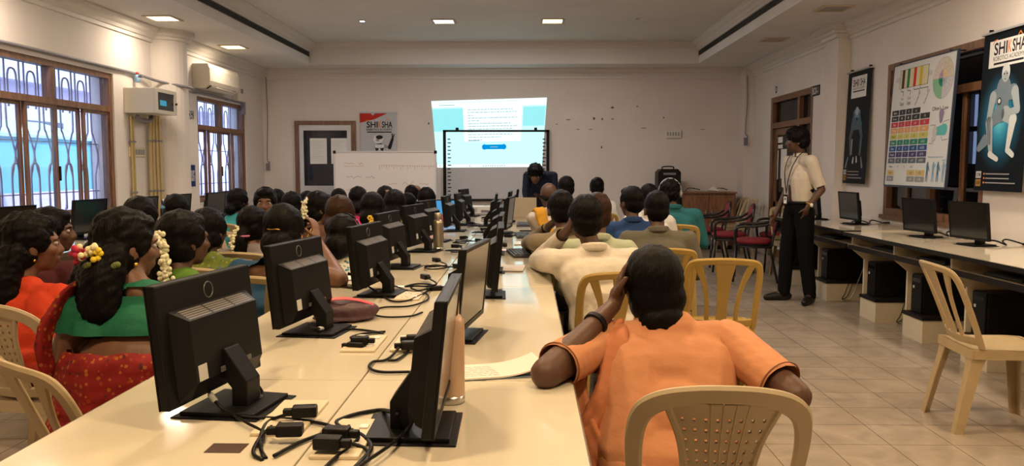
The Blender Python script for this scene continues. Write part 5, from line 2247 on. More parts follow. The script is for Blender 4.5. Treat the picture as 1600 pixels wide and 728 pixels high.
# the trainer bending over the far end of the table
J = {'neck': V((0, .34, 1.235)), 'ls': V((-.175, .30, 1.215)), 'rs': V((.175, .30, 1.215)), 'chest': V((0, .24, 1.13)), 'pelvis': V((0, 0, .95)),
     'le': V((-.20, .36, .99)), 'lw': V((-.17, .46, .815)), 're': V((.20, .36, .99)), 'rw': V((.17, .46, .815)),
     'lh': V((-.085, 0, .90)), 'rh': V((.085, 0, .90)), 'lk': V((-.10, .02, .50)), 'rk': V((.10, .02, .50)), 'la': V((-.11, -.03, .09)), 'ra': V((.11, -.03, .09))}
M = headM((.07, .47, 1.235), 0, -30, 0, 1.08)
standing('standing person in a navy shirt with bushy hair, bending over the far table end', .17, 11.22, 180, J, M, skin('m'), cloth((.010, .013, .03)), cloth((.02, .02, .03)), 'curly', .010, sleeve=1.9,
         hands={'l': {'d': (0, .9, -.15), 'n': (0, 0, -1), 'curl': .2}, 'r': {'d': (0, .9, -.15), 'n': (0, 0, -1), 'curl': .2}})
# ------------------------------------------------------------------ things on the back wall
def flat(name, col, rough=.6, **k):
    return mat(name, col, rough, spec=.2, **k)


F_white = flat('print_white', (.72, .72, .72))
F_red = flat('print_red', (.50, .03, .02))
F_orange = flat('print_orange', (.75, .22, .04))
F_blk = flat('print_black', (.015, .015, .018))
F_grey = flat('print_grey', (.30, .30, .32))
F_lgrey = flat('print_light_grey', (.50, .50, .52))
F_dbl = flat('print_dark_blue', (.012, .03, .055))


def logo(cv, u, v, w, dark=True):
    """the academy name: SHIKSHA with an orange K over ROBOTICS ACADEMY"""
    ink = F_blk
    h = w * .22
    cv.text('SHI', u - w * .255, v + h * .35, h, ink, width=w * .40, bold=.02)
    cv.text('K', u + w * .02, v + h * .35, h, F_orange, width=w * .11, bold=.02)
    cv.text('SHA', u + w * .285, v + h * .35, h, ink, width=w * .38, bold=.02)
    cv.line([(u - w * .50, v + h * .75), (u - w * .46, v + h * 1.05), (u - w * .36, v + h * 1.1)], w * .02, F_orange)
    cv.line([(u + w * .24, v + h * 1.05), (u + w * .30, v + h * 1.35), (u + w * .36, v + h * 1.05)], w * .02, F_orange)
    cv.text('ROBOTICS ACADEMY', u, v - h * .45, h * .36, ink, width=w * .92)
    cv.rect(u - w * .44, u + w * .44, v - h * .95, v - h * .78, ink)


# white robot banner on the back wall
a, b_ = atY(562, 176, YB - .02), atY(619, 176, YB - .02)
zb = 1.05
t = empty('wall_banner', ((a.x + b_.x) / 2, YB - .01, zb), 0, 'white banner with a small robot, hanging behind the whiteboard', 'banner')
w, h = (b_.x - a.x), a.z - zb
mb = MB()
mb.box(-w / 2, w / 2, -.012, -.006, 0, h, F_lgrey)
cv = Canvas(mb, face_M((0, -.0125, 0), (1, 0, 0), (0, 0, 1)), .0012)
cv.poly([(-w / 2, h), (-w / 2, h - .17), (-w * .1, h - .11), (w * .3, h)], F_red, 1)
cv.poly([(-w * .22, h), (-w * .14, h - .05), (-w * .06, h)], F_lgrey, 2)
cv.k = 3
logo(cv, .02, h - .235, w * .76)
cx, cz = .02, h - .56
for (p, q, r0, r1, m) in (((-.10, .02), (-.20, -.10), .025, .018, F_lgrey), ((-.20, -.10), (-.24, -.16), .02, .03, F_blk), ((.08, 0), (.17, -.02), .025, .022, F_grey), ((.17, -.02), (.22, .12), .03, .022, F_blk), ((.22, .12), (.25, .20), .012, .008, F_blk), ((.22, .12), (.215, .21), .012, .008, F_blk),
                          ((0, -.02), (0, -.10), .075, .055, F_blk), ((0, -.12), (0, -.20), .06, .05, F_lgrey), ((-.05, .0), (.05, .0), .03, .03, F_white)):
    cv.limb((cx + p[0], cz + p[1]), (cx + q[0], cz + q[1]), r0, r1, m)
    cv.k += .2
cv.ell(cx - .02, cz + .12, .085, .075, F_white)
cv.k += .3
cv.ell(cx, cz + .15, .06, .035, F_blk)
cv.ell(cx - .03, cz + .10, .03, .02, F_grey)
cv.ell(cx, cz - .05, .018, .018, F_white)
mb.build('print', parent=t)
MB().box(-w / 2 - .01, w / 2 + .01, -.016, 0, h - .012, h + .01, F_lgrey).build('top_rail', parent=t)
# papers taped inside the door glass
for i, (x0, x1) in enumerate(((484, 511), (517, 543))):
    p, q = atY(x0, 216, YB - .024), atY(x1, 256, YB - .024)
    mb = MB()
    mb.box(p.x, q.x, YB - .0235, YB - .022, q.z, p.z, M_paper)
    cv = Canvas(mb, face_M(((p.x + q.x) / 2, YB - .0238, (p.z + q.z) / 2), (1, 0, 0), (0, 0, 1)))
    for k in range(11):
        cv.rect(-.11, .08 - .04 * (k % 3), .16 - .028 * k, .164 - .028 * k, F_lgrey)
    tag(mb.build('paper_notice'), 'white printed notice on the navy door glass, %s of the two' % ('left' if i == 0 else 'right'), 'paper')

# free-standing whiteboard
YW = 12.9
a, b_ = atY(523, 238, YW), atY(680, 238, YW)
w, zt = b_.x - a.x, a.z
t = empty('whiteboard', ((a.x + b_.x) / 2, YW, 0), 0, 'wide whiteboard with faint red handwriting below the robot banner', 'whiteboard')
M_wb = mat('whiteboard_enamel', (.80, .75, .71), .25)
z0 = zt - 1.22
mb = MB()
mb.box(-w / 2, w / 2, 0, .02, z0, zt, M_wb)
cv = Canvas(mb, face_M((0, -.0005, 0), (1, 0, 0), (0, 0, 1)))
F_pen = flat('faint_red_ink', (.42, .20, .16))
F_penb = flat('faint_blue_ink', (.22, .16, .24))
rs = np.random.RandomState(8)


def scribble(u, v, L, hgt, m, gap=.0):
    x = u
    pts = []
    while x < u + L:
        pts.append((x, v + hgt * (rs.rand() - .5)))
        x += hgt * (.35 + .3 * rs.rand())
        if rs.rand() < .13 and len(pts) > 2:
            cv.line(pts, .005, m)
            pts = []
            x += hgt
    if len(pts) > 1:
        cv.line(pts, .005, m)


scribble(-w / 2 + .16, zt - .18, .30, .05, F_pen)
cv.line([(-w / 2 + .14, zt - .225), (-w / 2 + .48, zt - .22)], .004, F_pen)
scribble(-w / 2 + .18, zt - .40, .48, .05, F_penb)
scribble(-w / 2 + .18, zt - .60, .35, .04, F_pen)
scribble(-w / 2 + .16, zt - .90, .12, .04, F_penb)
for k in range(24):
    u = -w / 2 + .72 + k * .038
    cv.line([(u, zt - .21), (u + .004, zt - .27 + .02 * (k % 3))], .005, F_pen)
cv.line([(-w / 2 + .70, zt - .205), (-w / 2 + 1.65, zt - .225)], .003, F_pen)
scribble(-w / 2 + .86, zt - .50, .72, .06, F_pen)
scribble(-w / 2 + .92, zt - .64, .66, .05, F_pen)
scribble(-w / 2 + .86, zt - .86, .15, .04, F_pen)
mb.build('writing_surface', parent=t)
fr = MB()
fr.box(-w / 2 - .012, w / 2 + .012, -.012, .03, zt, zt + .022, M_alu).box(-w / 2 - .012, w / 2 + .012, -.012, .03, z0 - .022, z0, M_alu)
fr.box(-w / 2 - .02, -w / 2, -.012, .03, z0, zt, M_alu).box(w / 2, w / 2 + .02, -.012, .03, z0, zt, M_alu)
fr.build('frame', parent=t)
for sx_ in (-1, 1):
    MB().bbox(sx_ * (w / 2 + .004) - .022, sx_ * (w / 2 + .004) + .022, -.016, .034, zt - .02, zt + .028, .004, M_black).build('corner_cap', parent=t)
    MB().box(sx_ * (w / 2 - .1) - .015, sx_ * (w / 2 - .1) + .015, .03, .06, 0.02, z0 + .3, M_alu).build('stand_post', parent=t)
    MB().bbox(sx_ * (w / 2 - .1) - .02, sx_ * (w / 2 - .1) + .02, -.22, .30, 0, .03, .005, M_alu).build('foot', parent=t)

# interactive board
a, b_ = atY(692, 203, YB - .07), atY(858.5, 203, YB - .07)
c = atY(776, 314, YB - .07)
bx0, bx1, bz0, bz1 = a.x, b_.x, c.z, a.z
t = empty('interactive_board', ((bx0 + bx1) / 2, YB, 0), 0, 'black-framed interactive whiteboard under the projected page', 'board')
cx = (bx0 + bx1) / 2
M_ib = mat('board_surface', (.50, .50, .53), .45)
mb = MB().box(bx0 - cx + .03, bx1 - cx - .03, -.055, -.004, bz0 + .03, bz1 - .03, M_ib)
cv = Canvas(mb, face_M((0, -.0555, 0), (1, 0, 0), (0, 0, 1)), .0008)
for k in range(17):
    z = bz1 - .15 - k * .062
    for u in (bx0 - cx + .075, bx1 - cx - .115):
        cv.rect(u, u + .045 + .015 * (k % 2), z - .012, z + .006, F_blk, 4)
mb.build('surface', parent=t)
fr = MB()
for (p, q, r_, s_) in ((bx0, bx1, bz1 - .035, bz1), (bx0, bx1, bz0, bz0 + .035), (bx0, bx0 + .05, bz0, bz1), (bx1 - .05, bx1, bz0, bz1)):
    fr.box(p - cx, q - cx, -.075, -.004, r_, s_, M_black)
fr.build('frame', parent=t)
for px in (714, 837):
    x = atY(px, 203, YB - .07).x - cx
    MB().bbox(x - .025, x + .025, -.06, -.004, bz1, bz1 + .04, .006, M_black).build('bracket', parent=t)

# projected page: the projector's light painted as glowing sheets on wall and board
M_pj = {}


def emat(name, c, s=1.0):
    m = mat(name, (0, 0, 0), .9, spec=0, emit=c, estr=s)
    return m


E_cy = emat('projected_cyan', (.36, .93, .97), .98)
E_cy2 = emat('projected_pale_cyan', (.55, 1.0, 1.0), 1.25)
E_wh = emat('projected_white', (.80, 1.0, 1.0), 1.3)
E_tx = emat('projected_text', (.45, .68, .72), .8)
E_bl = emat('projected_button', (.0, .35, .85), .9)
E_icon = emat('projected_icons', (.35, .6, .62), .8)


def lerp2(p, q, t):
    return (p[0] + (q[0] - p[0]) * t, p[1] + (q[1] - p[1]) * t)


def page(cv, C, clip=None, top_only=None):
    """page in unit square mapped on the keystone quad C = TL, TR, BR, BL"""
    def P(u, v):
        return lerp2(lerp2(C[0], C[1], u), lerp2(C[3], C[2], u), v)

    def clip_poly(p):
        if not clip:
            return p
        for ax, lim, sg in ((0, clip[0], 1), (0, clip[1], -1), (1, clip[2], 1), (1, clip[3], -1)):
            out = []
            for i in range(len(p)):
                A_, B_ = p[i], p[(i + 1) % len(p)]
                ia, ib = (A_[ax] - lim) * sg >= 0, (B_[ax] - lim) * sg >= 0
                if ia:
                    out.append(A_)
                if ia != ib:
                    t_ = (lim - A_[ax]) / (B_[ax] - A_[ax])
                    out.append(lerp2(A_, B_, t_))
            p = out
            if len(p) < 3:
                return None
        return p

    def R(u0, u1, v0, v1, m, layer):
        p = clip_poly([P(u0, v1), P(u1, v1), P(u1, v0), P(u0, v0)])
        if p:
            cv.poly(p, m, layer)
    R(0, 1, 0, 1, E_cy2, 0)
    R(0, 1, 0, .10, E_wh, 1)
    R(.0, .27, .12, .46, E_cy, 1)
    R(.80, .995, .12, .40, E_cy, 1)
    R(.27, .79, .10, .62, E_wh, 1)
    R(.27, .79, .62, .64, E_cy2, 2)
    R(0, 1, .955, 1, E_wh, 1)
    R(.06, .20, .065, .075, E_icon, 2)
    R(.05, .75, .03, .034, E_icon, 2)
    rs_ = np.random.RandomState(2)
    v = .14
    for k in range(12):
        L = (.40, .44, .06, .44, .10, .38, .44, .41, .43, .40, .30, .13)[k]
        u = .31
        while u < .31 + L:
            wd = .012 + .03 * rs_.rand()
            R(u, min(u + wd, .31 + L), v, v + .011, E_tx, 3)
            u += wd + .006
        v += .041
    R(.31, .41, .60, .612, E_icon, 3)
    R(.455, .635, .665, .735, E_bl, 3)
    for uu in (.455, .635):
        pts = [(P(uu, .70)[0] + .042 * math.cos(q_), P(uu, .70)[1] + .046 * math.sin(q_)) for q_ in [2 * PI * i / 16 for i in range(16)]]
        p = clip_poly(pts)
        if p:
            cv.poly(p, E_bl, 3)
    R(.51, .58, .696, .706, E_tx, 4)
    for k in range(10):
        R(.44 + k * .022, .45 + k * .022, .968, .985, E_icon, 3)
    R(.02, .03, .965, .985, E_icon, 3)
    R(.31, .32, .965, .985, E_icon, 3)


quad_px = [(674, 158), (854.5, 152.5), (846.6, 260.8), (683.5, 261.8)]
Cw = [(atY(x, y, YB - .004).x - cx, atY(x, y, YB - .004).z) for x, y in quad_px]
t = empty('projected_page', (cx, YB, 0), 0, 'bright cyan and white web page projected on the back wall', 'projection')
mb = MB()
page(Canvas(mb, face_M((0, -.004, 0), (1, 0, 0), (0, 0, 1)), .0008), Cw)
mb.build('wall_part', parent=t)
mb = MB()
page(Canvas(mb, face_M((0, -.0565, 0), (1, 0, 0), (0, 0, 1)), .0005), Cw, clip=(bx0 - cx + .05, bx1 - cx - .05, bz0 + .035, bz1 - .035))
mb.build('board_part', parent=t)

# scuffs, plate, cables on the back wall
p, q = atY(1040, 203, YB), atY(1064, 216, YB)
t = empty('switchboard', (p.x, YB, q.z), 0, 'old dirty-edged switch panel on the right part of the back wall', 'socket')
MB().bbox(0, q.x - p.x, -.03, 0, 0, p.z - q.z, .006, M_trim).build('plate', parent=t)
for k in range(5):
    MB().box(.02 + k * .045, .045 + k * .045, -.034, -.03, .04, p.z - q.z - .04, F_grey).build('switch', parent=t)
M_scuff = flat('scuff_dark', (.10, .085, .08))
k = 0
for (px, py, w, h) in ((957, 168, .07, .045), (996, 166, .05, .02), (928, 185, .05, .06), (941, 186, .04, .05), (957, 186, .06, .02), (1037, 184, .04, .03), (940, 230, .03, .06), (888, 187, .10, .015), (903, 202, .07, .015),
                       (923, 202, .09, .015), (1006, 200, .12, .012), (1098, 202, .12, .012), (870, 194, .05, .015), (670, 193, .03, .05), (1029, 115, .04, .05)):
    p = atY(px, py, YB - .002)
    mb = MB()
    pts = [(p.x + w / 2 * math.cos(i * PI / 4) * (.6 + .4 * ((i * 7 + k) % 3) / 2), p.z + h / 2 * math.sin(i * PI / 4) * (.6 + .4 * ((i * 5 + k) % 3) / 2)) for i in range(8)]
    mb.prism(pts, 'y', YB - .003, YB - .001, M_scuff if k < 6 or k > 12 else M_ventb)
    o = mb.build('wall_scuff', kind='structure')
    k += 1
for (px, y0, y1, zz, nm) in ((1154, 108, 215, YB - .40, 'cable with a small connector hanging down the back right corner'), (415, 108, 255, YB - .03, 'cable with a small connector hanging down the back left corner')):
    a, b_ = atY(px, y0, zz), atY(px, y1, zz)
    x = min(a.x, 3.49) if a.x < 0 else 3.525
    t = empty('hanging_cable', (x, zz, 0), 0, nm, 'cable')
    MB().tube(smooth_path([(0, 0, a.z - .1), (.012, 0, (a.z + b_.z) / 2), (-.01, 0, b_.z + .1), (.03, 0, b_.z + .02), (0, 0, b_.z - .05), (0, 0, b_.z)]), .007, 6, M_grille).build('cord', parent=t)
    MB().bbox(-.03, .03, -.02, .02, b_.z - .12, b_.z, .006, M_grille).build('connector', parent=t)

# wooden cabinet in the back right corner with loose wires on top
a, b_ = atY(1066, 300, 12.95), atY(1150, 300, 12.95)
t = empty('wooden_cabinet', ((a.x + b_.x) / 2, 13.2, 0), 0, 'brown wooden two-door cabinet in the back right corner', 'cabinet')
w, h = (b_.x - a.x), a.z
MB().box(-w / 2, w / 2, -.23, .25, .07, h - .025, M_wood).box(-w / 2 + .03, w / 2 - .03, -.20, .23, 0, .07, M_black).build('body', parent=t)
MB().bbox(-w / 2 - .015, w / 2 + .015, -.27, .26, h - .025, h, .004, M_wood).build('top_board', parent=t)
for s_ in (-1, 1):
    d_ = MB().box(min(s_ * .004, s_ * (w / 2 - .02)), max(s_ * .004, s_ * (w / 2 - .02)), -.25, -.232, .10, h - .05, M_wood).build('door', parent=t)
    MB().bbox(s_ * .045 - .008, s_ * .045 + .008, -.272, -.25, .50, .64, .003, M_steel).build('handle', parent=d_)
for i, (pts) in enumerate(([(1072, 300), (1078, 293), (1090, 294), (1094, 300), (1084, 303)], [(1120, 299), (1124, 291), (1134, 290), (1137, 297), (1130, 301)])):
    P = [atZ(x, y, h + .012) for x, y in pts]
    P = [Vector((p.x, 13.05 + .05 * math.sin(j * 2), h + .012 + .05 * abs(math.sin(j * 1.2)))) for j, p in enumerate([atY(x, y, 13.0) for x, y in pts])]
    tag(MB().tube(smooth_path(P), .006, 6, M_black).build('loose_wire'), 'black wire looped on the wooden cabinet, %s one' % ('left' if i == 0 else 'right'), 'wire')
mb = MB()
p = atY(1112, 297, 13.05)
for k in range(8):
    mb.tube(smooth_path([(p.x - .12 + .02 * k, 13.0 + .02 * k, h + .012), (p.x - .04 + .01 * k, 13.05, h + .03 + .008 * k), (p.x + .12, 13.0 + .01 * k, h + .015)]), .006, 5, M_white)
tag(mb.build('wire_bundle'), 'white wire bundle lying on the wooden cabinet', 'wire')

# tall black speaker
a, b_ = atY(1029, 264, 12.9), atY(1065, 264, 12.9)
w = b_.x - a.x
t = empty('loudspeaker', ((a.x + b_.x) / 2, 13.1, 0), 0, 'tall black loudspeaker by the wooden cabinet', 'speaker')
h = a.z
mb = MB()
prof = [(-w / 2, .05), (w / 2, .05), (w / 2, h - .05), (w / 2 - .05, h), (-w / 2 + .05, h), (-w / 2, h - .05)]
mb.prism(prof, 'y', -.17, .17, M_black)
mb.build('cabinet', parent=t, bevel=.01)
M_cone = mat('speaker_cone', (.02, .02, .022), .5)
Mx = Matrix.Translation((0, -.171, h - .30)) @ Matrix.Rotation(PI / 2, 4, 'X')
MB().lathe([(.02, -.03), (.10, -.012), (.125, .004), (.14, .008), (.145, 0)], (0, 0, 0), 24, M_cone, Mx).build('woofer', parent=t)
Mx = Matrix.Translation((0, -.171, h - .75)) @ Matrix.Rotation(PI / 2, 4, 'X')
MB().lathe([(.02, -.03), (.10, -.012), (.125, .004), (.14, .008), (.145, 0)], (0, 0, 0), 24, M_cone, Mx).build('woofer', parent=t)
MB().bbox(-.10, .10, -.178, -.17, h - .095, h - .06, .002, M_grille).build('control_strip', parent=t)
MB().tube(smooth_path([(-.09, .0, h - .01), (-.08, 0, h + .035), (.08, 0, h + .035), (.09, 0, h - .01)]), .01, 8, M_black).build('handle', parent=t)
for s_ in (-1, 1):
    MB().bbox(s_ * (w / 2 - .05) - .02, s_ * (w / 2 - .05) + .02, -.15, .15, 0, .05, .006, M_black).build('foot', parent=t)

# ------------------------------------------------------------------ banners on the right wall
def banner_root(pTL, pTRy, X, label, w, h):
    pass


M_ban = mat('banner_black', (.004, .006, .010), .5, spec=.12)
B_glow = [flat('print_blue_%d' % i, c, .35) for i, c in enumerate(((.006, .016, .028), (.008, .045, .08), (.010, .11, .20), (.03, .25, .42), (.12, .50, .66)))]
B_bot = [flat('print_robot_%d' % i, c, .35) for i, c in enumerate(((.06, .09, .12), (.16, .21, .26), (.34, .40, .44), (.58, .62, .64)))]


def footer(cv, w):
    cv.rect(-w / 2 + .03, -w / 2 + .105, .10, .155, F_lgrey, 8)
    cv.text('OTM', -w / 2 + .067, .127, .028, F_blk, width=.055, layer=9, bold=.02)
    cv.rect(-w / 2 + .03, -w / 2 + .105, .035, .09, flat('print_gold', (.35, .20, .05)), 8)
    cv.text('QOSR', -w / 2 + .067, .062, .024, F_blk, width=.06, layer=9, bold=.02)
    for i in range(3):
        cv.ell(-w / 2 + .145, .135 - .035 * i, .009, .009, F_orange, 8)
        cv.rect(-w / 2 + .165, w / 2 - (.10 if i < 2 else .02) - .06, .130 - .035 * i, .139 - .035 * i, F_grey, 8)


def side_banner(yfar, ynear, ztop, zbot, X, label, lean=.035):
    """hangs on the right wall and faces -x; u runs from far to near (left to right as seen)"""
    w = yfar - ynear
    h = ztop - zbot
    t = empty('wall_banner', (X, (yfar + ynear) / 2, zbot), 0, label, 'banner')
    up = Vector((lean, 0, h)).normalized()
    MM = face_M((0 - lean, 0, 0), (0, -1, 0), up)
    MB().box(-.02, .04, -w / 2 - .015, w / 2 + .015, h - .002, h + .014, M_steel).build('top_rail', parent=t)
    for s_ in (-1, 1):
        MB().box(.0, .05, s_ * w * .4 - .006, s_ * w * .4 + .006, h + .014, h + .04, M_black).build('hook', parent=t)
    mb = MB()
    mb.box(-w / 2, w / 2, 0, h, -.004, 0, M_ban, MM)
    return t, w, h, Canvas(mb, MM, .0007), mb


p1, p2 = atX(1328, 116, 3.70), atX(1363.6, 109.6, 3.70)
t, w, h, cv, mb = side_banner(p1.y, p2.y, p1.z, atX(1318, 286, 3.66).z, 3.69, 'narrow dark banner with a bowing robot, left of the chart banner')
cv.rect(-w * .33, w * .33, h - .29, h - .05, F_white, 1)
cv.k = 2
logo(cv, 0, h - .15, w * .58)
for (a_, b_, r0, r1, m, l) in (((-.10, .62), (.10, .62), .05, .05, B_bot[0], 3), ((-.06, .68), (-.15, .50), .05, .03, B_bot[0], 4), ((.06, .68), (.15, .50), .05, .03, B_bot[0], 4), ((-.15, .50), (-.12, .30), .03, .022, B_bot[0], 4), ((.15, .50), (.13, .30), .03, .022, B_bot[0], 4),
                               ((-.05, .75), (.05, .75), .045, .045, B_bot[1], 5), ((-.07, .74), (-.13, .62), .022, .014, B_glow[2], 6), ((.07, .74), (.13, .62), .022, .014, B_glow[2], 6), ((-.09, .46), (-.09, .30), .014, .008, B_bot[2], 6), ((-.18, .26), (-.23, .16), .012, .02, B_bot[1], 6), ((.17, .26), (.21, .16), .012, .02, B_bot[1], 6),
                               ((-.04, .21), (-.03, .26), .018, .01, B_bot[3], 6), ((.06, .22), (.05, .27), .018, .01, B_bot[3], 6)):
    cv.limb((a_[0] * w / .6, a_[1] + .03), (b_[0] * w / .6, b_[1] + .03), r0, r1, m, l)
cv.ell(0, .81, .045, .045, B_bot[2], 7)
footer(cv, w)
mb.build('print', parent=t)

p1 = atX(1541, 57, 3.70)
t, w, h, cv, mb = side_banner(p1.y, p1.y - .64, p1.z, atX(1522, 297, 3.66).z, 3.69, 'dark blue banner with a crouching robot at the right frame edge')
GC = [(.004, .008, .014), (.008, .045, .08), (.010, .11, .20), (.03, .25, .42), (.10, .46, .62)]
for i in range(22):
    f = i / 21
    k = min(int(f * 4), 3)
    c_ = tuple(GC[k][j] + (GC[k + 1][j] - GC[k][j]) * (f * 4 - k) for j in range(3))
    cv.ell(-.03, .55 + .03 * f, .31 - .26 * f, .40 - .32 * f, mat('print_glow_%d' % i, c_, .5, spec=.12), .1 + .12 * i, seg=36)
cv.rect(-w * .36, w * .44, h - .27, h - .06, F_white, 3)
cv.k = 4
logo(cv, .03, h - .16, w * .68)
for (a_, b_, r0, r1, m, l) in (((-.11, .74), (.13, .76), .055, .06, B_bot[1], 6), ((0, .80), (0, .60), .09, .07, B_bot[1], 5), ((-.13, .74), (-.17, .56), .045, .03, B_bot[2], 7), ((-.17, .56), (-.14, .38), .03, .02, B_bot[1], 7),
                               ((.15, .76), (.20, .62), .045, .032, B_bot[2], 7), ((.20, .62), (.06, .60), .03, .022, B_bot[2], 8), ((-.03, .60), (-.16, .54), .065, .05, B_bot[1], 6), ((-.16, .54), (-.11, .30), .048, .025, B_bot[2], 7),
                               ((.05, .60), (.15, .55), .06, .05, B_bot[2], 6), ((.15, .55), (.11, .33), .045, .025, B_bot[3], 7), ((-.12, .29), (-.02, .25), .025, .02, B_bot[3], 8), ((.11, .32), (.18, .28), .026, .022, B_bot[3], 8),
                               ((-.20, .40), (-.28, .34), .05, .03, B_bot[1], 6), ((.02, .86), (.02, .80), .03, .03, B_bot[1], 8)):
    cv.limb(a_, b_, r0, r1, m, l)
cv.ell(.02, .915, .052, .072, B_bot[3], 9, seg=24)
cv.ell(.02, .885, .038, .045, B_bot[2], 10)
for s_ in (-1, 1):
    cv.ell(.02 + s_ * .018, .905, .009, .006, F_blk, 11)
cv.rect(.008, .032, .862, .867, F_blk, 11)
cv.ell(-.04, .70, .028, .028, F_blk, 9)
cv.ell(-.04, .70, .018, .018, B_bot[3], 10)
footer(cv, w)
mb.build('print', parent=t)

# chart banner hung in front of the right window
p1, p2 = atX(1397, 105, 3.58), atX(1494.5, 78, 3.58)
zb = atX(1379, 288, 3.52).z
w, h = p1.y - p2.y, (p1.z + p2.z) / 2 - zb
t = empty('chart_banner', (3.60, (p1.y + p2.y) / 2, zb), 0, 'white resistor colour code chart hung in front of the dark window', 'banner')
up = Vector((.06, 0, h)).normalized()
MM = face_M((-.07, 0, 0), (0, -1, 0), up)
mb = MB()
F_ch = flat('chart_white', (.60, .62, .64), .35)
mb.box(-w / 2, w / 2, 0, h, -.012, 0, F_ch, MM)
cv = Canvas(mb, MM, .0007)
U = lambda a_: -w / 2 + a_ * w
Vv = lambda a_: a_ * h
F_cream = flat('chart_cream', (.60, .56, .38))
cv.rect(U(.12), U(.60), Vv(.80), Vv(.955), F_blk, 1)
cv.rect(U(.125), U(.595), Vv(.803), Vv(.952), F_cream, 2)
for (u, c_) in ((.16, (.06, .03, .02)), (.25, (.02, .20, .06)), (.36, (.55, .03, .02)), (.46, (.55, .42, .03))):
    cv.rect(U(u), U(u + .045), Vv(.803), Vv(.952), flat('band_%d' % int(u * 100), c_), 3)
for (a_, b_) in ((.05, .12), (.60, .66)):
    cv.rect(U(a_), U(b_), Vv(.86), Vv(.90), F_lgrey, 1)
for i, (u, u2) in enumerate(((.16, .20), (.27, .32), (.38, .47), (.48, .61))):
    cv.line([(U(u), Vv(.795)), (U(u), Vv(.775)), (U(u2), Vv(.775)), (U(u2), Vv(.735))], .006, F_blk, 1)
cv.text('1st', U(.19), Vv(.715), .028, F_blk, layer=1)
cv.text('2nd', U(.31), Vv(.715), .028, F_blk, layer=1)
cv.text('Digit', U(.19), Vv(.67), .03, F_blk, width=.075, layer=1, bold=.01)
cv.text('Digit', U(.31), Vv(.67), .03, F_blk, width=.075, layer=1, bold=.01)
cv.text('Multiplier', U(.46), Vv(.70), .026, F_blk, width=.15, layer=1, rot=1.0)
cv.text('Tolerance', U(.60), Vv(.70), .026, F_blk, width=.15, layer=1, rot=1.0)
rows = [('Black', '0', '0', 'x1', '', (.03, .03, .035)), ('Brown', '1', '1', 'x10', '1%', (.035, .03, .035)), ('Red', '2', '2', 'x10', '2%', (.45, .05, .07)), ('Orange', '3', '3', 'x10', '.05%', (.60, .32, .15)), ('Yellow', '4', '4', 'x10', '5%', (.50, .48, .14)),
        ('Green', '5', '5', 'x10', '±0.5%', (.02, .20, .13)), ('Blue', '6', '6', 'x10', '±0.25%', (.02, .08, .26)), ('Violet', '7', '7', 'x10', '±0.1%', (.05, .05, .15)), ('Grey', '8', '8', 'x10', '±0.05%', (.10, .13, .17)), ('White', '9', '9', 'x10', '', None),
        ('Gold', '', '', 'x10', '±5%', (.55, .42, .18)), ('Silver', '', '', 'x10', '±10%', (.25, .27, .30))]
cols = [(.03, .155), (.165, .27), (.28, .38), (.39, .52), (.53, .68)]
for i, r in enumerate(rows):
    v1 = .625 - i * .050
    v0 = v1 - .044
    for j in range(5):
        if (i in (10, 11) and j in (1, 2)) or (j == 4 and not r[4] and i in (0, 9)):
            continue
        c_ = r[5]
        if c_ is not None:
            cv.rect(U(cols[j][0]), U(cols[j][1]), Vv(v0), Vv(v1), flat('cell_%d' % i, c_), 1)
        tm = F_blk if i in (4, 9, 10) or c_ is None else F_white
        if r[j]:
            cv.text(r[j], (U(cols[j][0]) + U(cols[j][1])) / 2, Vv((v0 + v1) / 2), .022, tm, width=min(.022 * len(r[j]) * .62, (cols[j][1] - cols[j][0]) * w * .8), layer=2)
# wheel
cu, cvv = U(.83), Vv(.82)
ra, rb = .15 * w, .155 * h
F_w = [flat('wheel_%d' % i, c) for i, c in enumerate(((.58, .52, .50), (.55, .50, .42), (.20, .46, .28), (.50, .50, .56)))]
F_wi = [flat('wheeli_%d' % i, c) for i, c in enumerate(((.42, .30, .42), (.60, .48, .26), (.02, .22, .14), (.36, .40, .50)))]
cv.ell(cu, cvv, ra * 1.02, rb * 1.02, F_grey, 1, seg=40)
for i, (a0, ci) in enumerate(((PI / 2, 0), (0, 1), (PI, 2), (1.5 * PI, 3))):
    cv.ell(cu, cvv, ra, rb, F_w[ci], 2, a0=a0, a1=a0 + PI / 2 - .0001)
    cv.ell(cu, cvv, ra * .42, rb * .42, F_wi[ci], 3, a0=a0, a1=a0 + PI / 2 - .0001)
    cv.text('VIRP'[i], cu + ra * .2 * math.cos(a0 + PI / 4), cvv + rb * .2 * math.sin(a0 + PI / 4), .022, F_blk, layer=4)
for k in range(12):
    a0 = k * PI / 6
    cv.line([(cu + ra * .42 * math.cos(a0), cvv + rb * .42 * math.sin(a0)), (cu + ra * math.cos(a0), cvv + rb * math.sin(a0))], .003, F_grey, 4)
    a1 = a0 + PI / 12
    cv.text(('V', 'I R', 'P/I', 'V/R', 'P/V', 'IR', 'V.I', 'R', 'P/R', 'I', 'VI', 'V.V')[k], cu + ra * .72 * math.cos(a1), cvv + rb * .72 * math.sin(a1), .016, F_grey, layer=5)
cv.text("Ohm's Law", U(.83), Vv(.595), .035, F_blk, width=.24 * w, layer=1, bold=.01)
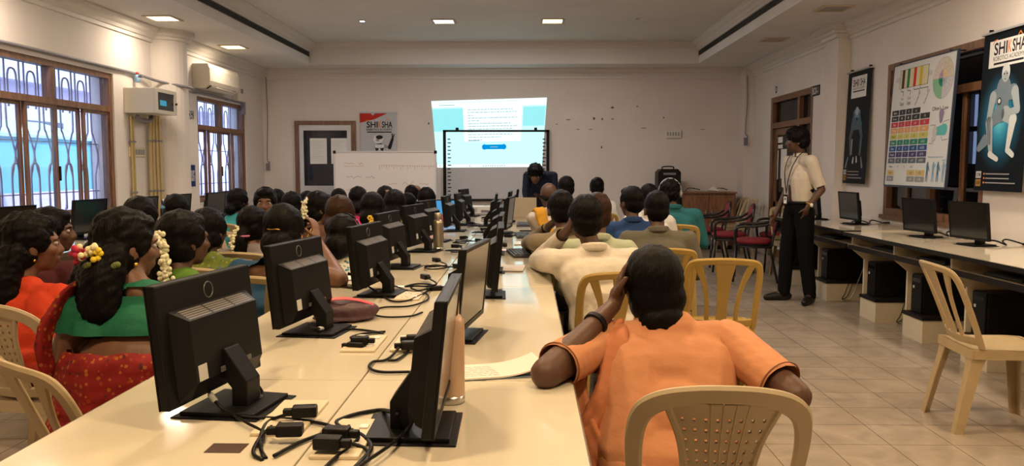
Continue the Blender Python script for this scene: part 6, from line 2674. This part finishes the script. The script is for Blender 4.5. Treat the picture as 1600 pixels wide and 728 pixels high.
# rope-pull sketch: three rounded figures on a line
F_tl, F_pu = flat('sketch_teal', (.10, .42, .42)), flat('sketch_purple', (.25, .20, .32))
cv.line([(U(.70), Vv(.47)), (U(.78), Vv(.47)), (U(.82), Vv(.42))], .004, F_blk, 1)
cv.line([(U(.70), Vv(.33)), (U(.76), Vv(.33)), (U(.80), Vv(.37))], .004, F_blk, 1)
cv.line([(U(.98), Vv(.50)), (U(.90), Vv(.49)), (U(.88), Vv(.45))], .004, F_blk, 1)
cv.line([(U(.98), Vv(.355)), (U(.90), Vv(.35)), (U(.88), Vv(.38))], .004, F_blk, 1)
cv.limb((U(.80), Vv(.42)), (U(.92), Vv(.43)), .035, .05, F_tl, 2)
cv.ell(U(.78), Vv(.42), .04, .055, F_lgrey, 3)
cv.limb((U(.86), Vv(.55)), (U(.86), Vv(.50)), .042, .025, F_pu, 3)
cv.ell(U(.76), Vv(.35), .02, .035, F_lgrey, 3)
cv.text('Resistance pictures', U(.83), Vv(.225), .016, flat('sketch_blue', (.15, .30, .50)), width=.22 * w, layer=1)
F_fb, F_fb2 = flat('figure_blue', (.10, .20, .32)), flat('figure_pale', (.25, .42, .58))
for k, u in enumerate((.72, .81, .88, .96)):
    m = F_fb if k % 2 == 0 else F_fb2
    cv.ell(U(u), Vv(.175), .014, .018, m, 2)
    cv.limb((U(u), Vv(.155)), (U(u), Vv(.11)), .022, .015, m, 2)
    cv.limb((U(u) - .008, Vv(.11)), (U(u) - .014, Vv(.04)), .009, .006, m, 2)
    cv.limb((U(u) + .008, Vv(.11)), (U(u) + .012, Vv(.04)), .009, .006, m, 2)
    cv.limb((U(u) + .02, Vv(.15)), (U(u) + .035, Vv(.12 + .05 * (k % 2))), .007, .005, m, 2)
cv.line([(U(.93), Vv(.20)), (U(.99), Vv(.20))], .01, F_fb2, 3)
mb.build('print', parent=t)
fr = MB()
M_chf = mat('banner_edge', (.02, .03, .06), .4)
for (a_, b_, c_, d_) in ((-w / 2 - .012, -w / 2, -.012, h + .012), (w / 2, w / 2 + .018, -.012, h + .012), (-w / 2, w / 2, -.02, 0), (-w / 2, w / 2, h, h + .012)):
    fr.box(a_, b_, c_, d_, -.016, .004, M_chf, MM)
fr.build('frame', parent=t)
for s_ in (-1, 1):
    MB().box(-.075 + .06, .16, s_ * w * .4 - .005, s_ * w * .4 + .005, h + .008, h + .02, M_black).build('hanger', parent=t)

# small signs
def wall_sign(px0, px1, py0, py1, X, name, label, cat, mback, lines, inner=None):
    p, q = atX(px0, py0, X), atX(px1, py1, X)
    w_, h_ = abs(p.y - q.y), .15
    zc = (atX((px0 + px1) / 2, py0, X).z + atX((px0 + px1) / 2, py1, X).z) / 2
    h_ = atX((px0 + px1) / 2, py0, X).z - atX((px0 + px1) / 2, py1, X).z
    s_ = -1 if X > 0 else 1
    yc = (p.y + q.y) / 2
    t_ = empty(name, (X, yc, zc), 0, label, cat)
    MM_ = face_M((s_ * .008, 0, 0), (0, s_, 0), (0, 0, 1))
    m_ = MB()
    m_.box(-w_ / 2, w_ / 2, -h_ / 2, h_ / 2, -.008, 0, mback, MM_)
    c2 = Canvas(m_, MM_, .0008)
    for (txt, v_, hh, ww, mm) in lines:
        c2.text(txt, 0, v_ * h_, hh, mm, width=ww * w_, layer=1, bold=.02)
    m_.build('plate', parent=t_)
    return t_


wall_sign(289, 302, 173, 185, XL + .001, 'name_plate', 'black plate lettered XBOX-2 between the pillar and far barred window', 'sign', F_blk, [('XBOX-2', 0, .09, .82, F_white)])
wall_sign(293.5, 305, 257.5, 291.5, XL + .001, 'notice_plate', 'navy blue notice with four white lines beside the far barred window', 'sign', flat('navy_sign', (.012, .03, .14)),
          [('PLEASE KEEP', .18, .035, .8, F_white), ('SILENCE', .06, .035, .55, F_white), ('SWITCH OFF', -.06, .035, .8, F_white), ('MOBILES', -.18, .035, .75, F_white)])
wall_sign(1267, 1281, 134, 150, XRF - .001, 'name_plate', 'black plate lettered XBOX-1 high on the right wall beyond the pillar', 'sign', F_blk, [('XBOX-1', 0, .09, .82, F_white)])
p = atX(1213.5, 140, XRF)
mb = MB()
Canvas(mb, face_M((XRF - .002, p.y, p.z), (0, -1, 0), (0, 0, 1))).text('D', 0, 0, .10, F_blk, width=.09, bold=.02)
tag(mb.build('wall_letter'), 'black letter D painted above the right door', 'letter')
# papers on the right door glass
for i, (x0, x1, y0, y1) in enumerate(((1206, 1216, 235, 280), (1220, 1229, 233, 279), (1216, 1223, 214, 223), (1216, 1223, 226, 232))):
    X = XRF + .045
    p, q = atX(x0, (y0 + y1) / 2, X), atX(x1, (y0 + y1) / 2, X)
    zt_, zb_ = atX((x0 + x1) / 2, y0, X).z, atX((x0 + x1) / 2, y1, X).z
    tag(MB().box(X - .002, X, q.y, p.y, zb_, zt_, M_paper).build('paper_notice'), ('tall pale sheet on the right door glass, left one', 'tall pale sheet on the right door glass, right one', 'small pale sticker on the right door glass, upper one', 'small pale sticker on the right door glass, lower one')[i], 'paper')

# ------------------------------------------------------------------ left wall: air conditioner, network box, pipes
M_acw = mat('ac_white', (.66, .60, .50), .3)
t = empty('air_conditioner', (XL, 11.22, 2.38), 0, 'white split air conditioner above the far barred window', 'air conditioner')
mb = MB()
mb.prism([(0.0, 0.0), (.15, .0), (.215, .045), (.235, .10), (.235, .26), (.21, .325), (0, .325)], 'y', -.54, .54, M_acw)
MX = Matrix(((1, 0, 0, 0), (0, 1, 0, 0), (0, 0, 1, 0), (0, 0, 0, 1)))
mb.build('body', parent=t, bevel=.006)
MB().prism([(.155, -.002), (.213, .040), (.208, .046), (.15, .006)], 'y', -.47, .47, M_black).build('outlet', parent=t)
for k in range(2):
    MB().prism([(.165 + .03 * k, -.012 + .022 * k), (.195 + .03 * k, .006 + .022 * k), (.193 + .03 * k, .010 + .022 * k), (.163 + .03 * k, -.008 + .022 * k)], 'y', -.46, .46, M_acw).build('flap', parent=t)
MB().box(.2355, .237, .15, .165, .18, .20, emat('ac_indicator', (.8, .9, 1), 1.5)).build('indicator_or_glint', parent=t)
t = empty('voltage_stabiliser', (XL, 12.25, 2.33), 0, 'white plastic box on the wall right of the air conditioner', 'box')
MB().bbox(0, .10, -.16, .16, 0, .24, .008, M_acw).build('case', parent=t)
MB().box(.10, .102, -.05, .05, .12, .19, M_grille).build('display', parent=t)
a = atX(379, 112, XL + .03)
t = empty('pipe_cover', (XL, a.y, 2.15), 0, 'dark upright pipe cover right of the air conditioner', 'pipe')
MB().bbox(0, .05, -.04, .04, 0, .42, .006, M_grille).build('cover', parent=t)

M_rk = mat('rack_beige', (.60, .56, .47), .35)
t = empty('network_cabinet', (XL, 9.10, 1.93), 0, 'beige wall-mounted network cabinet with a glass door by the pillar', 'cabinet')
w2 = .27
mb = MB()
mb.bbox(.002, .335, -w2, w2, 0, .275, .004, M_rk)
mb.build('case', parent=t)
dr = MB()
for (a_, b_, c_, d_) in ((-w2, w2, 0, .04), (-w2, w2, .235, .275), (-w2, -w2 + .07, .04, .235), (w2 - .06, w2, .04, .235)):
    dr.box(.337, .352, a_, b_, c_, d_, M_rk)
dr = dr.build('door', parent=t)
MB().box(.338, .344, -w2 + .07, w2 - .06, .04, .235, mat('smoked_glass', (.01, .015, .02), .05, spec=.8)).build('pane', parent=dr)
MB().box(.345, .346, -.14, .02, .09, .15, emat('switch_lights', (.1, .5, .7), .6)).build('indicator_or_glint', parent=t)  # reflection of the cyan page painted on the pane as a glowing patch
MB().lathe([(.0, 0), (.012, 0), (.012, .02), (0, .02)], seg=10, m=M_black, M=Matrix.Translation((.352, w2 - .03, .13)) @ Matrix.Rotation(PI / 2, 4, 'Y')).build('lock', parent=dr)
M_pipe = mat('yellowed_pvc', (.50, .38, .16), .4)


def pipe(pts, r, label, m=None, name='conduit_pipe', clips=True):
    t_ = empty(name, pts[0], 0, label, 'pipe')
    o = Vector(pts[0])
    MB().tube([Vector(p_) - o for p_ in smooth_path(pts, 6)], r, 8, m or M_pipe).build('pipe', parent=t_)
    if clips:
        for f in (.25, .75):
            q_ = Vector(pts[0]).lerp(Vector(pts[-1]), f) - o
            MB().bbox(q_.x - r - .006, q_.x + r + .004, q_.y - r - .012, q_.y + r + .012, q_.z - .01, q_.z + .01, .002, M_grille).build('clip', parent=t_)
    return t_


for i, y in enumerate((8.915, 8.96)):
    pipe([(XL + .03, y, 1.90), (XL + .03, y, 1.3), (XL + .03, y, .76)], .014, 'thin yellow pipe below the left end of the network cabinet, %s' % ('nearer' if i == 0 else 'farther'))
for i in range(4):
    y = 9.31 + .048 * i
    pipe([(XL + .06 + .012 * i, y, 1.93), (XL + .045 + .02 * i, y, 1.4), (XL + .045 + .02 * i, y, .76)], .016, 'yellow pipe in the bundle beside the round pillar, %s from the left' % ('first', 'second', 'third', 'fourth')[i])
pipe([(XL + .09, 8.93, 1.90), (XL + .10, 9.0, 1.86), (XL + .11, 9.15, 1.86), (XL + .10, 9.26, 1.88), (XL + .08, 9.31, 1.92)], .022, 'grey curved pipe elbow under the network cabinet', M_grille, clips=False)
za = atX(0, 73, XL + .03).z
pipe([(XL + .025, 5.2, 2.37), (XL + .025, 6.7, 2.385), (XL + .025, 8.3, 2.385), (XL + .025, 9.0, 2.385), (XL + .10, 9.50, 2.34), (XL + .32, 9.72, 2.30), (XL + .33, 9.9, 2.29)], .016, 'grey conduit running above the big barred window to the pillar', M_grille)
pipe([(XL + .025, 10.12, 2.32), (XL + .025, 11.0, 2.335), (XL + .025, 12.4, 2.325)], .015, 'grey conduit running under the air conditioner', M_grille)
p = atX(213, 118, XL + .04)
t = empty('wall_sensor', (XL + .02, p.y, p.z), 0, 'small blue and red plastic bottle hung on the conduit by the pillar', 'bottle')
MB().lathe([(0, -.08), (.03, -.075), (.032, -.01), (.018, .01), (0, .012)], (0.03, 0, 0), 12, mat('pale_blue_plastic', (.25, .42, .65), .3)).build('bottle_body', parent=t)
MB().lathe([(.017, .012), (.018, .035), (0, .036)], (0.03, 0, 0), 12, F_red).build('cap', parent=t)
t.name = 'hanging_bottle'
p, q = atX(202, 231, XL + .01), atX(226, 244, XL + .01)
t = empty('switchboard', (XL, (p.y + q.y) / 2, (p.z + q.z) / 2), 0, 'switch panel between the yellow pipes on the left wall', 'socket')
MB().bbox(0, .02, -abs(p.y - q.y) / 2, abs(p.y - q.y) / 2, -.055, .055, .004, M_sock).build('plate', parent=t)
for k in range(6):
    y = -abs(p.y - q.y) / 2 + (k + .7) * abs(p.y - q.y) / 6.5
    MB().box(.02, .026, y - .016, y + .016, -.03, .03, F_grey).build('switch', parent=t)

# ------------------------------------------------------------------ things on the tables
# plugs and cables
def plug_geo(mb, p, d, up=Vector((0, 0, 1))):
    d = Vector(d).normalized()
    s_ = d.cross(up).normalized()
    M_ = Matrix.Identity(4)
    for i in range(3):
        M_[i][0], M_[i][1], M_[i][2], M_[i][3] = d[i], s_[i], up[i], p[i]
    mb.bbox(-.028, .028, -.016, .016, -.010, .016, .005, M_black, M_)
    mb.bbox(-.048, -.026, -.009, .009, -.006, .010, .003, M_black, M_)


def cable(label, pts, r=.0042, plugs=(), group=None, sleeve=None, ferrite=None):
    o = Vector(pts[0])
    o.z = ZTB
    t_ = empty('power_cable', o, 0, label, 'cable', group)
    P = [p_ - o for p_ in smooth_path(pts, 8)]
    MB().tube(P, r, 7, M_black).build('cord', parent=t_)
    for (i, d) in plugs:
        m_ = MB()
        plug_geo(m_, P[i] + Vector(d).normalized() * .03, d)
        m_.build('plug', parent=t_)
    if sleeve:
        i = int(sleeve * len(P))
        MB().tube(P[i:i + 4], r * 1.7, 8, M_lab).build('cable_tag', parent=t_)
    if ferrite:
        i = int(ferrite * len(P))
        MB().tube([P[i] + (P[i + 1] - P[i]) * k for k in (-.8, 0, 1.2)], .010, 8, M_black).build('ferrite', parent=t_)
    return t_


def T(px, py, z=.757):
    return atZ(px, py, z)


zs = .757
cable('black cable from the nearest monitor with a white tag, crossing both nearest socket plates', [T(318, 583, .83), T(326, 612, .80), T(350, 640, .765), T(380, 651), T(424, 653), T(468, 656), T(519, 668), T(468, 691), T(428, 712)], plugs=(), sleeve=.14)
cable('black cable with a ferrite bead hanging from the nearest rear-facing monitor', [T(372, 563, .84), T(382, 578, .82), T(402, 600, .79), T(410, 617, .765), T(392, 634), T(362, 645), T(385, 660, .762), T(411, 676), T(408, 700), T(416, 716, .752)], ferrite=.38, r=.0035)
cable('black cable of the upper plug in the nearest left socket plate', [T(455, 645, .775), T(440, 650, .77), T(422, 657), T(412, 668), T(406, 690), T(412, 716, .752)], plugs=((0, (1, .15, 0)),))
cable('black cable of the lower plug in the nearest left socket plate', [T(430, 674, .775), T(415, 674, .765), T(402, 690), T(396, 708), T(410, 719, .752)], plugs=((0, (1, .1, 0)),))
cable('thick black cable looping from the nearest edge-on monitor over the middle seam', [T(622, 648, .80), T(607, 642, .78), T(591, 641), T(560, 646), T(532, 655), T(526, 662), T(540, 671), T(564, 679), T(580, 698), T(566, 719), T(545, 740)], r=.005)
cable('black cable of the upper plug in the socket plate at the frame bottom', [T(548, 679, .775), T(560, 681, .765), T(552, 695), T(525, 715), T(500, 738)], plugs=((0, (-1, .1, 0)),))
cable('black cable of the lower plug in the socket plate at the frame bottom', [T(535, 694, .775), T(552, 694, .765), T(572, 702), T(574, 716), T(556, 735)], plugs=((0, (-1, .05, 0)),))
cable('black cable hanging from the neck of the nearest edge-on monitor', [T(655, 600, .86), T(648, 650, .80), T(630, 678, .765), T(600, 702, .768), T(570, 722, .768), T(545, 742)], r=.004)
cable('black cable with a pale tag leading from the monitor beside the maroon pouch', [T(482, 506, .81), T(492, 512, .79), T(515, 514), T(560, 515), T(598, 521), T(572, 525), T(548, 534), T(543, 541)], plugs=((-1, (1, -.2, 0)),), sleeve=.2)
cable('black cable of the plug just beyond the second socket plate', [T(577, 533, .772), T(560, 531), T(548, 527), T(570, 521), T(602, 518)], plugs=((0, (-1, 0, 0)),))
cable('black cable looping left of the edge-on monitor, plugged in the right plate', [T(625, 541, .772), T(612, 556), T(600, 563), T(583, 565), T(577, 574), T(595, 581), T(640, 581)], plugs=((0, (1, .2, 0)),))
cable('black cable of the farther plug in the right socket plate', [T(634, 531, .772), T(640, 545), T(622, 561), T(606, 563)], plugs=((0, (1, .2, 0)),))
cable('black cable sweeping in wide curves behind the maroon pouch', [T(590, 455, .80), T(602, 452), T(616, 447), T(640, 455), T(665, 458), T(668, 468), T(640, 478), T(600, 480), T(577, 488), T(600, 495), T(640, 494), T(660, 488)], r=.004)
cable('black cable lying from the third rear-facing monitor to the middle seam', [T(575, 447, .79), T(592, 458), T(612, 470), T(635, 470), T(655, 462), T(672, 452)], plugs=((-1, (1, .3, 0)),))
CG2 = 'coiled cables along the middle seam'
for i, (x, y, sd_, lb) in enumerate(((-.50, 3.75, 1, 'coiled black cable beside the third rear-facing monitor'), (-.52, 4.50, 2, 'coiled black cable beside the fourth rear-facing monitor'), (-.48, 5.35, 3, 'coiled black cable between the steel flask and the edge-on monitors'), (-.5, 6.05, 4, 'coiled black cable just beyond the steel flask'),
                            (-.43, 6.9, 5, 'coiled black cable near the laptop, nearer one'), (-.52, 7.7, 6, 'coiled black cable near the laptop, farther one'), (-.36, 8.4, 7, 'coiled black cable before the white projector'), (-.33, 5.7, 8, 'coiled black cable left of the fifth edge-on monitor'),
                            (-.30, 6.6, 9, 'coiled black cable left of the sixth edge-on monitor'), (-.45, 8.9, 10, 'coiled black cable touching the white projector'))):
    rs = np.random.RandomState(sd_)
    pts = []
    for k in range(13):
        a_ = k * 1.15 + rs.rand() * .5
        r_ = .035 + .05 * rs.rand() + (.10 if k in (0, 12) else 0)
        pts.append(Vector((x + r_ * math.cos(a_), y + 1.3 * r_ * math.sin(a_), zs + .0015 * k + .006 * rs.rand())))
    cable(lb, pts, .0042, plugs=((0, (math.cos(sd_), .5, 0)), (-1, (-.6, math.sin(sd_), 0))), group=CG2)

# maroon pouch with a pink stripe
M_mar = mat('maroon_nylon', (.055, .018, .026), .55, bump=.3, bscale=30)
p = atZ(532, 505, ZTB)
t = empty('cloth_pouch', (p.x, p.y + .06, ZTB), math.radians(12), 'maroon zip pouch with a pink stripe between two rear-facing monitors', 'pouch')
b = PB()
b.ell((0, 0, .040), (.125, .075, .040)).ell((-.05, .0, .048), (.07, .065, .042)).ell((.06, .01, .036), (.075, .05, .034)).ell((0, 0, .012), (.12, .08, .012))
b.fuse('bag_body', M_mar, t, .006, 2, noise=.003, nscale=35)
mb = MB()
st = smooth_path([(-.105, -.035, .055), (-.06, -.045, .080), (0, -.035, .084), (.06, -.02, .072), (.11, -.005, .052)], 5)
mb.ribbon([s_ + Vector((0, -.004, .006)) for s_ in st], .016, [Vector((0, -.6, 1))] * len(st), .004, mat('pink_zip', (.60, .06, .07), .5))
mb.build('zip_stripe', parent=t)


def flask(px, py, r, h, body, label, cap_m, neck=.7, rz=0, loop=False):
    p_ = atZ(px, py, ZTB)
    t_ = empty('flask', (p_.x, p_.y + r, ZTB), 0, label, 'bottle')
    MB().lathe([(r * .92, 0), (r, .006), (r, .03), (r, h * .70), (r * .96, h * .76), (r * neck, h * .82)], (0, 0, 0), 24, body).build('bottle_body', parent=t_)
    MB().lathe([(r * neck * .98, h * .82), (r * neck, h * .83), (r * neck, h * .985), (r * neck * .9, h)], (0, 0, 0), 24, cap_m).build('cap', parent=t_)
    MB().lathe([(r * .93, -.0), (r * 1.01, .002), (r * 1.01, .02)], (0, 0, 0), 24, M_steel).build('base_ring', parent=t_)
    if loop:
        MB().ribbon(smooth_path([(0, -r * .5, h * .95), (.0, -r * 1.1, h * 1.0), (0, -r * 1.15, h * .85), (0, -r * .75, h * .78)], 5), .016, [Vector((1, 0, 0))] * 16, .004, cap_m).build('carry_loop', parent=t_)
    return t_


M_gs = mat('bronze_steel', (.42, .37, .28), .34, .85)
M_rg = mat('rose_gold_coat', (.52, .36, .25), .35, .35)
flask(684, 391, .036, .26, M_gs, 'steel flask on the left half of the table between monitors', M_gs, .72)
flask(703, 634, .034, .27, M_rg, 'rose gold flask standing behind the nearest edge-on monitor', M_rg, .62, loop=True)
p = Vector((-3.30, 7.2, 0))
t = empty('flask', (p.x, p.y, ZTB), 0, 'steel bottle on the left wall desk before a monitor', 'bottle')
MB().lathe([(.034, 0), (.038, .006), (.038, .20), (.03, .235), (.026, .24)], (0, 0, 0), 20, M_steel).build('bottle_body', parent=t)
MB().lathe([(.027, .24), (.028, .285), (.024, .29)], (0, 0, 0), 20, M_steel).build('cap', parent=t)


def notebook(px, py, rz, w, l, label, page_m=None, curl=0, th=.008, cover=None, lines=True):
    p_ = atZ(px, py, ZTB) if py else px
    t_ = empty('notebook', (p_.x, p_.y, ZTB), math.radians(rz), label, 'notebook')
    MB().bbox(-w / 2, w / 2, -l / 2, l / 2, 0, th * .5, .001, cover or M_mar).build('cover', parent=t_)
    mb_ = MB()
    n_ = 14
    top_, bot_ = [], []
    for i in range(n_ + 1):
        u = -w / 2 + w * i / n_
        f = max(0, (i / n_ - .45) / .55)
        z = th + curl * f * f
        for yy in (-l / 2, l / 2):
            top_.append((u - curl * .4 * f * f, yy, z))
            bot_.append((u - curl * .4 * f * f, yy, max(th * .5, z - th * .5)))
    fs = [(2 * i, 2 * i + 2, 2 * i + 3, 2 * i + 1) for i in range(n_)]
    mb_.add(top_, fs, page_m or M_paper, True)
    mb_.add(bot_, [f[::-1] for f in fs], page_m or M_paper, True)
    k = len(top_)
    side = []
    for e in (0, 1):
        mb_.add([v for i in range(n_ + 1) for v in (top_[2 * i + e], bot_[2 * i + e])], [(2 * i, 2 * i + 1, 2 * i + 3, 2 * i + 2) for i in range(n_)], page_m or M_paper)
    mb_.build('pages', parent=t_)
    if lines:
        m2 = MB()
        c2 = Canvas(m2, Matrix.Translation((0, 0, th + .0004)), .0003)
        rs_ = np.random.RandomState(int(abs(rz) * 3 + 1))
        for k in range(6):
            y_ = -l / 2 + l * (k + 1) / 8
            u = -w * .42
            while u < -w * .02:
                L_ = .008 + .02 * rs_.rand()
                c2.line([(u, y_), (u + L_ * .5, y_ + .006 * rs_.rand()), (u + L_, y_)], .0016, F_blk)
                u += L_ + .006
        m2.build('handwriting', parent=t_)
    return t_


M_pinkp = mat('cream_page', (.74, .66, .60), .8)
notebook(775, 582, 14, .27, .15, 'open notebook with handwriting and a curled page behind the nearest table seam', M_pinkp, curl=.028, cover=mat('blue_grey_cover', (.12, .16, .2), .5))
notebook(800, 420, -3, .14, .26, 'cream notebook lying before the elbow in the cream sleeve', M_pinkp, lines=False)
notebook(797, 391, 10, .26, .12, 'flat cream sheet pad beside the khaki sleeve', M_pinkp, lines=False, th=.004)
notebook(818, 381, 0, .14, .20, 'white spiral book with a dark cover beside the khaki elbow', M_paper, cover=M_black)
notebook(610, 378, 0, .18, .26, 'open white notebook at the left table edge near the olive blouse', M_paper, curl=.01)
notebook(560, 435, 20, .18, .14, 'white exercise book beyond the bare elbow on the left table edge', M_paper, lines=False)


def phone(px, py, rz, label):
    p_ = atZ(px, py, ZTB)
    t_ = empty('mobile_phone', (p_.x, p_.y, ZTB), math.radians(rz), label, 'phone')
    MB().bbox(-.038, .038, -.078, .078, 0, .009, .003, M_black).build('case', parent=t_)
    MB().box(-.034, .034, -.073, .073, .009, .0095, M_blackg).build('screen', parent=t_)


phone(548, 449, 55, 'black phone left of the third rear-facing monitor')
phone(700, 640, 5, 'black phone') if False else None
phone(803, 368, 80, 'black phone on the right table half beside the eighth monitor')
phone(826, 361, 75, 'black phone before the bald person')

# keyboards on the long table
for i, (x, y, a_, lb) in enumerate(((-.05, 5.3, 8, 'black keyboard on the right half of the long table, nearest of three'), (-.03, 6.7, 4, 'black keyboard on the right half of the long table, middle of three'), (-.04, 8.0, 0, 'black keyboard on the right half of the long table, farthest of three'))):
    k = copy_tree(kb)
    place(k, (x, y, ZTB), math.radians(a_), lb, 'keyboards on the long table')

# laptops
def laptop(x, y, rz, label, scr, lid_m, ang=105, z=ZTB):
    """lid hinged at the back, screen towards -y of the thing"""
    t_ = empty('laptop', (x, y, z), math.radians(rz), label, 'laptop')
    MB().bbox(-.17, .17, -.12, .12, 0, .016, .004, lid_m).build('keyboard_base', parent=t_)
    mk = MB()
    for i in range(4):
        for j in range(12):
            mk.box(-.15 + j * .025, -.13 + j * .025, .09 - i * .024 - .018, .09 - i * .024, .016, .0175, M_black)
    mk.build('keys', parent=t_)
    Mx_ = Matrix.Translation((0, .12, .012)) @ Matrix.Rotation(math.radians(90 - ang), 4, 'X')
    MB().bbox(-.17, .17, -.004, .004, 0, .235, .003, lid_m, Mx_).build('lid', parent=t_)
    m_ = MB().box(-.157, .157, -.0055, -.004, .014, .222, scr, Mx_)
    m_.build('screen', parent=t_)
    return t_


E_scr = emat('laptop_screen_blue', (.10, .42, .80), .8)
p = atZ(689, 350, ZTB)
laptop(p.x, p.y + .10, -6, 'open laptop with a bright blue screen on the left half of the long table', E_scr, M_black)
M_lid = mat('beige_lid', (.50, .41, .28), .45)
p = atZ(816, 340, ZTB)
laptop(-.06, 9.20, 176, 'open laptop with a beige lid, its back to the camera, before the navy shirt', M_scr, M_lid)
# projector
p = atZ(752, 333, ZTB)
t = empty('projector', (p.x, 9.85, ZTB), 0, 'white projector at the far end of the long table', 'projector')
MB().bbox(-.16, .16, -.13, .13, .015, .105, .012, M_white).build('case', parent=t)
MB().lathe([(.045, 0), (.045, .03), (.035, .032), (.03, .02), (0, .018)], seg=20, m=M_blackg, M=Matrix.Translation((.06, .13, .065)) @ Matrix.Rotation(-PI / 2, 4, 'X')).build('lens', parent=t)
g = MB()
for k in range(8):
    g.box(-.12 + k * .012, -.115 + k * .012, -.1315, -.13, .035, .085, M_grille)
g.build('vent', parent=t)
MB().box(.02, .12, -.1312, -.13, .03, .06, M_grille).build('connector_panel', parent=t)
for sx_ in (-1, 1):
    for sy_ in (-1, 1):
        MB().lathe([(.014, 0), (.014, .016)], (sx_ * .12, sy_ * .09, 0), 10, M_black).build('foot', parent=t)
# cables beside the monitors on the right desk and under it
for i, (x, y, lb) in enumerate(((3.48, 6.00, 'black cable bundle behind the nearest monitor on the right desk'), (3.45, 6.75, 'black cable bundle behind the second monitor on the right desk'), (3.42, 8.2, 'black cable bundle behind the monitor below the narrow banner'))):
    pts = [Vector((x - .12 + .05 * k, y + .09 * math.sin(k * 1.7), ZD + .008 + .012 * (k % 3))) for k in range(7)]
    c_ = cable(lb, pts, .006, plugs=((-1, (1, .2, 0)),), group='cable bundles on the right desk')
M_wirew = mat('white_wire', (.5, .48, .45), .5)
for i, (yy, lb) in enumerate(((6.72, 'white and black wires hanging under the desk past the second plinth'), (5.85, 'wires hanging under the desk near the beige chair seat'), (7.9, 'wires hanging under the far desk behind the trousers'))):
    t = empty('loose_wires', (3.25, yy, 0), 0, lb, 'wires')
    for k in range(3):
        MB().tube(smooth_path([(.15, .1 + .03 * k, .45), (.05 - .04 * k, .05, .25), (-.05 - .03 * k, 0, .05 + .02 * k), (-.10, .08, .012), (-.02 + .04 * k, .14, .012), (.06, .05, .05)]), .004, 6, M_wirew if k == 0 else M_black).build('wire', parent=t)
